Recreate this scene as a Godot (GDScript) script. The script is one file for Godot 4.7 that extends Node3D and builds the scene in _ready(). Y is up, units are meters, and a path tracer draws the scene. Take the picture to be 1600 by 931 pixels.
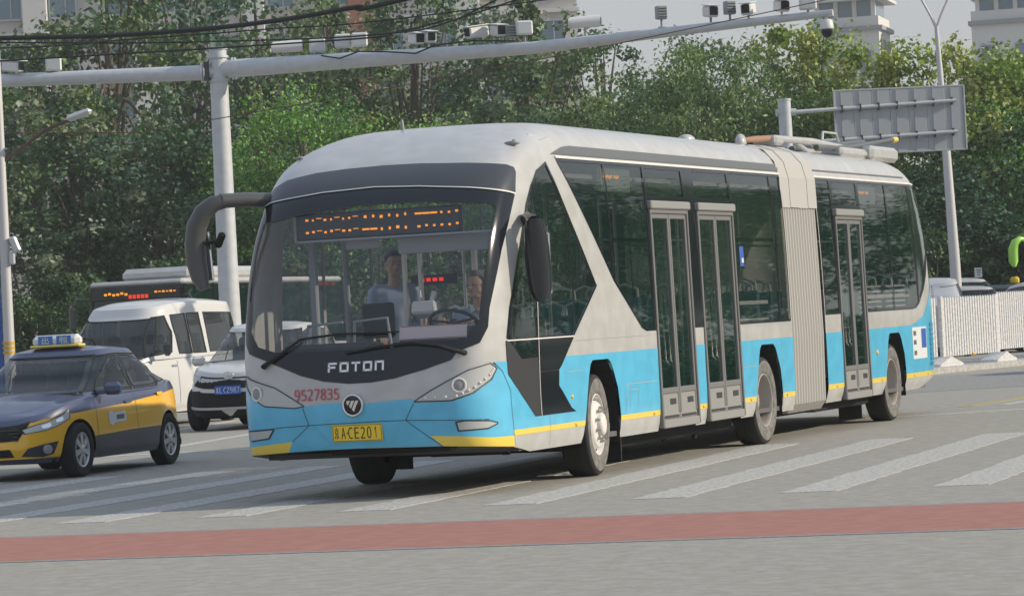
extends Node3D
# An articulated city trolleybus turning across a zebra crossing, low sun from the right.
# World: camera at the origin (1.57 m up) looking along -Z. Bus frame: +Z ahead, +X its left (kerb-side doors), origin under the front axle.

var M := {}
var taken := {}
var rng := RandomNumberGenerator.new()

func _ready():
	var cam := Camera3D.new()
	cam.name = "camera"
	cam.fov = 9.675
	cam.near = 0.5
	cam.far = 3000.0
	cam.position = Vector3(0, 1.57, 0)
	cam.rotation_degrees = Vector3(0.3386, 0, -3.0)
	add_child(cam)
	cam.current = true

	var sky_mat := ProceduralSkyMaterial.new()
	sky_mat.sky_top_color = Color(0.67, 0.73, 0.82)
	sky_mat.sky_horizon_color = Color(0.72, 0.715, 0.705)
	sky_mat.sky_curve = 0.2
	sky_mat.ground_bottom_color = Color(0.35, 0.35, 0.35)
	sky_mat.ground_horizon_color = Color(0.70, 0.70, 0.69)
	sky_mat.sun_angle_max = 0.0
	var sky := Sky.new()
	sky.sky_material = sky_mat
	var env := Environment.new()
	env.background_mode = Environment.BG_SKY
	env.sky = sky
	env.background_energy_multiplier = 1.03
	env.tonemap_mode = Environment.TONE_MAPPER_LINEAR
	env.tonemap_exposure = 1.1
	env.sdfgi_enabled = true
	env.ssao_enabled = true
	env.ssil_enabled = true
	env.fog_enabled = true
	env.fog_density = 0.00045
	env.fog_light_color = Color(0.81, 0.84, 0.83)
	var we := WorldEnvironment.new()
	we.name = "world_environment"
	we.environment = env
	add_child(we)

	var sun := DirectionalLight3D.new()
	sun.name = "sun"
	sun.light_energy = 1.3
	sun.light_color = Color(1.0, 0.945, 0.855)
	sun.light_angular_distance = 0.5
	sun.shadow_enabled = true
	add_child(sun)
	var to_sun := Vector3(1.0, 0.45, 0.03).normalized()
	sun.look_at_from_position(to_sun * 50.0, Vector3.ZERO, Vector3.UP)

	rng.seed = 7
	make_materials()
	build_ground()
	build_bus()
	build_people()
	build_traffic()
	build_street()
	build_buildings()
	build_trees()

# ------------------------------------------------------------------ helpers

class MB:
	var v := PackedVector3Array()
	var n := PackedVector3Array()
	var uv := PackedVector2Array()
	var c := PackedColorArray()
	var col = null
	func tri(a: Vector3, b: Vector3, d: Vector3, na: Vector3, nb: Vector3, nd: Vector3):
		var g := (b - a).cross(d - a)
		if g.length_squared() < 1e-14:
			return
		if g.dot(na + nb + nd) > 0.0:
			v.append(a); v.append(d); v.append(b)
			n.append(na); n.append(nd); n.append(nb)
		else:
			v.append(a); v.append(b); v.append(d)
			n.append(na); n.append(nb); n.append(nd)
		if col != null:
			c.append(col); c.append(col); c.append(col)
	func quad(a: Vector3, b: Vector3, d: Vector3, e: Vector3, nn: Vector3):
		tri(a, b, d, nn, nn, nn)
		tri(a, d, e, nn, nn, nn)
	# flat face, normal pointing away from the point "inside"
	func face(pts: Array, inside: Vector3):
		var nn: Vector3 = (pts[1] - pts[0]).cross(pts[2] - pts[0]).normalized()
		if nn.dot(pts[0] - inside) < 0.0:
			nn = -nn
		for i in range(1, pts.size() - 1):
			tri(pts[0], pts[i], pts[i + 1], nn, nn, nn)
	# chamfered box
	func box(t: Transform3D, size: Vector3, bev := 0.0):
		var h := size * 0.5
		bev = minf(bev, minf(h.x, minf(h.y, h.z)) * 0.9)
		if bev <= 0.0:
			for ax in 3:
				for s in [-1.0, 1.0]:
					var nn := Vector3.ZERO
					nn[ax] = s
					var p := []
					for k in [[-1, -1], [1, -1], [1, 1], [-1, 1]]:
						var q := Vector3.ZERO
						q[ax] = s * h[ax]
						q[(ax + 1) % 3] = k[0] * h[(ax + 1) % 3]
						q[(ax + 2) % 3] = k[1] * h[(ax + 2) % 3]
						p.append(t * q)
					quad(p[0], p[1], p[2], p[3], (t.basis * nn).normalized())
			return
		var i := h - Vector3.ONE * bev
		for ax in 3:
			var b1 := (ax + 1) % 3
			var b2 := (ax + 2) % 3
			for s in [-1.0, 1.0]:
				var p := []
				for k in [[-1, -1], [1, -1], [1, 1], [-1, 1]]:
					var q := Vector3.ZERO
					q[ax] = s * h[ax]
					q[b1] = k[0] * i[b1]
					q[b2] = k[1] * i[b2]
					p.append(t * q)
				var nn := Vector3.ZERO
				nn[ax] = s
				quad(p[0], p[1], p[2], p[3], (t.basis * nn).normalized())
			for s1 in [-1.0, 1.0]:
				for s2 in [-1.0, 1.0]:
					var q := []
					for k in [[-1, 0], [1, 0], [1, 1], [-1, 1]]:
						var w := Vector3.ZERO
						w[ax] = k[0] * i[ax]
						w[b1] = s1 * (h[b1] if k[1] == 0 else i[b1])
						w[b2] = s2 * (i[b2] if k[1] == 0 else h[b2])
						q.append(t * w)
					var nn := Vector3.ZERO
					nn[b1] = s1
					nn[b2] = s2
					quad(q[0], q[1], q[2], q[3], (t.basis * nn).normalized())
		for sx in [-1.0, 1.0]:
			for sy in [-1.0, 1.0]:
				for sz in [-1.0, 1.0]:
					var nn: Vector3 = (t.basis * Vector3(sx, sy, sz)).normalized()
					tri(t * Vector3(sx * h.x, sy * i.y, sz * i.z), t * Vector3(sx * i.x, sy * h.y, sz * i.z), t * Vector3(sx * i.x, sy * i.y, sz * h.z), nn, nn, nn)
	func bx(c0: Vector3, size: Vector3, bev := 0.0, turn := 0.0):
		box(Transform3D(Basis(Vector3.UP, turn), c0), size, bev)
	# beam of rectangular section between two points
	func beam(a: Vector3, b: Vector3, wide: float, high: float, bev := 0.0):
		var z := (b - a).normalized()
		var up := Vector3.UP if absf(z.y) < 0.95 else Vector3.RIGHT
		var x := up.cross(z).normalized()
		box(Transform3D(Basis(x, z.cross(x), z), (a + b) * 0.5), Vector3(wide, high, a.distance_to(b)), bev)
	func tube(pts: Array, radii, seg := 10, caps := true):
		var rings := []
		var px := Vector3.ZERO
		for i in pts.size():
			var d: Vector3
			if i == 0:
				d = pts[1] - pts[0]
			elif i == pts.size() - 1:
				d = pts[i] - pts[i - 1]
			else:
				d = (pts[i + 1] - pts[i]).normalized() + (pts[i] - pts[i - 1]).normalized()
			d = d.normalized()
			if i == 0:
				px = (Vector3.UP if absf(d.y) < 0.9 else Vector3.RIGHT).cross(d).normalized()
			else:
				px = (px - d * px.dot(d)).normalized()
			var py := d.cross(px)
			var r: float = radii[i] if radii is Array else radii
			var ring := []
			for k in seg:
				var a := TAU * k / seg
				var o := px * cos(a) + py * sin(a)
				ring.append([pts[i] + o * r, o])
			rings.append(ring)
		for i in pts.size() - 1:
			for k in seg:
				var k2 := (k + 1) % seg
				var A = rings[i][k]; var B = rings[i][k2]; var C = rings[i + 1][k2]; var D = rings[i + 1][k]
				tri(A[0], B[0], C[0], A[1], B[1], C[1])
				tri(A[0], C[0], D[0], A[1], C[1], D[1])
		if caps:
			for e in [0, pts.size() - 1]:
				var nn: Vector3 = (pts[0] - pts[1]).normalized() if e == 0 else (pts[e] - pts[e - 1]).normalized()
				for k in seg:
					tri(pts[e], rings[e][k][0], rings[e][(k + 1) % seg][0], nn, nn, nn)
	# profile: Array of Vector2(radius, along); spun about t's local X axis
	func lathe(t: Transform3D, profile: Array, seg := 28, flat := false):
		var nn := []
		for i in profile.size():
			var a: Vector2 = profile[maxi(i - 1, 0)]
			var b: Vector2 = profile[mini(i + 1, profile.size() - 1)]
			var d := (b - a).normalized()
			nn.append(Vector2(-d.y, d.x))
		for i in profile.size() - 1:
			var p: Vector2 = profile[i]
			var q: Vector2 = profile[i + 1]
			var dd := (q - p).normalized()
			for k in seg:
				var a0 := TAU * k / seg
				var a1 := TAU * (k + 1) / seg
				var r0 := Vector3(0, cos(a0), sin(a0))
				var r1 := Vector3(0, cos(a1), sin(a1))
				var ni: Vector2 = Vector2(dd.y, -dd.x) if flat else -nn[i]
				var nj: Vector2 = Vector2(dd.y, -dd.x) if flat else -nn[i + 1]
				var P0 := t * (r0 * p.x + Vector3(p.y, 0, 0))
				var P1 := t * (r1 * p.x + Vector3(p.y, 0, 0))
				var Q0 := t * (r0 * q.x + Vector3(q.y, 0, 0))
				var Q1 := t * (r1 * q.x + Vector3(q.y, 0, 0))
				var n00 := (t.basis * (r0 * ni.x + Vector3(ni.y, 0, 0))).normalized()
				var n01 := (t.basis * (r1 * ni.x + Vector3(ni.y, 0, 0))).normalized()
				var n10 := (t.basis * (r0 * nj.x + Vector3(nj.y, 0, 0))).normalized()
				var n11 := (t.basis * (r1 * nj.x + Vector3(nj.y, 0, 0))).normalized()
				tri(P0, P1, Q1, n00, n01, n11)
				tri(P0, Q1, Q0, n00, n11, n10)
	# 2D outline extruded along local Z of t (from 0 to depth)
	func prism(t: Transform3D, poly: PackedVector2Array, depth: float):
		var idx := Geometry2D.triangulate_polygon(poly)
		var n0 := (t.basis * Vector3(0, 0, -1)).normalized()
		for s in [0.0, depth]:
			var nn := n0 if s == 0.0 else -n0
			if depth < 0.0:
				nn = -nn
			for k in range(0, idx.size(), 3):
				var a := poly[idx[k]]; var b := poly[idx[k + 1]]; var d := poly[idx[k + 2]]
				tri(t * Vector3(a.x, a.y, s), t * Vector3(b.x, b.y, s), t * Vector3(d.x, d.y, s), nn, nn, nn)
		var cw := Geometry2D.is_polygon_clockwise(poly)
		for k in poly.size():
			var a := poly[k]; var b := poly[(k + 1) % poly.size()]
			var e := (b - a).normalized()
			var o := Vector2(e.y, -e.x) * (-1.0 if cw else 1.0)
			var nn := (t.basis * Vector3(o.x, o.y, 0)).normalized()
			quad(t * Vector3(a.x, a.y, 0), t * Vector3(b.x, b.y, 0), t * Vector3(b.x, b.y, depth), t * Vector3(a.x, a.y, depth), nn)
	func sphere(c0: Vector3, r: Vector3, rows := 8, seg := 12):
		for i in rows:
			for k in seg:
				var p := []
				for q in [[i, k], [i, k + 1], [i + 1, k + 1], [i + 1, k]]:
					var a: float = PI * q[0] / rows
					var b: float = TAU * q[1] / seg
					p.append(Vector3(sin(a) * cos(b), cos(a), sin(a) * sin(b)))
				tri(c0 + p[0] * r, c0 + p[1] * r, c0 + p[2] * r, p[0], p[1], p[2])
				tri(c0 + p[0] * r, c0 + p[2] * r, c0 + p[3] * r, p[0], p[2], p[3])
	func mesh() -> ArrayMesh:
		var a := []
		a.resize(Mesh.ARRAY_MAX)
		a[Mesh.ARRAY_VERTEX] = v
		a[Mesh.ARRAY_NORMAL] = n
		if c.size() == v.size() and c.size() > 0:
			a[Mesh.ARRAY_COLOR] = c
		if uv.size() == v.size() and uv.size() > 0:
			a[Mesh.ARRAY_TEX_UV] = uv
		var m := ArrayMesh.new()
		m.add_surface_from_arrays(Mesh.PRIMITIVE_TRIANGLES, a)
		return m

func numbered(called: String) -> String:
	if not taken.has(called):
		taken[called] = 0
		return called
	taken[called] += 1
	return "%s_%03d" % [called, taken[called]]

func obj(called: String, mb, m, parent = null) -> MeshInstance3D:
	var o := MeshInstance3D.new()
	o.mesh = mb.mesh() if mb is MB else mb
	o.material_override = M[m] if m is String else m
	o.cast_shadow = GeometryInstance3D.SHADOW_CASTING_SETTING_ON
	if parent == null:
		o.name = numbered(called)
		add_child(o, true)
	else:
		o.name = called
		parent.add_child(o, true)
	return o

func tag(o, label: String, category: String, group := ""):
	o.set_meta("label", label)
	o.set_meta("category", category)
	if group:
		o.set_meta("group", group)
	return o

func thing(called: String, label: String, category: String, at := Vector3.ZERO, turn := 0.0, group := "") -> Node3D:
	var o := Node3D.new()
	o.name = numbered(called)
	add_child(o, true)
	o.position = at
	o.rotation.y = turn
	return tag(o, label, category, group)

func node(called: String, parent, at := Vector3.ZERO, turn := 0.0) -> Node3D:
	var o := Node3D.new()
	o.name = called
	parent.add_child(o, true)
	o.position = at
	o.rotation.y = turn
	return o

func structure(o):
	o.set_meta("kind", "structure")
	return o

func srgb(r, g, b) -> Color:
	return Color(r / 255.0, g / 255.0, b / 255.0)

func lin(r, g, b, a := 1.0) -> Color:
	var k := Color(r, g, b).linear_to_srgb()
	k.a = a
	return k

func mat(called: String, color: Color, rough := 0.6, metal := 0.0) -> StandardMaterial3D:
	var m := StandardMaterial3D.new()
	m.resource_name = called
	m.albedo_color = color
	m.roughness = rough
	m.metallic = metal
	M[called] = m
	return m

func glass(called: String, color: Color, alpha: float):
	var m := mat(called, Color(color.r, color.g, color.b, alpha), 0.02)
	m.transparency = BaseMaterial3D.TRANSPARENCY_ALPHA
	return m

func paint(called: String, color: Color, rough := 0.35):
	var m := mat(called, color, rough)
	m.clearcoat_enabled = true
	m.clearcoat = 0.6
	m.clearcoat_roughness = 0.08
	return m
	return m

# noise that multiplies a colour: the tones stay close to each other (dust, wear, grain)
func speckle(m: StandardMaterial3D, freq: float, lo: Color, hi: Color, scale: float, sd := 1, oct := 4, size := 512):
	var f := FastNoiseLite.new()
	f.seed = sd
	f.noise_type = FastNoiseLite.TYPE_SIMPLEX_SMOOTH
	f.frequency = freq
	f.fractal_octaves = oct
	var t := NoiseTexture2D.new()
	t.width = size
	t.height = size
	t.seamless = true
	t.noise = f
	var g := Gradient.new()
	g.offsets = PackedFloat32Array([0.25, 0.75])
	g.colors = PackedColorArray([lo, hi])
	t.color_ramp = g
	m.albedo_texture = t
	m.uv1_triplanar = true
	m.uv1_world_triplanar = true
	m.uv1_scale = Vector3.ONE * scale
	return m

func bounds(p: PackedVector2Array) -> Rect2:
	var r := Rect2(p[0], Vector2.ZERO)
	for q in p:
		r = r.expand(q)
	return r

# a piece of a curved skin, cut to an outline (minus holes) given in the skin's own coordinates
func patch(mb: MB, sk, poly: PackedVector2Array, holes: Array, cu: float, cv: float, off := 0.0):
	var bb := bounds(poly)
	var hb := []
	for h in holes:
		hb.append(bounds(h).grow(0.001))
	for i in range(floori(bb.position.x / cu), ceili(bb.end.x / cu)):
		for j in range(floori(bb.position.y / cv), ceili(bb.end.y / cv)):
			var r := Rect2(i * cu, j * cv, cu, cv)
			var cell := PackedVector2Array([r.position, r.position + Vector2(cu, 0), r.end, r.position + Vector2(0, cv)])
			var pieces: Array = Geometry2D.intersect_polygons(cell, poly)
			for k in holes.size():
				if pieces.is_empty():
					break
				if hb[k].intersects(r):
					var np := []
					for p in pieces:
						if not Geometry2D.is_polygon_clockwise(p):
							np.append_array(Geometry2D.clip_polygons(p, holes[k]))
					pieces = np
			for p in pieces:
				if Geometry2D.is_polygon_clockwise(p):
					continue
				var idx := Geometry2D.triangulate_polygon(p)
				var P := []
				var N := []
				for q in p:
					var nn: Vector3 = skin_n(sk, q.x, q.y)
					P.append(sk.p(q.x, q.y) + nn * off)
					N.append(nn)
				for k in range(0, idx.size(), 3):
					mb.tri(P[idx[k]], P[idx[k + 1]], P[idx[k + 2]], N[idx[k]], N[idx[k + 1]], N[idx[k + 2]])

func skin_n(sk, u: float, v: float) -> Vector3:
	var e := 0.006
	var a: Vector3 = sk.p(u + e, v) - sk.p(u - e, v)
	var b: Vector3 = sk.p(u, v + e) - sk.p(u, v - e)
	var nn := a.cross(b)
	if nn.length_squared() < 1e-16:
		return Vector3.UP
	nn = nn.normalized()
	return -nn if sk.flip else nn

# a narrow raised line on a skin
func skin_line(mb: MB, sk, pts: Array, wide: float, off: float, steps := 8):
	for i in pts.size() - 1:
		for k in steps:
			var a: Vector2 = pts[i].lerp(pts[i + 1], float(k) / steps)
			var b: Vector2 = pts[i].lerp(pts[i + 1], float(k + 1) / steps)
			var na := skin_n(sk, a.x, a.y)
			var nb := skin_n(sk, b.x, b.y)
			var A: Vector3 = sk.p(a.x, a.y) + na * off
			var B: Vector3 = sk.p(b.x, b.y) + nb * off
			var d := (B - A).normalized()
			var sa := d.cross(na).normalized() * wide * 0.5
			var sb := d.cross(nb).normalized() * wide * 0.5
			mb.tri(A - sa, A + sa, B + sb, na, na, nb)
			mb.tri(A - sa, B + sb, B - sb, na, nb, nb)

func pv(a: Array) -> PackedVector2Array:
	var r := PackedVector2Array()
	for q in a:
		r.append(Vector2(q[0], q[1]))
	return r

func rect(x0: float, y0: float, x1: float, y1: float) -> PackedVector2Array:
	return PackedVector2Array([Vector2(x0, y0), Vector2(x1, y0), Vector2(x1, y1), Vector2(x0, y1)])

func biggest(a: Array) -> PackedVector2Array:
	var best := PackedVector2Array()
	var s := -1.0
	for p in a:
		var b := bounds(p)
		if b.get_area() > s and not Geometry2D.is_polygon_clockwise(p):
			s = b.get_area()
			best = p
	return best

func ccw(a: PackedVector2Array) -> PackedVector2Array:
	if Geometry2D.is_polygon_clockwise(a):
		a = a.duplicate()
		a.reverse()
	return a

func inter(a: PackedVector2Array, b: PackedVector2Array) -> PackedVector2Array:
	return biggest(Geometry2D.intersect_polygons(ccw(a), ccw(b)))

func inset(a: PackedVector2Array, d: float) -> PackedVector2Array:
	return biggest(Geometry2D.offset_polygon(ccw(a), d, Geometry2D.JOIN_MITER))

# writing: flat extruded letters standing at t (local X along the line, Z out of the surface), width fitted
func writing(mb: MB, t: Transform3D, text: String, wide: float, high: float, bold := 0.0):
	var tm := TextMesh.new()
	var f := SystemFont.new()
	f.font_names = PackedStringArray(["Droid Sans"])
	tm.font = f
	tm.text = text
	tm.font_size = 64
	tm.depth = 0.02
	tm.pixel_size = 0.01
	tm.curve_step = 1.0
	var bb := tm.get_aabb()
	var arr := tm.get_mesh_arrays()
	var vs: PackedVector3Array = arr[Mesh.ARRAY_VERTEX]
	var ns: PackedVector3Array = arr[Mesh.ARRAY_NORMAL]
	var ix: PackedInt32Array = arr[Mesh.ARRAY_INDEX]
	var s := Vector3(wide / bb.size.x, high / bb.size.y, 0.2)
	var mid := bb.get_center()
	for k in range(0, ix.size(), 3):
		var q := []
		for j in 3:
			q.append(t * ((vs[ix[k + j]] - mid) * s))
		var nn: Vector3 = (t.basis * ns[ix[k]]).normalized()
		mb.tri(q[0], q[1], q[2], nn, nn, nn)

# brush strokes of a written character as thin bars; strokes in a 0..1 box
func strokes(mb: MB, t: Transform3D, list: Array, size: Vector2, thick: float, depth := 0.003):
	for s in list:
		var a := Vector2((s[0] - 0.5) * size.x, (s[1] - 0.5) * size.y)
		var b := Vector2((s[2] - 0.5) * size.x, (s[3] - 0.5) * size.y)
		var d := (b - a).normalized() * thick * 0.4
		a -= d
		b += d
		var p := (b - a).normalized().orthogonal() * thick * 0.5
		mb.prism(t, PackedVector2Array([a - p, b - p, b + p, a + p]), depth)

const JING := [[0.5, 1.0, 0.5, 0.86], [0.05, 0.84, 0.95, 0.84], [0.25, 0.7, 0.75, 0.7], [0.25, 0.7, 0.25, 0.45], [0.75, 0.7, 0.75, 0.45], [0.25, 0.45, 0.75, 0.45], [0.5, 0.45, 0.5, 0.02], [0.25, 0.3, 0.08, 0.08], [0.75, 0.3, 0.92, 0.08]]
const CHU := [[0.5, 1.0, 0.5, 0.08], [0.18, 0.85, 0.18, 0.55], [0.82, 0.85, 0.82, 0.55], [0.18, 0.55, 0.82, 0.55], [0.08, 0.4, 0.08, 0.06], [0.92, 0.4, 0.92, 0.06], [0.08, 0.06, 0.92, 0.06]]
const ZU := [[0.08, 0.9, 0.4, 0.95], [0.02, 0.7, 0.46, 0.7], [0.24, 0.92, 0.24, 0.02], [0.22, 0.66, 0.03, 0.3], [0.27, 0.6, 0.44, 0.4], [0.56, 0.9, 0.56, 0.08], [0.86, 0.9, 0.86, 0.08], [0.56, 0.9, 0.86, 0.9], [0.56, 0.63, 0.86, 0.63], [0.56, 0.36, 0.86, 0.36], [0.46, 0.06, 0.98, 0.06]]

# ------------------------------------------------------------------ materials
func make_materials():
	speckle(paint("bus_white", lin(0.49, 0.49, 0.485), 0.42), 0.012, Color(0.93, 0.93, 0.92), Color(1, 1, 1), 0.5, 2, 5)
	speckle(paint("bus_blue", lin(0.105, 0.50, 0.76), 0.38), 0.014, Color(0.94, 0.94, 0.94), Color(1, 1, 1), 0.5, 8, 5)
	paint("bus_yellow", lin(0.80, 0.60, 0.08), 0.38)
	mat("vent_blue", lin(0.04, 0.24, 0.42), 0.5)
	mat("black_gloss", lin(0.010, 0.013, 0.018), 0.10)
	mat("charcoal", lin(0.045, 0.046, 0.05), 0.38)
	mat("door_panel", lin(0.026, 0.027, 0.030), 0.45)
	mat("mirror_black", lin(0.018, 0.02, 0.024), 0.16)
	mat("mirror_grey", lin(0.075, 0.078, 0.078), 0.28)
	mat("band_grey", lin(0.05, 0.055, 0.065), 0.22)
	mat("louvre_grey", lin(0.10, 0.11, 0.115), 0.45)
	mat("seam", lin(0.03, 0.06, 0.09), 0.7)
	mat("seam_light", lin(0.35, 0.38, 0.40), 0.6)
	mat("rubber", lin(0.016, 0.016, 0.018), 0.85)
	speckle(mat("sidewall", lin(0.20, 0.195, 0.185), 0.9), 0.02, Color(0.75, 0.75, 0.75), Color(1, 1, 1), 0.8, 3)
	mat("rim_steel", lin(0.66, 0.64, 0.61), 0.5, 0.0)
	mat("rim_dusty", lin(0.42, 0.39, 0.36), 0.6, 0.2)
	mat("steel", lin(0.45, 0.45, 0.45), 0.35, 0.8)
	mat("chrome", lin(0.75, 0.75, 0.75), 0.12, 1.0)
	mat("door_grey", lin(0.17, 0.17, 0.168), 0.5, 0.1)
	mat("kick_grey", lin(0.27, 0.27, 0.262), 0.5, 0.1)
	mat("bellows", lin(0.37, 0.36, 0.34), 0.85)
	mat("bellows_cover", lin(0.40, 0.395, 0.38), 0.8)
	mat("under", lin(0.012, 0.012, 0.012), 0.9)
	mat("interior_wall", lin(0.24, 0.26, 0.26), 0.7)
	mat("interior_floor", lin(0.10, 0.10, 0.10), 0.8)
	mat("seat", lin(0.06, 0.20, 0.24), 0.6)
	mat("dash", lin(0.025, 0.028, 0.032), 0.6)
	mat("white_plastic", lin(0.68, 0.68, 0.67), 0.5)
	mat("grey_plastic", lin(0.25, 0.26, 0.27), 0.5)
	mat("visor_grey", lin(0.30, 0.33, 0.36), 0.7)
	mat("card_pink", lin(0.62, 0.52, 0.54), 0.8)
	mat("number_red", lin(0.50, 0.06, 0.08), 0.5)
	mat("plate_yellow", lin(0.85, 0.60, 0.03), 0.45)
	mat("plate_blue", lin(0.02, 0.10, 0.45), 0.45)
	mat("plate_black", lin(0.02, 0.02, 0.02), 0.5)
	mat("amber", lin(0.80, 0.45, 0.04), 0.3)
	mat("brown_wrap", lin(0.30, 0.17, 0.11), 0.8)
	mat("sticker_white", lin(0.62, 0.64, 0.65), 0.5)
	mat("sticker_blue", lin(0.03, 0.10, 0.38), 0.5)
	mat("led_panel", lin(0.03, 0.032, 0.04), 0.35)
	mat("led_side", lin(0.16, 0.22, 0.19), 0.5)
	mat("lamp_lens", lin(0.46, 0.47, 0.46), 0.15)
	mat("lamp_bowl", lin(0.7, 0.7, 0.7), 0.2, 0.9)
	glass("windscreen", lin(0.04, 0.09, 0.11), 0.08)
	glass("tinted", lin(0.006, 0.022, 0.020), 0.52)
	glass("door_glass", lin(0.01, 0.035, 0.03), 0.30)
	glass("far_pane", lin(0.01, 0.04, 0.035), 0.18)
	glass("headlamp_cover", lin(0.6, 0.6, 0.6), 0.25)
	glass("car_glass", lin(0.012, 0.02, 0.022), 0.40)
	var e := mat("led_orange", lin(0.5, 0.2, 0.02), 0.5)
	e.emission_enabled = true
	e.emission = Color(1.0, 0.60, 0.12)
	e.emission_energy_multiplier = 0.9
	e = mat("led_red", lin(0.5, 0.05, 0.02), 0.5)
	e.emission_enabled = true
	e.emission = Color(1.0, 0.16, 0.08)
	e.emission_energy_multiplier = 0.7

# ------------------------------------------------------------------ the trolleybus

class BusSkin:
	var rows := 0
	var v0 := 0.0
	var t := []
	var un := 2.4
	var rear := false
	var flip := false
	func setup(table: Array):
		v0 = table[0][0]
		rows = int(round((table[-1][0] - v0) / 0.01)) + 1
		for r in rows:
			var vv := v0 + r * 0.01
			var i := 0
			while i < table.size() - 2 and table[i + 1][0] < vv:
				i += 1
			var h: float = table[i + 1][0] - table[i][0]
			var s := clampf((vv - table[i][0]) / h, 0, 1)
			var row := PackedFloat32Array()
			for k in range(1, 6):
				var m0: float = slope(table, i, k)
				var m1: float = slope(table, i + 1, k)
				row.append((2 * s * s * s - 3 * s * s + 1) * table[i][k] + (s * s * s - 2 * s * s + s) * h * m0 + (-2 * s * s * s + 3 * s * s) * table[i + 1][k] + (s * s * s - s * s) * h * m1)
			t.append(row)
	func slope(table, i, k):
		var a := maxi(i - 1, 0)
		var b := mini(i + 1, table.size() - 1)
		return (table[b][k] - table[a][k]) / (table[b][0] - table[a][0])
	func p(u: float, v: float) -> Vector3:
		var f := clampf((v - v0) / 0.01, 0.0, rows - 1.001)
		var i := int(f)
		f -= i
		var A: PackedFloat32Array = t[i]
		var B: PackedFloat32Array = t[i + 1]
		var y := lerpf(A[0], B[0], f)
		var w := maxf(lerpf(A[1], B[1], f), 0.0)
		var zf := lerpf(A[2], B[2], f)
		var zs := lerpf(A[3], B[3], f)
		var n := lerpf(A[4], B[4], f)
		var s := signf(u)
		var a := absf(u)
		var x := w
		var z := zs - (a - un)
		if a < un:
			var th := a / un * PI * 0.5
			var st := sin(th)
			var ct := cos(th)
			var r := pow(pow(st, n) + pow(ct, n), -1.0 / n)
			x = w * r * st
			z = zs + (zf - zs) * r * ct
		return Vector3(s * x, y, -z if rear else z)

const FRONT_TABLE := [
	[0.30, 0.30, 1.25, 2.68, 0.9, 6.0], [0.42, 0.42, 1.285, 2.80, 0.9, 6.5], [0.62, 0.62, 1.30, 2.87, 0.9, 6.0], [0.86, 0.86, 1.30, 2.90, 0.9, 6.0],
	[1.1, 1.1, 1.30, 2.87, 0.9, 6.2], [1.35, 1.35, 1.30, 2.82, 0.9, 7.0], [1.8, 1.8, 1.297, 2.71, 0.9, 7.0], [2.3, 2.3, 1.287, 2.52, 0.9, 6.5],
	[2.7, 2.7, 1.27, 2.28, 0.9, 5.5], [2.9, 2.9, 1.257, 2.09, 0.9, 5.0], [3.05, 3.05, 1.24, 1.87, 0.9, 4.5], [3.15, 3.15, 1.22, 1.67, 0.80, 4.0],
	[3.30, 3.29, 1.15, 1.31, 0.45, 3.6], [3.42, 3.39, 1.04, 0.98, 0.1, 3.2], [3.55, 3.45, 0.90, 0.65, -0.1, 2.8], [3.8, 3.48, 0.6, 0.2, -0.4, 2.5],
	[4.1, 3.49, 0.3, -0.15, -0.6, 2.3], [4.4, 3.49, 0.0, -0.3, -0.7, 2.2]]
const REAR_TABLE := [
	[0.36, 0.36, 1.25, 14.30, 13.2, 5.0], [0.48, 0.48, 1.29, 15.02, 13.2, 5.0], [0.62, 0.62, 1.30, 15.08, 13.2, 5.0], [1.2, 1.2, 1.30, 15.12, 13.2, 5.0],
	[1.6, 1.6, 1.298, 15.12, 13.2, 5.0], [2.3, 2.3, 1.28, 14.98, 13.2, 5.0], [2.8, 2.8, 1.255, 14.82, 13.2, 4.6], [3.05, 3.05, 1.235, 14.66, 13.2, 4.2], [3.15, 3.15, 1.215, 14.52, 13.15, 4.0],
	[3.30, 3.29, 1.15, 14.28, 13.0, 3.4], [3.42, 3.38, 1.04, 13.98, 12.8, 3.0], [3.55, 3.43, 0.90, 13.7, 12.6, 2.8], [3.8, 3.45, 0.6, 13.45, 12.4, 2.5], [4.1, 3.46, 0.3, 13.25, 12.2, 2.3], [4.4, 3.46, 0.0, 13.1, 12.0, 2.2]]

const AXLES := [-0.22, -6.17, -12.17]

# outline of a wheel arch in skin coordinates; k: z -> u is k0 + k1 * z
func arch(zc: float, k0: float, k1: float, side: float, low := 0.25) -> PackedVector2Array:
	var r := PackedVector2Array()
	for q in [[0.57, low], [0.55, 0.36], [0.46, 0.66], [0.33, 0.98], [0.27, 1.09], [0.20, 1.13], [-0.28, 1.13], [-0.36, 1.09], [-0.42, 1.02], [-0.54, 0.84], [-0.60, 0.55], [-0.60, 0.36], [-0.60, low]]:
		r.append(Vector2(side * (k0 + k1 * (zc + q[0])), q[1]))
	return r

func zu(z: float) -> float:   # front section: z on the straight side -> u
	return 3.3 - z

func ru(z: float) -> float:   # rear section; past the rounded corner solved on the curve
	if z >= -13.2:
		return 2.4 + 13.2 + z
	var a := 0.0
	var b := 2.4
	for i in 30:
		var m := (a + b) * 0.5
		var th := m / 2.4 * PI * 0.5
		var r := pow(pow(sin(th), 5.0) + pow(cos(th), 5.0), -0.2)
		if 13.2 + 1.9 * r * cos(th) > -z:
			a = m
		else:
			b = m
	return (a + b) * 0.5

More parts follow.
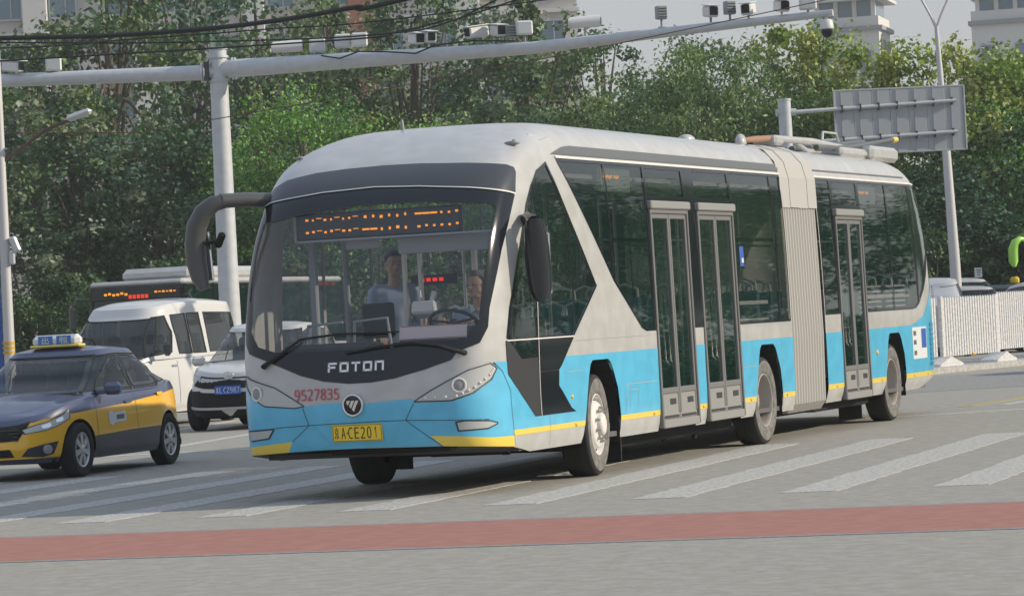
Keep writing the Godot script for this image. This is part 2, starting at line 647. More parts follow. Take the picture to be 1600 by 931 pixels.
func wheel_node(parent, at: Vector3, side: float, steer: float, front: bool):
	var w := node("wheel", parent, at, steer + (0.0 if side > 0 else PI))
	var id := Transform3D()
	var tread := MB.new()
	tread.lathe(id, [Vector2(0.452, 0.145), Vector2(0.482, 0.132), Vector2(0.494, 0.11), Vector2(0.497, 0.03), Vector2(0.488, 0.026), Vector2(0.488, 0.016), Vector2(0.497, 0.012), Vector2(0.497, -0.012), Vector2(0.488, -0.016), Vector2(0.488, -0.026), Vector2(0.497, -0.03), Vector2(0.494, -0.11), Vector2(0.482, -0.132), Vector2(0.45, -0.145), Vector2(0.3, -0.135)], 40)
	obj("tyre_tread", tread, "rubber", w)
	var sw := MB.new()
	sw.lathe(id, [Vector2(0.300, 0.118), Vector2(0.312, 0.137), Vector2(0.34, 0.146), Vector2(0.372, 0.150), Vector2(0.376, 0.147), Vector2(0.38, 0.151), Vector2(0.43, 0.151), Vector2(0.452, 0.145)], 40)
	obj("sidewall", sw, "sidewall", w)
	var rim := MB.new()
	if front:
		rim.lathe(id, [Vector2(0.306, 0.118), Vector2(0.300, 0.138), Vector2(0.290, 0.138), Vector2(0.280, 0.10), Vector2(0.272, 0.075), Vector2(0.255, 0.085), Vector2(0.225, 0.13), Vector2(0.205, 0.150), Vector2(0.120, 0.152), Vector2(0.115, 0.14), Vector2(0.110, 0.175), Vector2(0.100, 0.20), Vector2(0.07, 0.21), Vector2(0.0, 0.21)], 36)
	else:
		rim.lathe(id, [Vector2(0.306, 0.118), Vector2(0.300, 0.138), Vector2(0.290, 0.136), Vector2(0.278, 0.09), Vector2(0.272, -0.01), Vector2(0.25, -0.05), Vector2(0.19, -0.075), Vector2(0.14, -0.07), Vector2(0.13, 0.02), Vector2(0.10, 0.04), Vector2(0.0, 0.04)], 36)
	obj("rim", rim, "rim_steel" if front else "rim_dusty", w)
	var holes := MB.new()
	var nuts := MB.new()
	for k in 10:
		var a := TAU * k / 10.0
		var d := Vector3(0, cos(a), sin(a))
		if front:
			holes.tube([d * 0.238 + Vector3(0.09, 0, 0), d * 0.247 + Vector3(0.108, 0, 0)], 0.026, 10)
		var r := 0.160 if front else 0.165
		var x0 := 0.148 if front else -0.075
		nuts.tube([d * r + Vector3(x0, 0, 0), d * r + Vector3(x0 + 0.03, 0, 0)], 0.019, 6)
		nuts.tube([d * r + Vector3(x0 + 0.03, 0, 0), d * r + Vector3(x0 + 0.05, 0, 0)], 0.010, 6)
	if front:
		small(obj("hand_holes", holes, "under", w))
	small(obj("wheel_nuts", nuts, "steel" if front else "rim_dusty", w))

func arch_liner(mb: MB, zc: float, side: float):
	var pts := [[0.57, 0.30], [0.46, 0.66], [0.33, 0.98], [0.20, 1.14], [-0.28, 1.14], [-0.42, 1.02], [-0.54, 0.84], [-0.60, 0.30]]
	for i in pts.size() - 1:
		var a := Vector3(side * 1.28, pts[i][1], zc + pts[i][0])
		var b := Vector3(side * 1.28, pts[i + 1][1], zc + pts[i + 1][0])
		mb.face([a, b, Vector3(side * 0.7, b.y, b.z), Vector3(side * 0.7, a.y, a.z)], Vector3(side, 3.0, zc))
	mb.quad(Vector3(side * 0.7, 0.3, zc - 0.6), Vector3(side * 0.7, 0.3, zc + 0.6), Vector3(side * 0.7, 1.14, zc + 0.6), Vector3(side * 0.7, 1.14, zc - 0.6), Vector3(side, 0, 0))

func pane(parent, sk, poly: PackedVector2Array, m: String, called := "window_pane"):
	var mb := MB.new()
	patch(mb, sk, poly, [], 0.3, 0.3, -0.004)
	return obj(called, mb, m, parent)

# paint cut by openings: every separate piece becomes a part of its own
func paint_pieces(parent, called: String, m: String, sk, poly: PackedVector2Array, holes: Array, cu: float, cv: float, off: float):
	var pieces := [ccw(poly)]
	for h in holes:
		var np := []
		for p in pieces:
			for q in Geometry2D.clip_polygons(p, ccw(h)):
				if not Geometry2D.is_polygon_clockwise(q):
					np.append(q)
		pieces = np
	for p in pieces:
		var b := bounds(p)
		if b.size.x < 0.02 or b.size.y < 0.02:
			continue
		var mb := MB.new()
		patch(mb, sk, p, [], cu, cv, off)
		obj(called, mb, m, parent)

func small(o):
	o.set_meta("kind", "stuff")
	return o

# a two-leaf folding door on the left side between z0 (ahead) and z1 (behind)
func bus_door(parent, z0: float, z1: float):
	var door := node("door", parent)
	var y0 := 0.37
	var y1 := 2.62
	var lean := atan((1.300 - 1.272) / 2.2)
	var b := Basis(Vector3(0, 0, 1), lean)
	var at := func(z: float, y: float, dx := 0.0) -> Vector3:
		return Vector3(1.300 - (y - 0.4) * tan(lean) + dx, y, z)
	var bar := func(mb: MB, z: float, y: float, dz: float, dy: float, dx := 0.05, out := 0.0, bev := 0.006):
		mb.box(Transform3D(b, at.call(z, y, out)), Vector3(dx, dy, dz), bev)
	var zm := (z0 + z1) * 0.5
	var fr := MB.new()
	for z in [z0 - 0.022, z1 + 0.022]:
		bar.call(fr, z, (y0 + y1) * 0.5, 0.036, y1 - y0, 0.06)
	bar.call(fr, zm, y1 - 0.02, absf(z1 - z0), 0.045, 0.058)
	obj("door_frame", fr, "door_grey", door)
	var head := MB.new()
	bar.call(head, zm, 2.665, absf(z1 - z0) + 0.04, 0.085, 0.09, 0.01, 0.012)
	obj("door_header", head, "kick_grey", door)
	var sill := MB.new()
	bar.call(sill, zm, 0.405, absf(z1 - z0) - 0.09, 0.085, 0.05, 0.004, 0.008)
	obj("sill", sill, "kick_grey", door)
	for s in 2:
		var a := z0 - 0.055 if s == 0 else zm - 0.008
		var c := zm + 0.008 if s == 0 else z1 + 0.055
		var leaf := node("door_leaf", door)
		var lf := MB.new()
		var wide := 0.042
		bar.call(lf, a - wide * 0.5, 1.54, wide, 2.06, 0.04, -0.005)
		bar.call(lf, c + wide * 0.5, 1.54, wide, 2.06, 0.04, -0.005)
		bar.call(lf, (a + c) * 0.5, 2.55, absf(a - c), 0.05, 0.038, -0.005)
		bar.call(lf, (a + c) * 0.5, 0.745, absf(a - c), 0.06, 0.038, -0.005)
		obj("leaf_frame", lf, "door_grey", leaf)
		var kick := MB.new()
		bar.call(kick, (a + c) * 0.5, 0.58, absf(a - c) - 0.004, 0.265, 0.03, -0.008)
		obj("kick_panel", kick, "kick_grey", leaf)
		var det := MB.new()
		bar.call(det, (a + c) * 0.5, 0.475, absf(a - c) - 0.08, 0.028, 0.03, -0.003, 0.0)
		bar.call(det, (a + c) * 0.5 - 0.08, 0.63, 0.20, 0.06, 0.03, -0.004, 0.0)
		small(obj("kick_slot", det, "charcoal", leaf))
		var g := MB.new()
		bar.call(g, (a + c) * 0.5, 1.65, absf(a - c) - wide * 2.0, 1.75, 0.006, -0.008, 0.0)
		obj("door_pane", g, "door_glass", leaf)
		var hr := MB.new()
		var hz := (a - wide - 0.03) if s == 1 else (c + wide + 0.03)
		hr.tube([at.call(hz, 1.0, -0.05), at.call(hz, 1.05, -0.09), at.call(hz, 1.75, -0.10), at.call(hz, 1.8, -0.06)], 0.014, 6)
		obj("grab_rail", hr, "steel", leaf)

func build_bus():
	var bus := thing("articulated_trolleybus", "long white and blue articulated trolleybus with yellow plate turning over the zebra crossing", "bus", Vector3(-0.482, 0, -34.53), deg_to_rad(-20.029))
	var sk := BusSkin.new()
	sk.setup(FRONT_TABLE)
	var rk := BusSkin.new()
	rk.setup(REAR_TABLE)
	rk.rear = true
	rk.flip = true
	# ---- outlines in skin coordinates
	var glass_in := pv([[-1.14, 2.57], [-0.74, 2.63], [-0.13, 2.68], [0.61, 2.68], [1.22, 2.63], [1.27, 2.59], [1.24, 2.38], [1.18, 1.91], [1.16, 1.58], [1.08, 1.43], [0.88, 1.385], [0.47, 1.365], [-0.10, 1.36], [-0.61, 1.365], [-0.84, 1.375], [-1.00, 1.43], [-1.09, 1.58], [-1.12, 1.9], [-1.15, 2.3]])
	var ws_outer := pv([[-1.26, 2.82], [-1.20, 2.90], [-1.06, 2.97], [-0.76, 3.02], [-0.44, 3.04], [0.0, 3.05], [0.43, 3.045], [0.93, 3.02], [1.33, 2.99], [1.44, 2.965], [1.48, 2.92], [1.50, 2.71], [1.35, 2.21], [1.245, 1.68], [1.235, 1.51], [1.17, 1.37], [1.00, 1.30], [0.96, 1.23], [0.74, 1.155], [0.46, 1.09], [0.20, 1.062], [-0.07, 1.06], [-0.35, 1.09], [-0.59, 1.15], [-0.84, 1.26], [-0.93, 1.305], [-1.10, 1.37], [-1.16, 1.46], [-1.19, 1.8], [-1.23, 2.3]])
	var OA := pv([[2.42, 3.04], [2.01, 2.95], [1.83, 2.80], [1.72, 2.63], [1.57, 2.14], [1.45, 1.67], [1.42, 1.40], [1.62, 1.20], [1.93, 1.20], [1.93, 1.37], [2.80, 1.37], [3.58, 1.85], [2.92, 2.51]])
	var OA_low := pv([[1.41, 1.40], [1.44, 1.07], [1.62, 0.86], [1.81, 0.66], [2.75, 0.66], [2.62, 0.70], [2.42, 0.84], [2.32, 0.92], [2.34, 1.07], [2.81, 1.38]])
	var OB := pv([[2.70, 3.075], [4.12, 1.89], [4.93, 1.41], [5.08, 1.375], [10.55, 1.375], [10.55, 3.075]])
	var OAi := inset(OA, -0.028)
	var OBi := inset(OB, -0.025)
	var panesL := []
	for s in [[1.3, 1.91], [1.95, 2.83], [2.87, 3.7]]:
		panesL.append(inter(OAi, rect(s[0], 1.1, s[1], 3.2)))
	for s in [[2.6, 4.10], [4.15, 5.36], [8.47, 10.10], [10.16, 10.6]]:
		panesL.append(inter(OBi, rect(s[0], 1.1, s[1], 3.2)))
	var over_doors := [rect(5.44, 2.76, 6.69, 3.04), rect(7.10, 2.76, 8.39, 3.04)]
	var doorsL := [rect(zu(-2.11), 0.2, zu(-3.42), 2.70), rect(zu(-3.77), 0.2, zu(-5.12), 2.70)]
	var panesR := []
	for s in [[-1.95, -2.85], [-2.92, -4.1], [-4.17, -5.7], [-5.77, -7.3], [-7.37, -8.9], [-8.97, -10.5]]:
		panesR.append(rect(s[1], 1.40, s[0], 3.02))
	var holes := [glass_in]
	holes.append_array(panesL)
	holes.append_array(over_doors)
	holes.append_array(doorsL)
	holes.append_array(panesR)
	for sd in [1.0, -1.0]:
		for k in 2:
			holes.append(arch(AXLES[k], 3.3, -1.0, sd))
	var low := [[-10.6, 0.34], [-1.75, 0.34], [-1.45, 0.40], [-1.2, 0.435], [-0.6, 0.465], [0.0, 0.47], [0.87, 0.46], [1.15, 0.44], [1.45, 0.41], [1.70, 0.345], [10.6, 0.34]]
	var body := low.duplicate()
	body.append([10.6, 4.39])
	body.append([-10.6, 4.39])
	var front := node("front_section", bus)
	var mb := MB.new()
	patch(mb, sk, pv(body), holes, 0.12, 0.07)
	obj("body_shell", mb, "bus_white", front)
	# ---- front: blue, yellow, black
	mb = MB.new()
	var blue := pv([[-1.62, 1.06], [-1.62, 0.52], [-1.21, 0.51], [-0.71, 0.555], [-0.765, 0.46], [-0.35, 0.471], [0.0, 0.473], [0.35, 0.473], [0.86, 0.463], [0.76, 0.56], [1.00, 0.545], [1.24, 0.515], [1.47, 0.51], [1.47, 0.92], [1.38, 1.10], [1.29, 1.19], [1.33, 1.13], [1.28, 1.03], [1.13, 0.915], [0.96, 0.86], [0.66, 0.862], [0.62, 0.90], [0.34, 0.89], [0.11, 0.875], [-0.10, 0.89], [-0.34, 0.89], [-0.56, 0.87], [-0.65, 0.855], [-0.94, 0.88], [-1.06, 0.95], [-1.18, 1.05], [-1.30, 1.16]])
	patch(mb, sk, blue, [], 0.07, 0.07, 0.003)
	obj("front_blue_panel", mb, "bus_blue", front)
	mb = MB.new()
	patch(mb, sk, pv([[-1.62, 0.52], [-1.62, 0.40], [-1.45, 0.402], [-1.2, 0.437], [-0.765, 0.46], [-0.71, 0.555], [-1.21, 0.51]]), [], 0.07, 0.07, 0.0034)
	obj("bumper_yellow_corner", mb, "bus_yellow", front)
	mb = MB.new()
	patch(mb, sk, pv([[0.76, 0.56], [1.00, 0.545], [1.24, 0.515], [1.47, 0.51], [1.47, 0.41], [1.15, 0.442], [0.86, 0.462]]), [], 0.07, 0.07, 0.0034)
	obj("bumper_yellow_corner", mb, "bus_yellow", front)
	paint_pieces(front, "side_blue_panel", "bus_blue", sk, pv([[1.47, 0.92], [1.38, 1.10], [1.29, 1.19], [1.5, 1.19], [zu(-7.3), 1.19], [zu(-7.3), 0.56], [1.47, 0.56]]), doorsL + [arch(AXLES[0], 3.3, -1.0, 1.0), arch(AXLES[1], 3.3, -1.0, 1.0)], 0.12, 0.07, 0.003)
	paint_pieces(front, "side_blue_panel", "bus_blue", sk, pv([[-zu(-7.3), 0.56], [-1.62, 0.56], [-1.62, 1.12], [-1.7, 1.19], [-zu(-7.3), 1.19]]), [arch(AXLES[0], 3.3, -1.0, -1.0), arch(AXLES[1], 3.3, -1.0, -1.0)], 0.12, 0.07, 0.003)
	paint_pieces(front, "skirt_stripe", "bus_yellow", sk, pv([[1.47, 0.51], [zu(-7.3), 0.505], [zu(-7.3), 0.56], [1.47, 0.56]]), doorsL + [arch(AXLES[0], 3.3, -1.0, 1.0), arch(AXLES[1], 3.3, -1.0, 1.0)], 0.12, 0.07, 0.003)
	mb = MB.new()
	patch(mb, sk, ws_outer, [glass_in], 0.07, 0.07, 0.004)
	obj("windscreen_surround", mb, "black_gloss", front)
	mb = MB.new()
	var band := pv([[-1.26, 2.82], [-1.20, 2.90], [-1.06, 2.97], [-0.76, 3.02], [-0.44, 3.04], [0.0, 3.05], [0.43, 3.045], [0.93, 3.02], [1.33, 2.99], [1.44, 2.965], [1.48, 2.92], [1.50, 2.73], [1.41, 2.74], [1.0, 2.79], [0.53, 2.83], [0.0, 2.85], [-0.58, 2.83], [-1.12, 2.77], [-1.25, 2.74]])
	patch(mb, sk, band, [], 0.07, 0.07, 0.012)
	obj("windscreen_top_band", mb, "band_grey", front)
	mb = MB.new()
	skin_line(mb, sk, [Vector2(-1.25, 2.735), Vector2(-1.12, 2.765), Vector2(-0.58, 2.825), Vector2(0.0, 2.845), Vector2(0.53, 2.825), Vector2(1.0, 2.785), Vector2(1.41, 2.735), Vector2(1.50, 2.72)], 0.014, 0.013)
	obj("band_trim", mb, "rim_steel", front)
	mb = MB.new()
	patch(mb, sk, inset(glass_in, 0.01), [], 0.08, 0.08, -0.006)
	obj("windscreen_glass", mb, "windscreen", front)
	# ---- driver's side: black glazing and lower door panels
	mb = MB.new()
	patch(mb, sk, OA, panesL.slice(0, 3), 0.10, 0.08, 0.004)
	obj("driver_window_surround", mb, "black_gloss", front)
	mb = MB.new()
	patch(mb, sk, inter(OA_low, rect(1.2, 0.3, 1.915, 1.375)), [OA], 0.10, 0.08, 0.006)
	obj("driver_door_panel", mb, "door_panel", front)
	mb = MB.new()
	patch(mb, sk, inter(OA_low, rect(1.92, 0.3, 3.2, 1.37)), [], 0.10, 0.08, 0.005)
	obj("driver_lower_backing", mb, "under", front)
	mb = MB.new()
	patch(mb, sk, inter(OA_low, rect(1.935, 0.3, 3.2, 1.063)), [], 0.10, 0.08, 0.008)
	patch(mb, sk, inter(OA_low, rect(1.935, 1.072, 3.2, 1.365)), [], 0.10, 0.08, 0.008)
	obj("driver_lower_glass", mb, "black_gloss", front)
	mb = MB.new()
	patch(mb, sk, OB, panesL.slice(3) + over_doors + doorsL, 0.25, 0.15, 0.004)
	obj("window_surround", mb, "black_gloss", front)
	mb = MB.new()
	patch(mb, sk, rect(-10.55, 1.36, -1.9, 3.07), panesR, 0.25, 0.15, 0.004)
	obj("far_window_surround", mb, "black_gloss", front)
	for p in panesL:
		pane(front, sk, p, "tinted")
	for p in over_doors:
		pane(front, sk, p, "tinted")
	for p in panesR:
		pane(front, sk, p, "far_pane")
	mb = MB.new()
	for q in [[1.42, 1.375, 2.80, 1.375]]:
		skin_line(mb, sk, [Vector2(q[0], q[1]), Vector2(q[2], q[3])], 0.012, 0.010)
	skin_line(mb, sk, [Vector2(1.925, 0.66), Vector2(1.925, 1.9)], 0.012, 0.010)
	skin_line(mb, sk, [Vector2(2.68, 3.09), Vector2(10.55, 3.09)], 0.022, 0.012, 20)
	small(obj("window_rail", mb, "rim_steel", front))
	mb = MB.new()
	patch(mb, sk, pv([[2.55, 3.115], [10.5, 3.115], [10.5, 3.205], [3.0, 3.215], [2.8, 3.195]]), [], 0.3, 0.05, 0.006)
	obj("roof_louvre", mb, "louvre_grey", front)
	# window sashes and the blue sticker
	mb = MB.new()
	for q in [[4.17, 2.30, 5.34, 2.30], [4.17, 2.68, 5.34, 2.68], [8.5, 2.32, 10.1, 2.32], [4.75, 1.45, 4.75, 2.30]]:
		skin_line(mb, sk, [Vector2(q[0], q[1]), Vector2(q[2], q[3])], 0.04, -0.012)
	small(obj("window_bar", mb, "black_gloss", front))
	mb = MB.new()
	patch(mb, sk, rect(8.60, 2.02, 8.76, 2.24), [], 0.2, 0.2, 0.005)
	obj("window_sticker", mb, "sticker_blue", front)
	mb = MB.new()
	patch(mb, sk, rect(8.66, 2.06, 8.74, 2.11), [], 0.2, 0.2, 0.008)
	obj("sticker_mark", mb, "sticker_white", front)
	# ---- doors
	bus_door(front, -2.11, -3.42)
	bus_door(front, -3.77, -5.12)
	# ---- seams and small marks
	mb = MB.new()
	for q in [[[-0.57, 0.86], [-0.52, 0.70], [-0.71, 0.555]], [[-1.24, 0.65], [-0.79, 0.69], [-0.52, 0.70], [0.29, 0.71], [0.55, 0.71], [1.24, 0.68]], [[0.64, 0.86], [0.55, 0.71], [0.86, 0.46]], [[1.29, 1.19], [1.38, 1.10], [1.47, 0.92], [1.475, 0.42]]]:
		var l := []
		for k in q:
			l.append(Vector2(k[0], k[1]))
		skin_line(mb, sk, l, 0.006, 0.006)
	small(obj("bumper_seam", mb, "seam", front))
	mb = MB.new()
	for q in [[[2.82, 1.335], [5.2, 1.335]], [[4.3, 0.86], [5.35, 0.86]], [[4.3, 0.86], [4.3, 0.58]], [[3.0, 1.04], [2.55, 1.04]], [[3.75, 0.35], [3.75, 0.50]], [[2.1, 0.36], [2.1, 0.64]], [[8.55, 1.36], [10.5, 1.36]], [[8.5, 0.90], [9.0, 0.90]], [[10.1, 0.36], [10.1, 1.18]], [[4.42, 0.80], [4.42, 0.62]], [[4.42, 0.80], [4.7, 0.80]], [[4.7, 0.8], [4.7, 0.62]]]:
		skin_line(mb, sk, [Vector2(q[0][0], q[0][1]), Vector2(q[1][0], q[1][1])], 0.007, 0.006)
	small(obj("side_seam", mb, "seam_light", front))
	for q in [[2.66, 0.80], [2.75, 0.535], [5.2, 0.535], [6.93, 0.535], [8.75, 0.535], [10.25, 0.535]]:
		mb = MB.new()
		mb.sphere(sk.p(q[0], q[1]), Vector3(0.016, 0.022, 0.035), 6, 8)
		obj("side_marker", mb, "amber", front)
	# ---- lamps
	for s in [-1.0, 1.0]:
		var lamp := node("headlamp", front)
		var outl := pv([[-1.20, 1.17], [-0.84, 1.05], [-0.56, 0.875], [-0.65, 0.862], [-0.94, 0.89], [-1.06, 0.96], [-1.15, 1.06]]) if s < 0 else pv([[0.65, 0.875], [0.81, 0.97], [1.09, 1.13], [1.26, 1.18], [1.32, 1.13], [1.27, 1.04], [1.12, 0.925], [0.96, 0.87]])
		mb = MB.new()
		patch(mb, sk, outl, [], 0.07, 0.07, 0.005)
		obj("lamp_housing", mb, "lamp_lens", lamp)
		mb = MB.new()
		patch(mb, sk, inset(outl, 0.007), [inset(outl, -0.003)], 0.07, 0.07, 0.0075)
		obj("lamp_edge", mb, "seam", lamp)
		mb = MB.new()
		var cu: float = 1.02 * s
		var cn := skin_n(sk, cu, 1.0)
		var ct := Transform3D(Basis(cn, Vector3.UP, cn.cross(Vector3.UP).normalized()), sk.p(cu, 1.0) + cn * 0.005)
		mb.lathe(ct, [Vector2(0.072, 0.0), Vector2(0.070, 0.010), Vector2(0.055, 0.013), Vector2(0.05, 0.004)], 20)
		obj("lamp_bezel", mb, "rim_steel", lamp)
		mb = MB.new()
		mb.lathe(ct, [Vector2(0.052, 0.004), Vector2(0.03, 0.012), Vector2(0.0, 0.014)], 16)
		obj("lamp_bowl", mb, "grey_plastic", lamp)
		if s > 0:
			mb = MB.new()
			for k in 13:
				var q := pv([[0.75, 0.90], [1.0, 0.905], [1.14, 0.975], [1.26, 1.08], [1.29, 1.13]])
				var f := k / 12.0 * 3.999
				var a: Vector2 = q[int(f)].lerp(q[int(f) + 1], f - int(f))
				mb.sphere(sk.p(a.x, a.y) + skin_n(sk, a.x, a.y) * 0.005, Vector3(0.014, 0.014, 0.014), 5, 8)
			small(obj("lamp_beads", mb, "white_plastic", lamp))
		var fog := node("fog_lamp", front)
		var fo := pv([[-1.17, 0.655], [-0.88, 0.67], [-0.93, 0.60], [-1.14, 0.575]]) if s < 0 else pv([[0.99, 0.665], [1.05, 0.675], [1.24, 0.66], [1.30, 0.64], [1.22, 0.605], [1.00, 0.60]])
		mb = MB.new()
		patch(mb, sk, inset(fo, 0.014), [], 0.07, 0.07, 0.006)
		obj("fog_surround", mb, "seam", fog)
		mb = MB.new()
		patch(mb, sk, fo, [], 0.07, 0.07, 0.010)
		obj("fog_lens", mb, "lamp_lens", fog)
	# ---- emblem, lettering, number plate
	var ez: float = sk.p(0, 0.865).z
	var em := node("emblem", front, Vector3(-0.005, 0.865, ez))
	var along := Transform3D(Basis(Vector3(0, 0, 1), Vector3.UP, Vector3(-1, 0, 0)), Vector3.ZERO)
	mb = MB.new()
	mb.lathe(along, [Vector2(0.105, -0.02), Vector2(0.105, 0.028), Vector2(0.098, 0.036), Vector2(0.088, 0.036), Vector2(0.085, 0.028)], 32)
	obj("emblem_ring", mb, "chrome", em)
	mb = MB.new()
	mb.lathe(along, [Vector2(0.088, 0.0), Vector2(0.086, 0.024), Vector2(0.0, 0.024)], 32)
	obj("emblem_disc", mb, "black_gloss", em)
	mb = MB.new()
	var t0 := Transform3D(Basis(), Vector3(0, 0, 0.025))
	for q in [[[-0.058, 0.042], [-0.022, 0.042], [-0.045, 0.0], [-0.058, 0.018]], [[-0.012, 0.042], [0.018, 0.042], [-0.016, -0.030], [-0.033, -0.005]], [[0.028, 0.042], [0.058, 0.042], [0.01, -0.06], [-0.008, -0.036]]]:
		mb.prism(t0, pv(q), 0.006)
	small(obj("emblem_bars", mb, "chrome", em))
	mb = MB.new()
	var lz: float = sk.p(0, 1.21).z
	var tilt := atan2(sk.p(0, 1.16).z - sk.p(0, 1.26).z, 0.10)
	# five squared letters F O T O N
	var x0 := -0.255
	var H := 0.085
	for k in 5:
		var lt := Transform3D(Basis(Vector3(1, 0, 0), -tilt), Vector3(x0 + k * 0.115 + 0.046, 1.21, lz + 0.003))
		var W := 0.088
		var list: Array = [
			[[0, 0.08, 0, 0.92], [0, 0.92, 1, 0.92], [0, 0.5, 0.8, 0.5]],
			[[0, 0.08, 0, 0.92], [1, 0.08, 1, 0.92], [0, 0.92, 1, 0.92], [0, 0.08, 1, 0.08]],
			[[0, 0.92, 1, 0.92], [0.5, 0.08, 0.5, 0.92]],
			[[0, 0.08, 0, 0.92], [1, 0.08, 1, 0.92], [0, 0.92, 1, 0.92], [0, 0.08, 1, 0.08]],
			[[0, 0.08, 0, 0.92], [1, 0.08, 1, 0.92], [0, 0.92, 1, 0.92]]][k]
		strokes(mb, lt, list, Vector2(W - 0.018, H), 0.019, 0.016)
	small(obj("maker_lettering", mb, "chrome", front))
	mb = MB.new()
	writing(mb, Transform3D(Basis(Vector3(1, 0, 0), -0.09), Vector3(-0.365, 0.975, sk.p(-0.42, 0.975).z + 0.010)), "9527835", 0.44, 0.105)
	small(obj("fleet_number", mb, "number_red", front))
	var pl := node("number_plate", front, Vector3(0.01, 0.615, sk.p(0, 0.615).z + 0.016))
	pl.rotation.x = 0.08
	mb = MB.new()
	mb.bx(Vector3.ZERO, Vector3(0.49, 0.155, 0.008), 0.003)
	obj("plate_board", mb, "plate_yellow", pl)
	mb = MB.new()
	for q in [[0, 0.07, 0.47, 0.004], [0, -0.07, 0.47, 0.004], [-0.236, 0, 0.004, 0.14], [0.236, 0, 0.004, 0.14]]:
		mb.bx(Vector3(q[0], q[1], 0.0045), Vector3(q[2], q[3], 0.004))
	strokes(mb, Transform3D(Basis(), Vector3(-0.20, 0, 0.004)), JING, Vector2(0.044, 0.105), 0.0055)
	var px := -0.135
	for ch in "A CE201":
		if ch == " ":
			mb.bx(Vector3(px - 0.022, 0, 0.005), Vector3(0.012, 0.012, 0.004))
			px += 0.008
			continue
		writing(mb, Transform3D(Basis(), Vector3(px, 0, 0.005)), ch, 0.014 if ch == "1" else 0.042, 0.105)
		px += 0.061
	small(obj("plate_characters", mb, "plate_black", pl))
	# recess bar under the plate
	mb = MB.new()
	for q in [[[-0.47, 0.69], [-0.30, 0.50]], [[0.50, 0.70], [0.36, 0.50]]]:
		skin_line(mb, sk, [Vector2(q[0][0], q[0][1]), Vector2(q[1][0], q[1][1])], 0.012, 0.006)
	small(obj("bumper_crease", mb, "bus_blue", front))
	# ---- wipers
	for q in [[[-0.93, 1.245], [-0.76, 1.36], [-0.59, 1.475], [-0.2, 1.505], [0.50, 1.50]], [[1.05, 1.285], [0.85, 1.36], [0.62, 1.395], [0.3, 1.375], [-0.1, 1.33]]]:
		var wp := node("wiper", front)
		var arm := []
		for k in q:
			arm.append(sk.p(k[0], k[1]) + skin_n(sk, k[0], k[1]) * 0.035)
		mb = MB.new()
		mb.tube([arm[0] - Vector3(0, 0, 0.03), arm[0], arm[1], arm[2]], [0.026, 0.024, 0.015, 0.012], 8)
		obj("wiper_arm", mb, "rubber", wp)
		mb = MB.new()
		mb.tube([arm[1].lerp(arm[2], 0.7), arm[2], arm[3], arm[4]], [0.010, 0.013, 0.013, 0.008], 6)
		obj("wiper_blade", mb, "rubber", wp)
	# ---- mirrors
	var mr := node("mirror", front)
	mr.set_meta("label", "long curved dark mirror arm hanging ahead of the windscreen")
	mb = MB.new()
	mb.tube([Vector3(-1.13, 2.80, 1.95), Vector3(-1.30, 2.815, 2.15), Vector3(-1.48, 2.81, 2.34)], [0.070, 0.066, 0.070], 12)
	obj("mirror_arm", mb, "mirror_grey", mr)
	mb = MB.new()
	mb.tube([Vector3(-1.42, 2.81, 2.29), Vector3(-1.53, 2.79, 2.37), Vector3(-1.63, 2.71, 2.41), Vector3(-1.70, 2.58, 2.42), Vector3(-1.725, 2.42, 2.42), Vector3(-1.72, 2.25, 2.42), Vector3(-1.69, 2.10, 2.42), Vector3(-1.655, 1.995, 2.42)], [0.06, 0.078, 0.090, 0.098, 0.102, 0.098, 0.086, 0.045], 14)
	obj("mirror_housing", mb, "mirror_grey", mr)
	mb = MB.new()
	mb.box(Transform3D(Basis(Vector3(0, 0, 1), 0.06), Vector3(-1.655, 2.30, 2.345)), Vector3(0.12, 0.46, 0.03), 0.01)
	obj("mirror_glass", mb, "chrome", mr)
	mb = MB.new()
	mb.tube([Vector3(-1.63, 2.42, 2.42), Vector3(-1.53, 2.43, 2.40)], 0.015, 8)
	mb.box(Transform3D(Basis(Vector3(0, 0, 1), -0.45), Vector3(-1.475, 2.445, 2.40)), Vector3(0.075, 0.155, 0.05), 0.03)
	obj("mirror_pad", mb, "under", mr)
	mr = node("mirror", front)
	mb = MB.new()
	mb.tube([Vector3(1.24, 2.47, 1.62), Vector3(1.36, 2.50, 1.76), Vector3(1.45, 2.44, 1.88)], [0.05, 0.055, 0.07], 10)
	obj("mirror_arm", mb, "mirror_black", mr)
	mb = MB.new()
	var hp := []
	var hr := []
	for q in [[2.475, 0.055], [2.45, 0.085], [2.38, 0.098], [2.3, 0.108], [2.2, 0.116], [2.05, 0.118], [1.92, 0.116], [1.82, 0.104], [1.75, 0.078], [1.715, 0.04]]:
		hp.append(Vector3(1.475 + (2.47 - q[0]) * 0.045, q[0], 1.94))
		hr.append(q[1])
	mb.tube(hp, hr, 16)
	obj("mirror_housing", mb, "mirror_black", mr)
	mb = MB.new()
	mb.bx(Vector3(1.505, 2.06, 1.835), Vector3(0.15, 0.56, 0.025), 0.01)
	obj("mirror_glass", mb, "chrome", mr)
	# ---- roof fittings of the front section
	mb = MB.new()
	mb.tube([sk.p(1.38, 3.20), sk.p(1.36, 3.22) + Vector3(0, 0.02, 0.01)], 0.02, 8)
	mb.sphere(sk.p(1.34, 3.20) + Vector3(0, 0.012, 0.0), Vector3(0.085, 0.022, 0.035), 6, 10)
	obj("marker_lamp", mb, "grey_plastic", front)
	mb = MB.new()
	mb.sphere(sk.p(-1.34, 3.20) + Vector3(0, 0.012, 0.0), Vector3(0.05, 0.018, 0.03), 6, 10)
	obj("marker_lamp", mb, "grey_plastic", front)
	mb = MB.new()
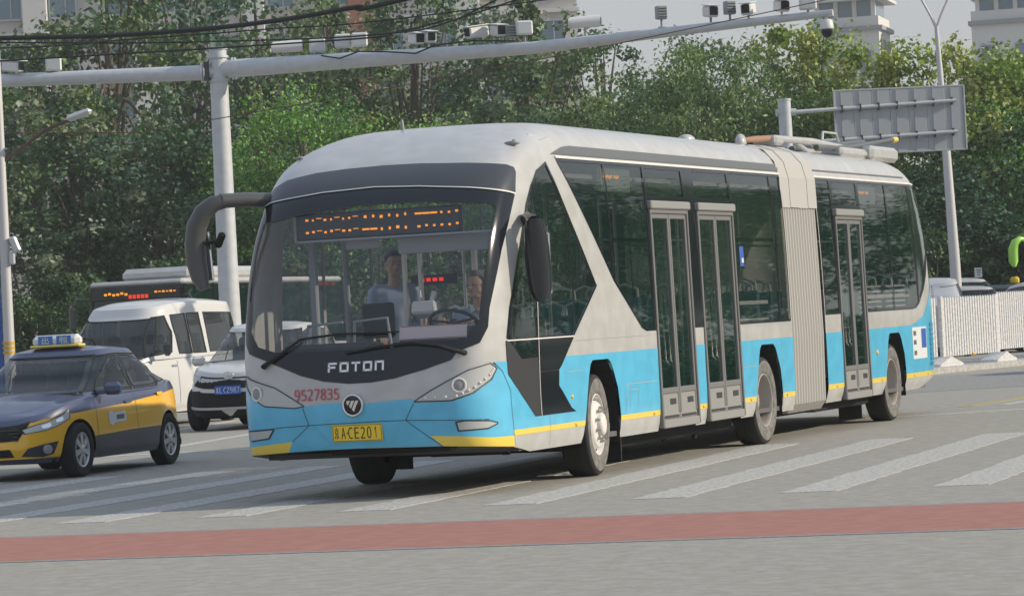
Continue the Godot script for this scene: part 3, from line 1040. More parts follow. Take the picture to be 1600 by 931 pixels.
	mb.tube([Vector3(-0.30, 3.42, 0.6), Vector3(-0.31, 3.55, 0.6)], [0.022, 0.016], 8)
	obj("roof_antenna", mb, "kick_grey", front)
	mb = MB.new()
	mb.tube([sk.p(1.55, 3.32), sk.p(1.95, 3.26), sk.p(2.26, 3.30)], [0.008, 0.008, 0.008], 6)
	obj("roof_crease", mb, "bus_white", front)
	# ---- interior of the front section
	mb = MB.new()
	mb.bx(Vector3(0, 0.385, -2.6), Vector3(2.50, 0.05, 9.3))
	obj("floor_deck", mb, "interior_floor", front)
	mb = MB.new()
	mb.bx(Vector3(0, 2.93, -3.0), Vector3(2.30, 0.04, 8.4))
	obj("ceiling_panel", mb, "interior_wall", front)
	interior(front, -0.8, -7.0, [-1.0, -3.2, -5.4], true)
	cab(front)
	# ---- wheels and underside
	for sd in [1.0, -1.0]:
		wheel_node(front, Vector3(sd * 1.115, 0.497, AXLES[0]), sd, deg_to_rad(5.5), true)
		wheel_node(front, Vector3(sd * 1.115, 0.497, AXLES[1]), sd, 0.0, false)
	for sd in [1.0, -1.0]:
		for k in 2:
			mb = MB.new()
			arch_liner(mb, AXLES[k], sd)
			obj("wheel_well", mb, "under", front)
	mb = MB.new()
	mb.bx(Vector3(0.15, 0.45, 1.4), Vector3(1.2, 0.10, 2.2), 0.03)
	mb.bx(Vector3(0, 0.30, -3.2), Vector3(2.1, 0.16, 4.6), 0.03)
	mb.bx(Vector3(0, 0.50, 1.9), Vector3(2.2, 0.06, 1.3), 0.02)
	mb.bx(Vector3(0.1, 0.44, 1.2), Vector3(0.7, 0.12, 0.5), 0.03)
	mb.bx(Vector3(-0.1, 0.40, 0.5), Vector3(0.5, 0.14, 0.4), 0.03)
	mb.beam(Vector3(0.1, 0.33, 1.3), Vector3(0.85, 0.33, 1.3), 0.06, 0.05)
	mb.beam(Vector3(0.85, 0.46, 1.3), Vector3(0.85, 0.30, 1.3), 0.06, 0.06)
	mb.beam(Vector3(-1.0, 0.45, AXLES[0]), Vector3(1.0, 0.45, AXLES[0]), 0.14, 0.14, 0.02)
	mb.beam(Vector3(-1.0, 0.47, AXLES[1]), Vector3(1.0, 0.47, AXLES[1]), 0.26, 0.26, 0.05)
	mb.sphere(Vector3(0, 0.46, AXLES[1]), Vector3(0.24, 0.24, 0.28), 8, 12)
	mb.tube([Vector3(0.95, 0.33, -3.2), Vector3(0.97, 0.20, -3.2)], 0.03, 6)
	mb.tube([Vector3(0.95, 0.33, -4.3), Vector3(0.97, 0.17, -4.3)], 0.03, 6)
	mb.bx(Vector3(1.12, 0.27, -0.95), Vector3(0.24, 0.34, 0.03))
	mb.bx(Vector3(-1.12, 0.27, -0.95), Vector3(0.24, 0.34, 0.03))
	small(obj("underbody", mb, "under", front))

	# ================= bellows
	var bl := node("bellows", bus)
	var n := 13
	for i in n:
		var z0 := -7.28 - 1.52 * i / n
		var z1 := -7.28 - 1.52 * (i + 1) / n
		var fold := [[z0, -0.075], [lerpf(z0, z1, 0.18), -0.02], [lerpf(z0, z1, 0.36), 0.0], [lerpf(z0, z1, 0.64), 0.0], [lerpf(z0, z1, 0.82), -0.02], [z1, -0.075]]
		var prof := [[1.20, 0.30], [1.27, 0.40], [1.285, 1.2], [1.27, 2.0], [1.25, 2.78]]
		for sd in [-1.0, 1.0]:
			mb = MB.new()
			for f in fold.size() - 1:
				for k in prof.size() - 1:
					mb.face([Vector3(sd * (prof[k][0] + fold[f][1]), prof[k][1], fold[f][0]), Vector3(sd * (prof[k + 1][0] + fold[f][1]), prof[k + 1][1], fold[f][0]), Vector3(sd * (prof[k + 1][0] + fold[f + 1][1]), prof[k + 1][1], fold[f + 1][0]), Vector3(sd * (prof[k][0] + fold[f + 1][1]), prof[k][1], fold[f + 1][0])], Vector3(0, 1.5, (z0 + z1) * 0.5))
			obj("pleat", mb, "bellows", bl)
	mb = MB.new()
	for i in 4:
		var za := -7.25 - 1.58 * i / 4
		var zb := -7.25 - 1.58 * (i + 1) / 4
		var o := 0.0 if i % 2 == 0 else 0.004
		var prof := [[1.262, 2.70], [1.252, 3.05], [1.20, 3.24], [1.08, 3.38], [0.88, 3.46], [0.0, 3.50]]
		for sd in [-1.0, 1.0]:
			for k in prof.size() - 1:
				mb.face([Vector3(sd * (prof[k][0] + o), prof[k][1] + o, za), Vector3(sd * (prof[k + 1][0] + o), prof[k + 1][1] + o, za), Vector3(sd * (prof[k + 1][0] + o), prof[k + 1][1] + o, zb), Vector3(sd * (prof[k][0] + o), prof[k][1] + o, zb)], Vector3(0, 1.5, (za + zb) * 0.5))
	obj("bellows_cover", mb, "bellows_cover", bl)
	mb = MB.new()
	mb.bx(Vector3(0, 0.32, -8.05), Vector3(2.2, 0.10, 1.7))
	mb.tube([Vector3(0, 0.45, -7.2), Vector3(0, 0.45, -8.9)], 0.2, 10)
	obj("turntable", mb, "under", bl)

	# ================= rear section
	var rear := node("rear_section", bus)
	var RB := pv([[ru(-8.83), 1.42], [ru(-13.3), 1.42], [ru(-13.5), 1.435], [ru(-13.68), 1.49], [ru(-14.0), 1.68], [ru(-14.3), 1.92], [ru(-14.54), 2.14], [ru(-14.68), 2.32], [ru(-14.72), 2.6], [1.36, 2.98], [1.42, 3.05], [1.55, 3.075], [ru(-8.83), 3.075]])
	var RBi := inset(RB, -0.025)
	var rp := []
	for s in [[ru(-8.86), ru(-9.50)], [ru(-10.91), ru(-12.28)], [ru(-12.33), ru(-13.66)], [ru(-13.72), 0.5]]:
		rp.append(inter(RBi, rect(s[1], 1.2, s[0], 3.2)))
	var rover := [rect(ru(-10.80), 2.76, ru(-9.60), 3.04)]
	var rdoor := [rect(ru(-10.85), 0.2, ru(-9.55), 2.70)]
	var rpr := []
	for s in [[-8.9, -10.2], [-10.27, -11.7], [-11.77, -13.2]]:
		rpr.append(rect(-ru(s[0]), 1.44, -ru(s[1]), 3.02))
	var rear_glass := rect(-1.0, 1.75, 1.0, 2.85)
	holes = rp + rover + rdoor + rpr + [rear_glass]
	for sd in [1.0, -1.0]:
		holes.append(arch(AXLES[2], 15.6, 1.0, sd))
	mb = MB.new()
	var re := ru(-8.80)
	patch(mb, rk, pv([[-re, 0.36], [re, 0.36], [re, 4.39], [-re, 4.39]]), holes, 0.12, 0.07)
	obj("body_shell", mb, "bus_white", rear)
	paint_pieces(rear, "side_blue_panel", "bus_blue", rk, pv([[re, 0.58], [re, 1.2], [ru(-13.15), 1.21], [ru(-13.4), 1.235], [ru(-13.9), 1.33], [ru(-14.35), 1.60], [ru(-14.85), 2.0], [0.0, 1.7], [0.0, 0.58]]), rdoor + [arch(AXLES[2], 15.6, 1.0, 1.0)], 0.10, 0.07, 0.003)
	paint_pieces(rear, "side_blue_panel", "bus_blue", rk, pv([[-re, 0.58], [-re, 1.2], [0.0, 1.2], [0.0, 0.58]]), [arch(AXLES[2], 15.6, 1.0, -1.0)], 0.10, 0.07, 0.003)
	paint_pieces(rear, "skirt_stripe", "bus_yellow", rk, pv([[re, 0.52], [re, 0.58], [0.3, 0.58], [0.3, 0.52]]), rdoor + [arch(AXLES[2], 15.6, 1.0, 1.0)], 0.10, 0.07, 0.003)
	mb = MB.new()
	patch(mb, rk, RB, rp + rover + rdoor, 0.15, 0.12, 0.004)
	obj("window_surround", mb, "black_gloss", rear)
	mb = MB.new()
	patch(mb, rk, rect(-ru(-8.83), 1.40, -1.9, 3.07), rpr, 0.25, 0.15, 0.004)
	obj("far_window_surround", mb, "black_gloss", rear)
	for p in rp + rover:
		pane(rear, rk, p, "tinted")
	for p in rpr:
		pane(rear, rk, p, "far_pane")
	pane(rear, rk, rear_glass, "tinted", "rear_window")
	bus_door(rear, -9.55, -10.85)
	mb = MB.new()
	skin_line(mb, rk, [Vector2(re, 3.092), Vector2(1.9, 3.092), Vector2(1.45, 3.085)], 0.022, 0.012, 16)
	small(obj("window_rail", mb, "rim_steel", rear))
	mb = MB.new()
	skin_line(mb, rk, [Vector2(re - 0.05, 3.17), Vector2(2.0, 3.17)], 0.02, 0.008, 12)
	obj("roof_seam", mb, "louvre_grey", rear)
	for z in [-9.2, -11.45, -13.2, -14.0]:
		mb = MB.new()
		mb.sphere(rk.p(ru(z), 0.55), Vector3(0.016, 0.02, 0.03), 6, 8)
		obj("side_marker", mb, "amber", rear)
	mb = MB.new()
	mb.sphere(rk.p(ru(-11.25), 0.90), Vector3(0.02, 0.04, 0.05), 6, 8)
	obj("side_marker", mb, "amber", rear)
	# rear vent with slats, stickers
	var vent := node("engine_vent", rear)
	mb = MB.new()
	patch(mb, rk, rect(ru(-14.68), 0.64, ru(-14.20), 1.24), [], 0.1, 0.1, 0.005)
	obj("vent_panel", mb, "vent_blue", vent)
	for k in 9:
		mb = MB.new()
		skin_line(mb, rk, [Vector2(ru(-14.22), 0.68 + k * 0.065), Vector2(ru(-14.66), 0.68 + k * 0.065)], 0.03, 0.014, 4)
		obj("slat", mb, "vent_blue", vent)
	mb = MB.new()
	patch(mb, rk, rect(ru(-13.98), 0.76, ru(-13.18), 1.18), [], 0.2, 0.2, 0.006)
	obj("notice_sticker", mb, "sticker_white", rear)
	mb = MB.new()
	patch(mb, rk, rect(ru(-13.95), 0.90, ru(-13.68), 1.155), [], 0.2, 0.2, 0.009)
	obj("sticker_picture", mb, "sticker_blue", rear)
	mb = MB.new()
	for q in [[1.10, 0.06], [0.98, 0.07], [0.84, 0.06]]:
		patch(mb, rk, rect(ru(-13.38), q[0] - 0.03, ru(-13.24), q[0] + 0.03), [], 0.2, 0.2, 0.009)
	small(obj("sticker_print", mb, "louvre_grey", rear))
	mb = MB.new()
	mb.bx(Vector3(0, 0.39, -11.4), Vector3(2.50, 0.05, 5.2))
	obj("floor_deck", mb, "interior_floor", rear)
	mb = MB.new()
	mb.bx(Vector3(0, 2.93, -11.0), Vector3(2.30, 0.04, 4.4))
	obj("ceiling_panel", mb, "interior_wall", rear)
	interior(rear, -8.95, -14.0, [-9.3, -11.0], false)
	mb = MB.new()
	for z in [[-10.95, -12.2], [-12.35, -13.5]]:
		for k in 5:
			mb.bx(Vector3(1.16, 1.48 + k * 0.065, (z[0] + z[1]) * 0.5), Vector3(0.02, 0.022, absf(z[1] - z[0]) - 0.1))
	small(obj("heater_grille", mb, "white_plastic", rear))
	for sd in [1.0, -1.0]:
		wheel_node(rear, Vector3(sd * 1.115, 0.497, AXLES[2]), sd, 0.0, false)
	for sd in [1.0, -1.0]:
		mb = MB.new()
		arch_liner(mb, AXLES[2], sd)
		obj("wheel_well", mb, "under", rear)
	mb = MB.new()
	mb.bx(Vector3(0, 0.32, -10.2), Vector3(2.2, 0.14, 2.6), 0.03)
	mb.bx(Vector3(0, 0.42, -13.7), Vector3(2.2, 0.12, 1.6), 0.03)
	mb.beam(Vector3(-1.0, 0.47, AXLES[2]), Vector3(1.0, 0.47, AXLES[2]), 0.26, 0.26, 0.05)
	mb.bx(Vector3(0.9, 0.25, -11.3), Vector3(0.3, 0.36, 0.03))
	small(obj("underbody", mb, "under", rear))
	# ---- roof gear: current collector poles folded down, housings
	mb = MB.new()
	mb.box(Transform3D(Basis(), Vector3(0.55, 3.49, -12.2)), Vector3(0.75, 0.12, 1.4), 0.04)
	mb.box(Transform3D(Basis(), Vector3(0.60, 3.50, -13.5)), Vector3(0.80, 0.20, 1.4), 0.05)
	obj("air_conditioner", mb, "bus_white", rear)
	var pg := node("trolley_poles", bus)
	mb = MB.new()
	mb.sphere(Vector3(0.8, 3.48, -7.3), Vector3(0.06, 0.11, 0.13), 8, 12)
	obj("insulator_cap", mb, "bus_white", pg)
	mb = MB.new()
	mb.sphere(Vector3(0.75, 3.45, -5.3), Vector3(0.09, 0.075, 0.20), 8, 12)
	obj("insulator_cap", mb, "bus_white", pg)
	mb = MB.new()
	mb.tube([Vector3(0.8, 3.52, -7.45), Vector3(0.8, 3.54, -7.9), Vector3(0.8, 3.57, -8.5)], [0.03, 0.045, 0.04], 10)
	obj("wrapped_cable", mb, "brown_wrap", pg)
	mb = MB.new()
	mb.bx(Vector3(0.75, 3.55, -8.65), Vector3(0.3, 0.12, 0.35), 0.03)
	mb.tube([Vector3(0.8, 3.58, -8.75), Vector3(0.8, 3.59, -10.5), Vector3(0.82, 3.55, -12.1)], [0.04, 0.045, 0.035], 10)
	mb.tube([Vector3(0.85, 3.62, -10.8), Vector3(0.85, 3.72, -10.85), Vector3(0.85, 3.72, -11.5), Vector3(0.85, 3.62, -11.6)], 0.018, 6)
	mb.tube([Vector3(0.78, 3.56, -9.8), Vector3(0.78, 3.47, -10.3), Vector3(0.78, 3.48, -10.9), Vector3(0.78, 3.57, -11.1)], 0.03, 8)
	obj("pole_mount", mb, "bus_white", pg)
	mb = MB.new()
	mb.tube([Vector3(0.82, 3.52, -10.6), Vector3(0.82, 3.56, -12.2), Vector3(0.82, 3.73, -14.6)], [0.04, 0.04, 0.03], 8)
	mb.tube([Vector3(0.50, 3.52, -10.6), Vector3(0.50, 3.60, -12.2), Vector3(0.50, 3.72, -14.3)], [0.04, 0.04, 0.03], 8)
	obj("collector_pole", mb, "louvre_grey", pg)
	mb = MB.new()
	mb.tube([Vector3(0.82, 3.73, -14.6), Vector3(0.82, 3.745, -14.85)], 0.04, 8)
	obj("pole_shoe", mb, "bus_yellow", pg)

# seats, stanchions and hand rails along the saloon
func interior(parent, z_from: float, z_to: float, posts: Array, front: bool):
	var seat := MB.new()
	seat.bx(Vector3(0, 0.46, 0), Vector3(0.44, 0.08, 0.42), 0.03)
	seat.box(Transform3D(Basis(Vector3(1, 0, 0), -0.12), Vector3(0, 0.80, -0.22)), Vector3(0.44, 0.66, 0.06), 0.03)
	seat.bx(Vector3(0, 0.22, 0), Vector3(0.30, 0.44, 0.30), 0.02)
	var seat_mesh := seat.mesh()
	var grip := MB.new()
	grip.tube([Vector3(-0.18, 1.05, -0.27), Vector3(-0.16, 1.22, -0.30), Vector3(0.0, 1.28, -0.31), Vector3(0.16, 1.22, -0.30), Vector3(0.18, 1.05, -0.27)], 0.018, 6)
	var grip_mesh := grip.mesh()
	var z := z_from - 0.3
	while z > z_to + 0.3:
		for x in [-0.95, -0.47, 0.95]:
			if x > 0 and front and z > -5.4 or x > 0 and not front and z > -11.0:
				continue
			var s := node("seat", parent, Vector3(x, 0.62 if z < -5.0 else 0.45, z))
			obj("cushion", seat_mesh, "seat", s)
			obj("grip", grip_mesh, "white_plastic", s)
		z -= 0.85
	for pz in posts:
		for x in [-0.35, 0.55]:
			var mb := MB.new()
			mb.tube([Vector3(x, 0.4, pz), Vector3(x, 2.92, pz)], 0.019, 8)
			obj("stanchion", mb, "steel", parent)
	for x in [-0.35, 0.55]:
		var mb := MB.new()
		mb.tube([Vector3(x, 2.35, z_from), Vector3(x, 2.35, z_to)], 0.017, 6)
		obj("hand_rail", mb, "steel", parent)
	var mb := MB.new()
	for k in 3:
		var y := [1.62, 1.62, 1.46][k] as float
		var a := -5.35 if front else -11.05
		mb.tube([Vector3(1.17, y - k * 0.02, a), Vector3(1.17, y - k * 0.02, a - (1.4 if front else 2.6))], 0.015, 6)
	small(obj("window_guard_rail", mb, "white_plastic", parent))
	# destination display facing the kerb
	var dz := -1.27 if front else -11.45
	var d := node("side_display", parent)
	mb = MB.new()
	mb.bx(Vector3(1.185, 2.90, dz), Vector3(0.05, 0.24, 1.0), 0.01)
	obj("display_case", mb, "led_side", d)
	mb = MB.new()
	for k in 9:
		if k == 5:
			continue
		mb.bx(Vector3(1.213, 2.93 + (0.01 if k % 2 == 0 else 0.0), dz + 0.34 - k * 0.055), Vector3(0.008, 0.03, 0.035))
	small(obj("display_text", mb, "led_orange", d))

# driver's place, dashboard, displays
func cab(parent):
	var mb := MB.new()
	mb.bx(Vector3(0, 1.10, 2.42), Vector3(2.15, 0.42, 0.42), 0.06)
	mb.box(Transform3D(Basis(Vector3(1, 0, 0), 0.25), Vector3(0.65, 1.40, 2.22)), Vector3(0.80, 0.20, 0.34), 0.05)
	mb.bx(Vector3(-0.45, 1.37, 2.30), Vector3(0.9, 0.12, 0.3), 0.04)
	obj("dashboard", mb, "dash", parent)
	mb = MB.new()
	var wc := Transform3D(Basis(Vector3(1, 0, 0), -0.55), Vector3(0.66, 1.56, 1.98))
	var ring := []
	for k in 25:
		ring.append(wc * Vector3(cos(TAU * k / 24) * 0.23, 0, sin(TAU * k / 24) * 0.23))
	mb.tube(ring, 0.017, 8, false)
	for a in [0.3, PI - 0.3, -PI / 2]:
		mb.tube([wc * Vector3.ZERO, wc * Vector3(cos(a) * 0.22, 0, sin(a) * 0.22)], 0.014, 6)
	mb.sphere(wc * Vector3.ZERO, Vector3(0.06, 0.04, 0.06), 6, 10)
	mb.tube([wc * Vector3.ZERO, wc * Vector3(0, -0.35, 0.0)], 0.03, 8)
	obj("steering_wheel", mb, "dash", parent)
	var ds := node("driver_seat", parent)
	mb = MB.new()
	mb.bx(Vector3(0.68, 0.98, 1.40), Vector3(0.52, 0.14, 0.50), 0.04)
	mb.box(Transform3D(Basis(Vector3(1, 0, 0), -0.15), Vector3(0.68, 1.36, 1.12)), Vector3(0.48, 0.70, 0.12), 0.04)
	mb.bx(Vector3(0.68, 0.66, 1.38), Vector3(0.36, 0.52, 0.36), 0.03)
	obj("cushion", mb, "dash", ds)
	mb = MB.new()
	mb.box(Transform3D(Basis(Vector3(1, 0, 0), -0.15), Vector3(0.68, 1.84, 1.03)), Vector3(0.28, 0.2, 0.09), 0.035)
	obj("headrest", mb, "dash", ds)
	# driver platform and partition
	mb = MB.new()
	mb.bx(Vector3(0.65, 0.52, 1.45), Vector3(1.15, 0.24, 1.7), 0.02)
	obj("platform", mb, "interior_floor", parent)
	mb = MB.new()
	for q in [[-0.10, 1.25], [0.02, 1.15]]:
		mb.bx(Vector3(q[0], 1.45, q[1]), Vector3(0.045, 1.75, 0.04), 0.008)
	mb.bx(Vector3(0.55, 2.30, 1.0), Vector3(1.2, 0.04, 0.04), 0.008)
	mb.bx(Vector3(0.50, 1.45, 0.95), Vector3(0.05, 1.75, 0.05), 0.008)
	small(obj("partition_frame", mb, "steel", parent))
	mb = MB.new()
	mb.bx(Vector3(0.60, 1.0, 0.92), Vector3(1.15, 1.1, 0.03))
	obj("partition_panel", mb, "interior_wall", parent)
	mb = MB.new()
	mb.bx(Vector3(-0.85, 1.75, 1.7), Vector3(0.07, 1.5, 0.07), 0.01)
	mb.bx(Vector3(-0.85, 2.0, 0.9), Vector3(0.05, 1.7, 0.05), 0.01)
	small(obj("door_post", mb, "visor_grey", parent))
	# fare machine
	var fm := node("fare_machine", parent)
	mb = MB.new()
	mb.bx(Vector3(0.24, 1.0, 1.62), Vector3(0.26, 1.0, 0.26), 0.03)
	obj("pedestal", mb, "grey_plastic", fm)
	mb = MB.new()
	mb.box(Transform3D(Basis(Vector3(1, 0, 0), -0.3), Vector3(0.25, 1.70, 1.64)), Vector3(0.24, 0.13, 0.18), 0.02)
	mb.tube([Vector3(0.20, 1.76, 1.62), Vector3(0.17, 1.88, 1.58)], 0.012, 6)
	mb.tube([Vector3(0.30, 1.76, 1.62), Vector3(0.32, 1.86, 1.58)], [0.025, 0.03], 8)
	obj("reader", mb, "white_plastic", fm)
	# front destination display
	var led := node("destination_display", parent)
	mb = MB.new()
	mb.bx(Vector3(-0.02, 2.52, 2.04), Vector3(1.64, 0.25, 0.10), 0.015)
	obj("display_panel", mb, "led_panel", led)
	mb = MB.new()
	mb.bx(Vector3(0.16, 2.385, 2.07), Vector3(1.98, 0.022, 0.08), 0.005)
	mb.bx(Vector3(-0.84, 2.51, 2.07), Vector3(0.022, 0.25, 0.08), 0.005)
	obj("display_frame", mb, "visor_grey", led)
	mb = MB.new()
	var r2 := RandomNumberGenerator.new()
	r2.seed = 12
	# two rows of partly lit characters: words left, route number, words right
	for row in 2:
		var y := 2.585 - row * 0.115
		for g in [[-0.72, -0.23, 9], [-0.13, 0.27, 6], [0.40, 0.78, 6]]:
			for k in g[2]:
				var x: float = lerpf(g[0], g[1], float(k) / (g[2] - 1))
				if (row == 0 and g[0] > 0.3 and k < 3) or (row == 1 and g[0] > -0.2 and g[0] < 0 and k < 2):
					mb.bx(Vector3(x, y, 2.092), Vector3(0.070, 0.017, 0.006))
				elif g[2] == 9 and k % 3 == 2:
					mb.bx(Vector3(x, y + 0.012, 2.092), Vector3(0.05, 0.007, 0.006))
				else:
					var w := r2.randf_range(0.016, 0.030)
					mb.bx(Vector3(x, y + r2.randf_range(-0.006, 0.006), 2.092), Vector3(w, 0.026 if g[2] == 6 and g[0] < 0 else 0.019, 0.006))
	small(obj("display_text", mb, "led_orange", led))
	mb = MB.new()
	mb.box(Transform3D(Basis(Vector3(1, 0, 0), 0.2), Vector3(0.62, 2.30, 1.96)), Vector3(0.98, 0.16, 0.02), 0.008)
	obj("sun_visor", mb, "visor_grey", parent)
	mb = MB.new()
	mb.box(Transform3D(Basis(Vector3(1, 0, 0), 0.2), Vector3(-0.22, 2.34, 1.98)), Vector3(0.34, 0.10, 0.02), 0.008)
	obj("sun_visor", mb, "visor_grey", parent)
	mb = MB.new()
	mb.bx(Vector3(-0.60, 1.62, 0.75), Vector3(0.34, 0.34, 0.05), 0.02)
	obj("monitor", mb, "dash", parent)
	mb = MB.new()
	mb.bx(Vector3(-0.68, 2.01, -1.0), Vector3(0.5, 0.10, 0.05), 0.01)
	obj("saloon_display", mb, "dash", parent)
	mb = MB.new()
	for k in 4:
		mb.bx(Vector3(-0.80 + k * 0.07, 2.01, -0.965), Vector3(0.045, 0.035, 0.01))
	small(obj("saloon_text", mb, "led_red", parent))
	# barrier rails behind the windscreen
	mb = MB.new()
	mb.tube([Vector3(-0.35, 1.35, 2.0), Vector3(-0.33, 1.62, 2.0), Vector3(0.0, 1.64, 2.0), Vector3(0.03, 1.35, 2.0)], 0.016, 6)
	mb.tube([Vector3(-0.85, 1.35, 2.0), Vector3(-0.80, 1.60, 2.0), Vector3(-0.45, 1.62, 2.0)], 0.016, 6)
	small(obj("cab_rail", mb, "visor_grey", parent))

# ------------------------------------------------------------------ cars

class CarSkin:
	var flip := false
	var cabin := false
	var zf := 2.2
	var zr := -2.2
	var w := 0.88
	var nf := 3.0
	var nr := 3.0
	var low := 0.2
	var line := []          # [[z, y], ...] shoulder line, front to rear falling z
	var top := []           # roof line (cabin only)
	var k := []             # [v, width factor, front offset, rear offset]
	var crown := 0.05
	static func at(t: Array, x: float, c: int) -> float:
		var up: bool = t[-1][0] > t[0][0]
		for i in t.size() - 1:
			var a: float = t[i][0]
			var b: float = t[i + 1][0]
			if (up and x <= b) or (not up and x >= b) or i == t.size() - 2:
				var s := clampf((x - a) / (b - a), 0, 1)
				s = s * s * (3.0 - 2.0 * s) * 0.5 + s * 0.5
				return lerpf(t[i][c], t[i + 1][c], s)
		return t[-1][c]
	func p(u: float, v: float) -> Vector3:
		var a := absf(u)
		var W := w * at(k, v, 1)
		var F := zf + at(k, v, 2)
		var R := zr + at(k, v, 3)
		var zc := (F + R) * 0.5
		var L := (F - R) * 0.5
		var n := nf if a < PI / 2 else nr
		var st := absf(sin(a))
		var ct := absf(cos(a))
		var r := pow(pow(st, n) + pow(ct, n), -1.0 / n)
		var z := zc + L * r * ct * (1.0 if a < PI / 2 else -1.0)
		var x := W * r * st
		var y := 0.0
		if cabin:
			var yb := at(line, z, 1)
			var yt := at(top, z, 1)
			y = lerpf(yb, yt, minf(v, 1.0))
		else:
			y = lerpf(low, at(line, z, 1), minf(v, 1.0))
		if v > 1.0:
			y += crown * sin((v - 1.0) * PI * 0.5)
		return Vector3(signf(u) * x, y, z)
	# side coordinates: along z at height-fraction v
	func u_of(z: float, v: float, s := 1.0) -> float:
		var a := 0.02
		var b := PI - 0.02
		for i in 26:
			var m := (a + b) * 0.5
			if p(m, v).z > z:
				a = m
			else:
				b = m
		return s * (a + b) * 0.5
	func v_of(z: float, y: float) -> float:
		if cabin:
			return clampf((y - at(line, z, 1)) / maxf(at(top, z, 1) - at(line, z, 1), 0.01), 0.0, 1.0)
		return clampf((y - low) / (at(line, z, 1) - low), 0.0, 1.0)
	func uv(z: float, y: float, s := 1.0) -> Vector2:
		var v := v_of(z, y)
		return Vector2(u_of(z, v, s), v)
	# front coordinates: across x at height-fraction v
	func ux(x: float, v: float, rear := false) -> float:
		var a := 0.0
		var b := PI / 2
		for i in 26:
			var m := (a + b) * 0.5
			if absf(p(PI - m if rear else m, v).x) < absf(x):
				a = m
			else:
				b = m
		var r := (a + b) * 0.5
		return signf(x) * (PI - r if rear else r)

func side_poly(sk, pts: Array, s: float) -> PackedVector2Array:
	var r := PackedVector2Array()
	for i in pts.size():
		var a: Array = pts[i]
		var b: Array = pts[(i + 1) % pts.size()]
		var steps := maxi(1, int(ceil(absf(a[0] - b[0]) / 0.25)))
		for k in steps:
			var f := float(k) / steps
			r.append(sk.uv(lerpf(a[0], b[0], f), lerpf(a[1], b[1], f), s))
	return ccw(r)

func front_poly(sk, pts: Array, rear := false) -> PackedVector2Array:
	var r := PackedVector2Array()
	for i in pts.size():
		var a: Array = pts[i]
		var b: Array = pts[(i + 1) % pts.size()]
		var steps := maxi(1, int(ceil(absf(a[0] - b[0]) / 0.2)))
		for k in steps:
			var f := float(k) / steps
			var v := lerpf(a[1], b[1], f)
			r.append(Vector2(sk.ux(lerpf(a[0], b[0], f), v, rear), v))
	return ccw(r)

func car_wheel(parent, at: Vector3, side: float, r: float, style: int):
	var w := node("wheel", parent, at, 0.0 if side > 0 else PI)
	var id := Transform3D()
	var mb := MB.new()
	var q := r * 0.64
	mb.lathe(id, [Vector2(q, 0.07), Vector2(q + 0.03, 0.095), Vector2(r - 0.02, 0.098), Vector2(r, 0.08), Vector2(r, -0.08), Vector2(r - 0.03, -0.1), Vector2(q, -0.09)], 28)
	obj("tyre", mb, "rubber", w)
	mb = MB.new()
	mb.lathe(id, [Vector2(q + 0.004, 0.085), Vector2(q - 0.012, 0.088), Vector2(q - 0.022, 0.06), Vector2(q - 0.022, -0.03)], 28)
	var n := 7 if style == 0 else 5
	for k in n:
		var a := TAU * k / n
		var d := Vector3(0, cos(a), sin(a))
		var e := Vector3(0, -sin(a), cos(a))
		var o := Vector3(1, 0, 0)
		var r0 := r * 0.10
		var r1 := q - 0.01
		mb.face([d * r0 + e * 0.022 + o * 0.088, d * r1 + e * 0.040 + o * 0.078, d * r1 - e * 0.040 + o * 0.078, d * r0 - e * 0.022 + o * 0.088], Vector3.ZERO)
		mb.face([d * r0 + e * 0.022 + o * 0.088, d * r1 + e * 0.040 + o * 0.078, d * r1 + e * 0.036 + o * 0.045, d * r0 + e * 0.018 + o * 0.05], d * q - e)
		mb.face([d * r0 - e * 0.022 + o * 0.088, d * r1 - e * 0.040 + o * 0.078, d * r1 - e * 0.036 + o * 0.045, d * r0 - e * 0.018 + o * 0.05], d * q + e)
	mb.lathe(id, [Vector2(r * 0.19, 0.06), Vector2(r * 0.18, 0.092), Vector2(r * 0.1, 0.098), Vector2(0, 0.098)], 16)
	obj("wheel_cover", mb, "alloy", w)
	mb = MB.new()
	mb.lathe(id, [Vector2(q - 0.02, 0.035), Vector2(0.0, 0.035)], 20)
	obj("brake_disc", mb, "under", w)

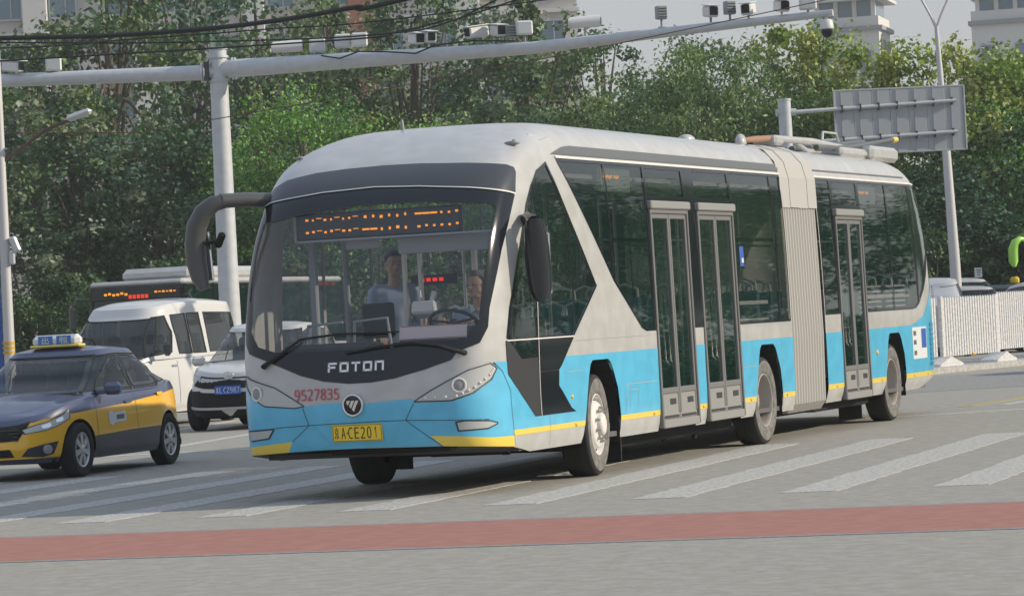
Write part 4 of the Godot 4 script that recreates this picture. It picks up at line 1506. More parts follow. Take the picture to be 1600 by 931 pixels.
func car(P: Dictionary) -> Node3D:
	var c := thing(P.name, P.label, P.category, P.at, P.turn, P.get("group", ""))
	var sk := CarSkin.new()
	sk.flip = false
	sk.zf = P.zf; sk.zr = P.zr; sk.w = P.w; sk.low = P.low; sk.line = P.line
	sk.nf = P.get("nf", 3.2); sk.nr = P.get("nr", 3.2); sk.crown = P.get("crown", 0.05)
	sk.k = P.get("k", [[0.0, 0.93, -0.10, 0.10], [0.12, 0.98, -0.02, 0.02], [0.4, 1.0, 0.0, 0.0], [0.7, 0.99, -0.03, 0.01], [0.9, 0.965, -0.10, 0.03], [1.0, 0.93, -0.17, 0.08], [1.35, 0.70, -0.32, 0.25], [2.0, 0.0, -0.6, 0.6]])
	var g := CarSkin.new()
	g.flip = false
	g.cabin = true
	g.zf = P.cowl; g.zr = P.deck; g.w = P.w; g.line = P.line; g.top = P.top
	g.nf = P.get("gnf", 5.0); g.nr = P.get("gnr", 4.0); g.crown = P.get("gcrown", 0.05)
	g.k = [[0.0, P.wg[0], 0.0, 0.0], [0.5, (P.wg[0] + P.wg[1]) * 0.5 + 0.015, P.roof_f * 0.5, P.roof_r * 0.5], [0.92, P.wg[1] + 0.012, P.roof_f * 0.93, P.roof_r * 0.93], [1.0, P.wg[1] - 0.03, P.roof_f, P.roof_r], [1.4, P.wg[1] * 0.72, P.roof_f - 0.12, P.roof_r + 0.12], [2.0, 0.0, P.roof_f - 0.4, P.roof_r + 0.4]]
	var arches := []
	for s in [1.0, -1.0]:
		for z in P.axles:
			var R: float = P.wr + 0.045
			var poly := []
			for i in 13:
				var a := PI * i / 12.0
				poly.append([z + cos(a) * R * 1.03, P.wr + sin(a) * R])
			poly.append([z - R * 0.98, P.low - 0.0])
			poly.append([z + R * 0.98, P.low - 0.0])
			arches.append(side_poly(sk, poly, s))
	var holes_b := arches.duplicate()
	var mb := MB.new()
	patch(mb, sk, rect(-PI, 0.0, PI, 1.995), holes_b, 0.10, 0.09)
	obj("body", mb, P.paint, c)
	for zone in P.get("zones", []):
		for s in [1.0, -1.0]:
			mb = MB.new()
			patch(mb, sk, side_poly(sk, zone.pts, s), arches, 0.08, 0.09, zone.get("off", 0.004))
			obj(zone.name, mb, zone.mat, c)
	for zone in P.get("fronts", []):
		mb = MB.new()
		patch(mb, sk, front_poly(sk, zone.pts), arches, 0.06, 0.07, zone.get("off", 0.004))
		obj(zone.name, mb, zone.mat, c)
	# greenhouse: painted frame with glazed openings
	var panes := []
	for wd in P.windows:
		for s in [1.0, -1.0]:
			panes.append([side_poly(g, wd, s), "side_window"])
	panes.append([front_poly(g, P.screen), "windscreen"])
	if P.has("back"):
		panes.append([front_poly(g, P.back, true), "rear_window"])
	var gh := []
	for q in panes:
		gh.append(q[0])
	mb = MB.new()
	patch(mb, g, rect(-PI, 0.0, PI, 1.995), gh, 0.10, 0.10)
	obj("cabin_frame", mb, P.get("roof_paint", P.paint), c)
	for q in panes:
		mb = MB.new()
		patch(mb, g, q[0], [], 0.10, 0.10, -0.004)
		obj(q[1], mb, "car_glass", c)
	for q in panes:
		mb = MB.new()
		patch(mb, g, inset(q[0], 0.012), [inset(q[0], -0.006)], 0.10, 0.10, 0.003)
		obj("window_seal", mb, "under", c)
	# inside: floor at belt height, seats
	var zc: float = (P.cowl + P.deck) * 0.5
	var yb: float = CarSkin.at(P.line, zc, 1)
	mb = MB.new()
	mb.bx(Vector3(0, yb - 0.04, zc), Vector3(P.w * 1.55, 0.16, (P.cowl - P.deck) * 0.90), 0.03)
	obj("interior_trim", mb, "dash", c)
	for z in P.get("seats", []):
		for x in [-0.36, 0.36]:
			mb = MB.new()
			mb.box(Transform3D(Basis(Vector3(1, 0, 0), -0.2), Vector3(x, yb + 0.10, z)), Vector3(0.46, 0.34, 0.13), 0.05)
			mb.box(Transform3D(Basis(Vector3(1, 0, 0), -0.15), Vector3(x, yb + 0.33, z - 0.05)), Vector3(0.26, 0.17, 0.09), 0.04)
			obj("seat_back", mb, "dash", c)
	for s in [1.0, -1.0]:
		for z in P.axles:
			car_wheel(c, Vector3(s * (P.w - 0.115), P.wr, z), s, P.wr, P.get("style", 0))
	mb = MB.new()
	mb.bx(Vector3(0, P.low + 0.06, zc * 0.3), Vector3(P.w * 1.6, 0.12, (P.zf - P.zr) * 0.86), 0.03)
	for z in P.axles:
		mb.bx(Vector3(0, P.wr + 0.12, z), Vector3(P.w * 1.35, P.wr * 1.6, P.wr * 2.3))
	obj("underbody", mb, "under", c)
	# door mirrors
	if P.has("mirror"):
		for s in [1.0, -1.0]:
			mb = MB.new()
			var q: Array = P.mirror
			mb.box(Transform3D(Basis(Vector3.UP, -0.25 * s), Vector3(s * (P.w + q[3]), q[1], q[0])), q[2], 0.045)
			mb.beam(Vector3(s * (P.w - 0.10), q[1] - 0.04, q[0]), Vector3(s * (P.w + 0.03), q[1] - 0.03, q[0]), 0.06, 0.05, 0.01)
			obj("door_mirror", mb, P.get("mirror_paint", P.paint), c)
	c.set_meta("skins", [sk, g])
	return c

# number plate on a car: child of it
func plate(c, at: Vector3, text: String, m: String, ink: String):
	var pl := node("number_plate", c, at)
	var mb := MB.new()
	mb.bx(Vector3.ZERO, Vector3(0.44, 0.14, 0.01), 0.004)
	obj("plate_board", mb, m, pl)
	mb = MB.new()
	strokes(mb, Transform3D(Basis(), Vector3(-0.175, 0, 0.005)), JING, Vector2(0.045, 0.09), 0.008)
	var x := -0.115
	for ch in text:
		if ch == " ":
			mb.bx(Vector3(x - 0.018, 0, 0.006), Vector3(0.01, 0.01, 0.003))
			x += 0.012
			continue
		writing(mb, Transform3D(Basis(), Vector3(x, 0, 0.006)), ch, 0.014 if ch == "1" else 0.042, 0.09)
		x += 0.056
	obj("plate_characters", mb, ink, pl)

func drop_skins(c):
	var s = c.get_meta("skins")
	c.remove_meta("skins")
	return s

func build_traffic():
	paint("taxi_blue", lin(0.045, 0.06, 0.125), 0.3)
	paint("taxi_yellow", lin(0.82, 0.44, 0.015), 0.35)
	paint("taxi_navy", lin(0.018, 0.022, 0.04), 0.4)
	paint("car_white", lin(0.58, 0.58, 0.57), 0.3)
	paint("car_silver", lin(0.42, 0.43, 0.45), 0.3)
	paint("car_dark", lin(0.03, 0.04, 0.07), 0.3)
	paint("lime", lin(0.30, 0.60, 0.06), 0.4)
	mat("alloy", lin(0.55, 0.55, 0.56), 0.35, 0.5)
	mat("taxi_lamp_blue", lin(0.05, 0.20, 0.55), 0.4)
	mat("taxi_lamp_yellow", lin(0.75, 0.50, 0.03), 0.4)
	# ---------------- taxi
	var line := [[2.3, 0.60], [1.95, 0.74], [1.45, 0.86], [0.95, 0.93], [0.2, 0.925], [-0.8, 0.95], [-1.7, 1.03], [-2.2, 1.03]]
	var top := [[1.2, 1.30], [0.4, 1.445], [-0.2, 1.475], [-0.8, 1.455], [-1.4, 1.37], [-1.8, 1.25]]
	var yel := "taxi_yellow"
	var t := car({"name": "taxi", "label": "blue and yellow taxi sedan with a white and blue roof sign at the left edge", "category": "taxi", "at": Vector3(-5.50, 0, -42.45), "turn": deg_to_rad(-16.9),
		"zf": 2.26, "zr": -2.24, "w": 0.885, "low": 0.20, "line": line, "top": top, "paint": "taxi_blue", "cowl": 1.18, "deck": -1.86, "roof_f": -0.98, "roof_r": 0.86, "wg": [0.93, 0.70], "axles": [1.36, -1.30], "wr": 0.315, "crown": 0.06, "nf": 3.5, "nr": 3.6,
		"zones": [
			{"name": "yellow_side", "mat": yel, "pts": [[2.2, 0.26], [2.2, 0.60], [1.9, 0.70], [1.5, 0.74], [1.0, 0.77], [0.2, 0.80], [-0.9, 0.87], [-1.6, 0.92], [-2.2, 0.93], [-2.2, 0.26], [-1.3, 0.26], [-0.94, 0.50], [0.0, 0.49], [1.0, 0.46], [1.36, 0.26]]},
			{"name": "navy_sill", "mat": "taxi_navy", "pts": [[1.08, 0.20], [1.04, 0.455], [0.0, 0.485], [-0.97, 0.495], [-0.98, 0.20]], "off": 0.005},
			{"name": "headlamp", "mat": "lamp_lens", "pts": [[1.52, 0.795], [1.62, 0.74], [1.9, 0.655], [2.12, 0.585], [2.13, 0.545], [1.95, 0.575], [1.72, 0.635], [1.56, 0.69]], "off": 0.010},
			{"name": "lamp_reflector", "mat": "chrome", "pts": [[1.66, 0.715], [1.72, 0.70], [1.78, 0.675], [1.78, 0.65], [1.72, 0.655], [1.66, 0.675]], "off": 0.013},
			{"name": "lamp_reflector", "mat": "chrome", "pts": [[1.86, 0.655], [1.92, 0.64], [1.98, 0.62], [1.98, 0.59], [1.92, 0.595], [1.86, 0.615]], "off": 0.013},
			{"name": "lamp_rim", "mat": "seam", "pts": [[1.50, 0.805], [1.62, 0.75], [1.9, 0.663], [2.13, 0.592], [2.14, 0.538], [1.95, 0.567], [1.72, 0.627], [1.54, 0.685]], "off": 0.007},
			{"name": "fog_recess", "mat": "taxi_navy", "pts": [[1.80, 0.44], [1.98, 0.42], [2.15, 0.38], [2.18, 0.29], [2.0, 0.27], [1.86, 0.30]], "off": 0.010},
			{"name": "door_handle", "mat": "taxi_blue", "pts": [[0.10, 0.835], [-0.10, 0.845], [-0.10, 0.810], [0.10, 0.80]], "off": 0.022},
			{"name": "door_handle", "mat": "taxi_yellow", "pts": [[-0.92, 0.895], [-1.10, 0.905], [-1.10, 0.870], [-0.92, 0.86]], "off": 0.022},
			{"name": "door_seam", "mat": "seam", "pts": [[-0.235, 0.92], [-0.235, 0.25], [-0.243, 0.25], [-0.243, 0.92]], "off": 0.006},
			{"name": "door_seam", "mat": "seam", "pts": [[0.895, 0.92], [0.905, 0.30], [0.897, 0.30], [0.887, 0.92]], "off": 0.006},
			{"name": "door_badge", "mat": "sticker_white", "pts": [[0.62, 0.66], [0.60, 0.72], [0.53, 0.735], [0.47, 0.71], [0.12, 0.72], [0.10, 0.60], [0.46, 0.59], [0.52, 0.555], [0.60, 0.58]], "off": 0.007},
			{"name": "badge_print", "mat": "louvre_grey", "pts": [[0.40, 0.68], [0.17, 0.685], [0.17, 0.63], [0.40, 0.625]], "off": 0.009}],
		"fronts": [
			{"name": "yellow_bumper", "mat": yel, "pts": [[-0.78, 0.14], [0.78, 0.14], [0.78, 0.86], [0.6, 0.88], [0.45, 0.93], [-0.45, 0.93], [-0.6, 0.88], [-0.78, 0.86]], "off": 0.0035},
			{"name": "grille", "mat": "under", "pts": [[-0.42, 0.62], [0.42, 0.62], [0.52, 0.93], [-0.52, 0.93]], "off": 0.008},
			{"name": "lower_intake", "mat": "under", "pts": [[-0.38, 0.20], [0.38, 0.20], [0.34, 0.42], [-0.34, 0.42]], "off": 0.008}],
		"windows": [[[0.74, 0.97], [0.52, 1.12], [0.22, 1.28], [0.02, 1.37], [-0.20, 1.385], [-0.26, 0.97]], [[-0.34, 0.97], [-0.30, 1.385], [-0.6, 1.375], [-0.96, 1.29], [-1.10, 1.02], [-1.06, 0.99]], [[-1.17, 1.03], [-1.05, 1.27], [-1.35, 1.16], [-1.52, 1.07], [-1.50, 1.05]]],
		"screen": [[-0.70, 0.06], [0.70, 0.06], [0.55, 0.90], [-0.55, 0.90]], "back": [[-0.66, 0.12], [0.66, 0.12], [0.56, 0.88], [-0.56, 0.88]],
		"seats": [0.1, -0.9], "mirror": [0.72, 1.00, Vector3(0.24, 0.15, 0.12), 0.11]})
	drop_skins(t)
	# grille bars
	for k in 4:
		var gb := MB.new()
		gb.bx(Vector3(0, 0.475 + k * 0.038, 2.20 - k * 0.012), Vector3(0.86, 0.012, 0.03), 0.004)
		obj("grille_bar", gb, "charcoal", t)
	var fl := MB.new()
	fl.lathe(Transform3D(Basis(Vector3.UP, -PI / 2 + 0.7), Vector3(0.68, 0.355, 1.97)), [Vector2(0.055, 0.0), Vector2(0.055, 0.045), Vector2(0.045, 0.05), Vector2(0.0, 0.055)], 16)
	obj("fog_lamp", fl, "grey_plastic", t)
	# roof sign
	var rs := node("roof_sign", t, Vector3(0, 1.515, 0.02))
	var mb := MB.new()
	mb.box(Transform3D(Basis(), Vector3(0, 0.075, 0)), Vector3(0.62, 0.15, 0.17), 0.05)
	obj("sign_body", mb, "white_plastic", rs)
	mb = MB.new()
	mb.bx(Vector3(0, 0.015, 0), Vector3(0.66, 0.035, 0.20), 0.015)
	obj("sign_base", mb, "bus_yellow", rs)
	mb = MB.new()
	for x in [-0.12, 0.12]:
		mb.bx(Vector3(x, 0.085, 0.085), Vector3(0.19, 0.105, 0.006))
	obj("sign_field", mb, "taxi_lamp_blue", rs)
	mb = MB.new()
	strokes(mb, Transform3D(Basis(), Vector3(-0.12, 0.085, 0.089)), CHU, Vector2(0.10, 0.075), 0.013)
	strokes(mb, Transform3D(Basis(), Vector3(0.12, 0.085, 0.089)), ZU, Vector2(0.11, 0.075), 0.012)
	obj("sign_characters", mb, "sticker_white", rs)
	mb = MB.new()
	mb.tube([Vector3(0.35, 1.50, -0.35), Vector3(0.33, 1.58, -0.28), Vector3(0.20, 1.63, -0.05), Vector3(0.05, 1.64, 0.1)], 0.010, 6)
	obj("aerial", mb, "under", t)

	# ---------------- white van behind the taxi
	var vline := [[2.5, 0.85], [2.2, 1.02], [1.9, 1.12], [1.5, 1.18], [0.0, 1.20], [-2.5, 1.22]]
	var vtop := [[1.9, 1.80], [1.0, 2.08], [0.2, 2.16], [-1.0, 2.19], [-2.4, 2.15]]
	var v := car({"name": "white_van", "label": "tall plain white van standing behind the taxi", "category": "van", "at": Vector3(-6.6, 0, -62.8), "turn": deg_to_rad(-19.0),
		"zf": 2.45, "zr": -2.55, "w": 0.95, "low": 0.25, "line": vline, "top": vtop, "paint": "car_white", "cowl": 1.98, "deck": -2.52, "roof_f": -1.05, "roof_r": 0.12, "wg": [0.955, 0.80], "axles": [1.6, -1.6], "wr": 0.34, "nf": 3.2, "nr": 6.0, "gnf": 5.0, "gnr": 7.0, "crown": 0.04, "gcrown": 0.08,
		"zones": [{"name": "headlamp", "mat": "lamp_lens", "pts": [[1.95, 1.00], [2.3, 0.86], [2.32, 0.72], [2.05, 0.80]], "off": 0.006}, {"name": "door_seam", "mat": "seam_light", "pts": [[0.62, 1.15], [0.62, 0.4], [0.605, 0.4], [0.605, 1.15]], "off": 0.006}, {"name": "door_handle", "mat": "grey_plastic", "pts": [[0.86, 1.08], [0.66, 1.08], [0.66, 1.045], [0.86, 1.045]], "off": 0.02}],
		"fronts": [{"name": "grille", "mat": "under", "pts": [[-0.5, 0.55], [0.5, 0.55], [0.55, 0.75], [-0.55, 0.75]], "off": 0.006}],
		"windows": [[[1.62, 1.24], [1.25, 1.70], [0.98, 1.92], [0.72, 1.94], [0.66, 1.66], [0.80, 1.30]], [[0.48, 1.27], [0.52, 1.95], [-0.02, 1.97], [-0.05, 1.27]], [[-0.12, 1.27], [-0.10, 1.97], [-0.62, 1.98], [-0.66, 1.27]], [[-0.85, 1.28], [-0.83, 1.98], [-2.2, 1.96], [-2.25, 1.28]]],
		"screen": [[-0.84, 0.10], [0.84, 0.10], [0.68, 0.80], [-0.68, 0.80]], "seats": [0.55, -0.4, -1.3], "mirror": [1.42, 1.36, Vector3(0.16, 0.24, 0.10), 0.14], "mirror_paint": "charcoal"})
	drop_skins(v)

	# ---------------- white SUV
	var sline := [[2.35, 0.86], [2.0, 0.98], [1.4, 1.05], [0.9, 1.08], [0.0, 1.07], [-1.6, 1.12], [-2.3, 1.12]]
	var stop := [[1.2, 1.40], [0.5, 1.62], [-0.2, 1.69], [-1.2, 1.66], [-2.0, 1.55]]
	var s := car({"name": "white_suv", "label": "white SUV with black grille and blue plate just left of the trolleybus front", "category": "SUV", "at": Vector3(-4.15, 0, -59.2), "turn": deg_to_rad(-13.0),
		"zf": 2.32, "zr": -2.28, "w": 0.93, "low": 0.24, "line": sline, "top": stop, "paint": "car_white", "cowl": 1.12, "deck": -2.15, "roof_f": -0.85, "roof_r": 0.4, "wg": [0.95, 0.72], "axles": [1.38, -1.31], "wr": 0.355, "nf": 3.4, "crown": 0.05, "style": 1,
		"zones": [{"name": "headlamp", "mat": "lamp_lens", "pts": [[1.72, 0.94], [2.1, 0.90], [2.26, 0.87], [2.27, 0.80], [2.0, 0.80], [1.80, 0.86]], "off": 0.007}, {"name": "dark_sill", "mat": "under", "pts": [[1.0, 0.24], [1.0, 0.40], [-0.95, 0.40], [-0.95, 0.24]], "off": 0.006}, {"name": "dark_lower_corner", "mat": "under", "pts": [[1.78, 0.24], [1.80, 0.50], [1.95, 0.66], [2.2, 0.66], [2.3, 0.24]], "off": 0.006}],
		"fronts": [{"name": "grille", "mat": "under", "pts": [[-0.66, 0.70], [0.66, 0.70], [0.50, 0.93], [-0.50, 0.93]], "off": 0.007}, {"name": "lower_grille", "mat": "under", "pts": [[-0.78, 0.16], [0.78, 0.16], [0.74, 0.50], [0.60, 0.60], [-0.60, 0.60], [-0.74, 0.50]], "off": 0.007}, {"name": "skid_plate", "mat": "car_silver", "pts": [[-0.78, 0.17], [0.78, 0.17], [0.78, 0.235], [-0.78, 0.235]], "off": 0.03}],
		"windows": [[[0.78, 1.12], [0.3, 1.50], [-0.1, 1.60], [-0.35, 1.60], [-0.35, 1.12]], [[-0.42, 1.12], [-0.42, 1.60], [-1.1, 1.58], [-1.35, 1.50], [-1.3, 1.14]]],
		"screen": [[-0.80, 0.08], [0.80, 0.08], [0.64, 0.90], [-0.64, 0.90]], "seats": [0.1, -0.9], "mirror": [0.62, 1.14, Vector3(0.22, 0.17, 0.13), 0.10]})
	drop_skins(s)
	plate(s, Vector3(0.0, 0.66, 2.335), "L CZ987", "plate_blue", "sticker_white")
	mb = MB.new()
	var along := Transform3D(Basis(Vector3(0, 0, 1), Vector3.UP, Vector3(-1, 0, 0)), Vector3(0, 0.89, 2.25))
	var e1 := []
	var e2 := []
	var e3 := []
	for k in 25:
		var a := TAU * k / 24
		e1.append(Vector3(cos(a) * 0.085, 0.90 + sin(a) * 0.058, 2.27))
		e2.append(Vector3(cos(a) * 0.026, 0.893 + sin(a) * 0.046, 2.275))
		e3.append(Vector3(cos(a) * 0.055, 0.925 + sin(a) * 0.022, 2.275))
	mb.tube(e1, 0.010, 6, false)
	mb.tube(e2, 0.008, 6, false)
	mb.tube(e3, 0.008, 6, false)
	obj("grille_badge", mb, "chrome", s)

	# ---------------- city bus farther back
	far_bus()

	# ---------------- parked cars behind the white fence
	var pline := [[2.3, 0.72], [1.9, 0.86], [1.0, 0.95], [-1.0, 0.98], [-2.2, 1.0]]
	var ptop := [[1.2, 1.32], [0.4, 1.47], [-0.6, 1.49], [-1.8, 1.30]]
	var base := {"name": "parked_car", "category": "car", "group": "cars parked behind the white fence", "zf": 2.25, "zr": -2.25, "w": 0.89, "low": 0.2, "line": pline, "top": ptop, "cowl": 1.15, "deck": -1.9, "roof_f": -0.95, "roof_r": 0.8, "wg": [0.94, 0.72], "axles": [1.35, -1.3], "wr": 0.32,
		"windows": [[[0.82, 0.99], [0.25, 1.34], [-0.25, 1.42], [-0.28, 0.99]], [[-0.35, 1.0], [-0.32, 1.42], [-0.9, 1.36], [-1.25, 1.06]]], "screen": [[-0.76, 0.08], [0.76, 0.08], [0.62, 0.90], [-0.62, 0.90]], "back": [[-0.7, 0.12], [0.7, 0.12], [0.6, 0.88], [-0.6, 0.88]], "seats": [0.1], "zones": [{"name": "headlamp", "mat": "lamp_lens", "pts": [[1.6, 0.82], [2.1, 0.68], [2.1, 0.60], [1.7, 0.68]]}]}
	var lot := [
		["car_silver", "silver car end on behind the fence nearest the trolleybus tail", 10.95, -92.0, 175.0, 1.34],
		["car_silver", "low silver grey car broadside behind the fence left of the yellow roof sign", 12.35, -93.0, 100.0, 1.18],
		["car_dark", "dark car with a pale roof behind the low silver grey one", 12.85, -98.0, 100.0, 1.34],
		["car_dark", "dark car carrying a small yellow taxi roof sign behind the fence", 13.95, -97.5, 95.0, 1.18],
		["car_white", "white car behind the fence at the right edge of the view", 14.35, -93.0, 60.0, 1.2]]
	for k in lot.size():
		var d: Dictionary = base.duplicate()
		d.paint = lot[k][0]
		d.label = lot[k][1]
		d.at = Vector3(lot[k][2], 0, lot[k][3])
		d.turn = deg_to_rad(lot[k][4])
		if k == 2:
			d.roof_paint = "car_silver"
		var pc := car(d)
		drop_skins(pc)
		pc.scale = Vector3(1.05, lot[k][5], 1.05)
		if k == 3:
			var sg := MB.new()
			sg.box(Transform3D(Basis(), Vector3(0, 1.61, 0.0)), Vector3(0.5, 0.18, 0.16), 0.05)
			obj("roof_sign", sg, "taxi_lamp_yellow", pc)

# ordinary single-deck bus, mostly hidden: front with display, white roof pod, one side
func far_bus():
	var b := thing("city_bus", "city bus with dark front and orange route display behind the white van", "bus", Vector3(-9.18, 0, -87.5), deg_to_rad(-17.0))
	b.scale = Vector3(1.0, 0.945, 1.0)
	var W := 1.27
	var mb := MB.new()
	mb.box(Transform3D(Basis(), Vector3(0, 3.10, -5.4)), Vector3(2.5, 0.16, 11.6), 0.06)
	obj("roof", mb, "bus_white", b)
	mb = MB.new()
	mb.box(Transform3D(Basis(), Vector3(0, 3.33, -3.2)), Vector3(1.9, 0.36, 4.6), 0.12)
	obj("roof_pod", mb, "bus_white", b)
	mb = MB.new()
	mb.box(Transform3D(Basis(), Vector3(0, 0.83, -5.5)), Vector3(2.54, 0.92, 11.8), 0.06)
	obj("lower_body", mb, "bus_white", b)
	for z in [0.25, -1.7, -3.2, -4.8, -6.4, -8.0, -9.6, -11.2]:
		for s in [1.0, -1.0]:
			mb = MB.new()
			mb.bx(Vector3(s * 1.22, 2.16, z), Vector3(0.08, 1.76, 0.14), 0.01)
			obj("window_pillar", mb, "black_gloss", b)
	for k in 7:
		var z0: float = [0.18, -1.77, -3.27, -4.87, -6.47, -8.07, -9.67][k]
		var z1: float = [-1.63, -3.13, -4.73, -6.33, -7.93, -9.53, -11.13][k]
		for s in [1.0, -1.0]:
			mb = MB.new()
			mb.bx(Vector3(s * 1.235, 2.16, (z0 + z1) * 0.5), Vector3(0.012, 1.74, z0 - z1))
			obj("window_pane", mb, "tinted", b)
	mb = MB.new()
	mb.bx(Vector3(0, 1.32, 0.40), Vector3(2.5, 0.10, 0.10), 0.02)
	mb.bx(Vector3(0, 2.86, 0.40), Vector3(2.5, 0.36, 0.10), 0.02)
	for s in [1.0, -1.0]:
		mb.bx(Vector3(s * 1.20, 2.1, 0.40), Vector3(0.10, 1.7, 0.10), 0.02)
	obj("front_mask", mb, "black_gloss", b)
	mb = MB.new()
	mb.bx(Vector3(0, 2.02, 0.41), Vector3(2.3, 1.32, 0.012))
	obj("windscreen", mb, "tinted", b)
	mb = MB.new()
	for k in 6:
		mb.bx(Vector3(-0.80 + k * 0.11, 2.84 + 0.02 * sin(k * 2.0), 0.456), Vector3(0.075, 0.06, 0.01))
		mb.bx(Vector3(0.55 + k * 0.10, 2.86, 0.456), Vector3(0.065, 0.05 if k % 2 == 0 else 0.03, 0.01))
	obj("display_text", mb, "led_orange", b)
	mb = MB.new()
	for k in 5:
		mb.bx(Vector3(-0.14 + k * 0.11, 2.76, 0.456), Vector3(0.08, 0.10, 0.01))
	obj("route_number", mb, "led_red", b)
	for s in [1.0, -1.0]:
		mb = MB.new()
		mb.tube([Vector3(s * 1.2, 2.72, 0.4), Vector3(s * 1.5, 2.76, 0.65), Vector3(s * 1.6, 2.6, 0.7)], 0.03, 8)
		mb.bx(Vector3(s * 1.6, 2.25, 0.7), Vector3(0.20, 0.62, 0.12), 0.05)
		obj("mirror", mb, "charcoal", b)
		for z in [-2.4, -8.6]:
			car_wheel(b, Vector3(s * 1.15, 0.48, z), s, 0.48, 1)
	mb = MB.new()
	mb.bx(Vector3(0, 0.32, -5.5), Vector3(2.2, 0.2, 10.6))
	obj("underbody", mb, "under", b)
	mb = MB.new()
	mb.bx(Vector3(0, 1.25, -5.5), Vector3(2.4, 0.05, 11.4))
	obj("saloon_floor", mb, "interior_floor", b)

	# second bus, only its lime mirror and front corner reach into view
	var g := thing("green_bus", "bus with a lime green mirror at the right edge of the view", "bus", Vector3(16.12, 0, -101.6), deg_to_rad(-4.0))
	mb = MB.new()
	mb.box(Transform3D(Basis(), Vector3(0, 2.2, -5.5)), Vector3(2.5, 1.9, 11.0), 0.15)
	obj("upper_body", mb, "black_gloss", g)
	mb = MB.new()
	mb.box(Transform3D(Basis(), Vector3(0, 0.8, -5.5)), Vector3(2.55, 0.95, 11.1), 0.12)
	obj("lower_body", mb, "car_white", g)
	mb = MB.new()
	mb.box(Transform3D(Basis(), Vector3(0, 3.2, -5.5)), Vector3(2.4, 0.2, 11.0), 0.08)
	obj("roof", mb, "lime", g)
	mb = MB.new()
	mb.bx(Vector3(-0.55, 1.95, 0.02), Vector3(1.15, 1.0, 0.03), 0.01)
	obj("windscreen", mb, "car_glass", g)
	mb = MB.new()
	mb.bx(Vector3(0, 1.33, 0.05), Vector3(2.3, 0.08, 0.03), 0.01)
	obj("front_stripe", mb, "number_red", g)
	mb = MB.new()
	mb.tube([Vector3(-1.1, 3.05, 0.1), Vector3(-1.4, 3.1, 0.5), Vector3(-1.55, 3.0, 0.6), Vector3(-1.62, 2.8, 0.6), Vector3(-1.62, 2.45, 0.6), Vector3(-1.60, 2.3, 0.6)], [0.06, 0.08, 0.12, 0.15, 0.14, 0.05], 12)
	obj("mirror", mb, "lime", g)
	for s in [1.0, -1.0]:
		for z in [-2.4, -8.6]:
			car_wheel(g, Vector3(s * 1.15, 0.48, z), s, 0.48, 1)

# ------------------------------------------------------------------ ground and markings

func sheet(mb: MB, pts: Array, y: float):
	for i in range(1, pts.size() - 1):
		mb.tri(Vector3(pts[0][0], y, pts[0][1]), Vector3(pts[i][0], y, pts[i][1]), Vector3(pts[i + 1][0], y, pts[i + 1][1]), Vector3.UP, Vector3.UP, Vector3.UP)

# the thickness of a coat of road paint along one of its edges
func edge(mb: MB, a: Vector2, b: Vector2, y: float, inside: Vector2):
	mb.face([Vector3(a.x, y, a.y), Vector3(b.x, y, b.y), Vector3(b.x, -0.002, b.y), Vector3(a.x, -0.002, a.y)], Vector3(inside.x, 0, inside.y))

# a flat mark with slightly worn, uneven long edges
func worn_strip(mb: MB, a: Vector2, b: Vector2, c: Vector2, d: Vector2, y: float, wob: float, steps := 24):
	# a-b: one long edge, d-c: the other
	var pa := a
	var pd := d
	for i in range(1, steps + 1):
		var f := float(i) / steps
		var qa := a.lerp(b, f) + Vector2(rng.randf_range(-wob, wob), 0)
		var qd := d.lerp(c, f) + Vector2(rng.randf_range(-wob, wob), 0)
		sheet(mb, [[pa.x, pa.y], [qa.x, qa.y], [qd.x, qd.y], [pd.x, pd.y]], y)
		edge(mb, pa, qa, y, qd)
		edge(mb, pd, qd, y, qa)
		if i == 1:
			edge(mb, pa, pd, y, qa)
		if i == steps:
			edge(mb, qa, qd, y, pa)
		pa = qa
		pd = qd

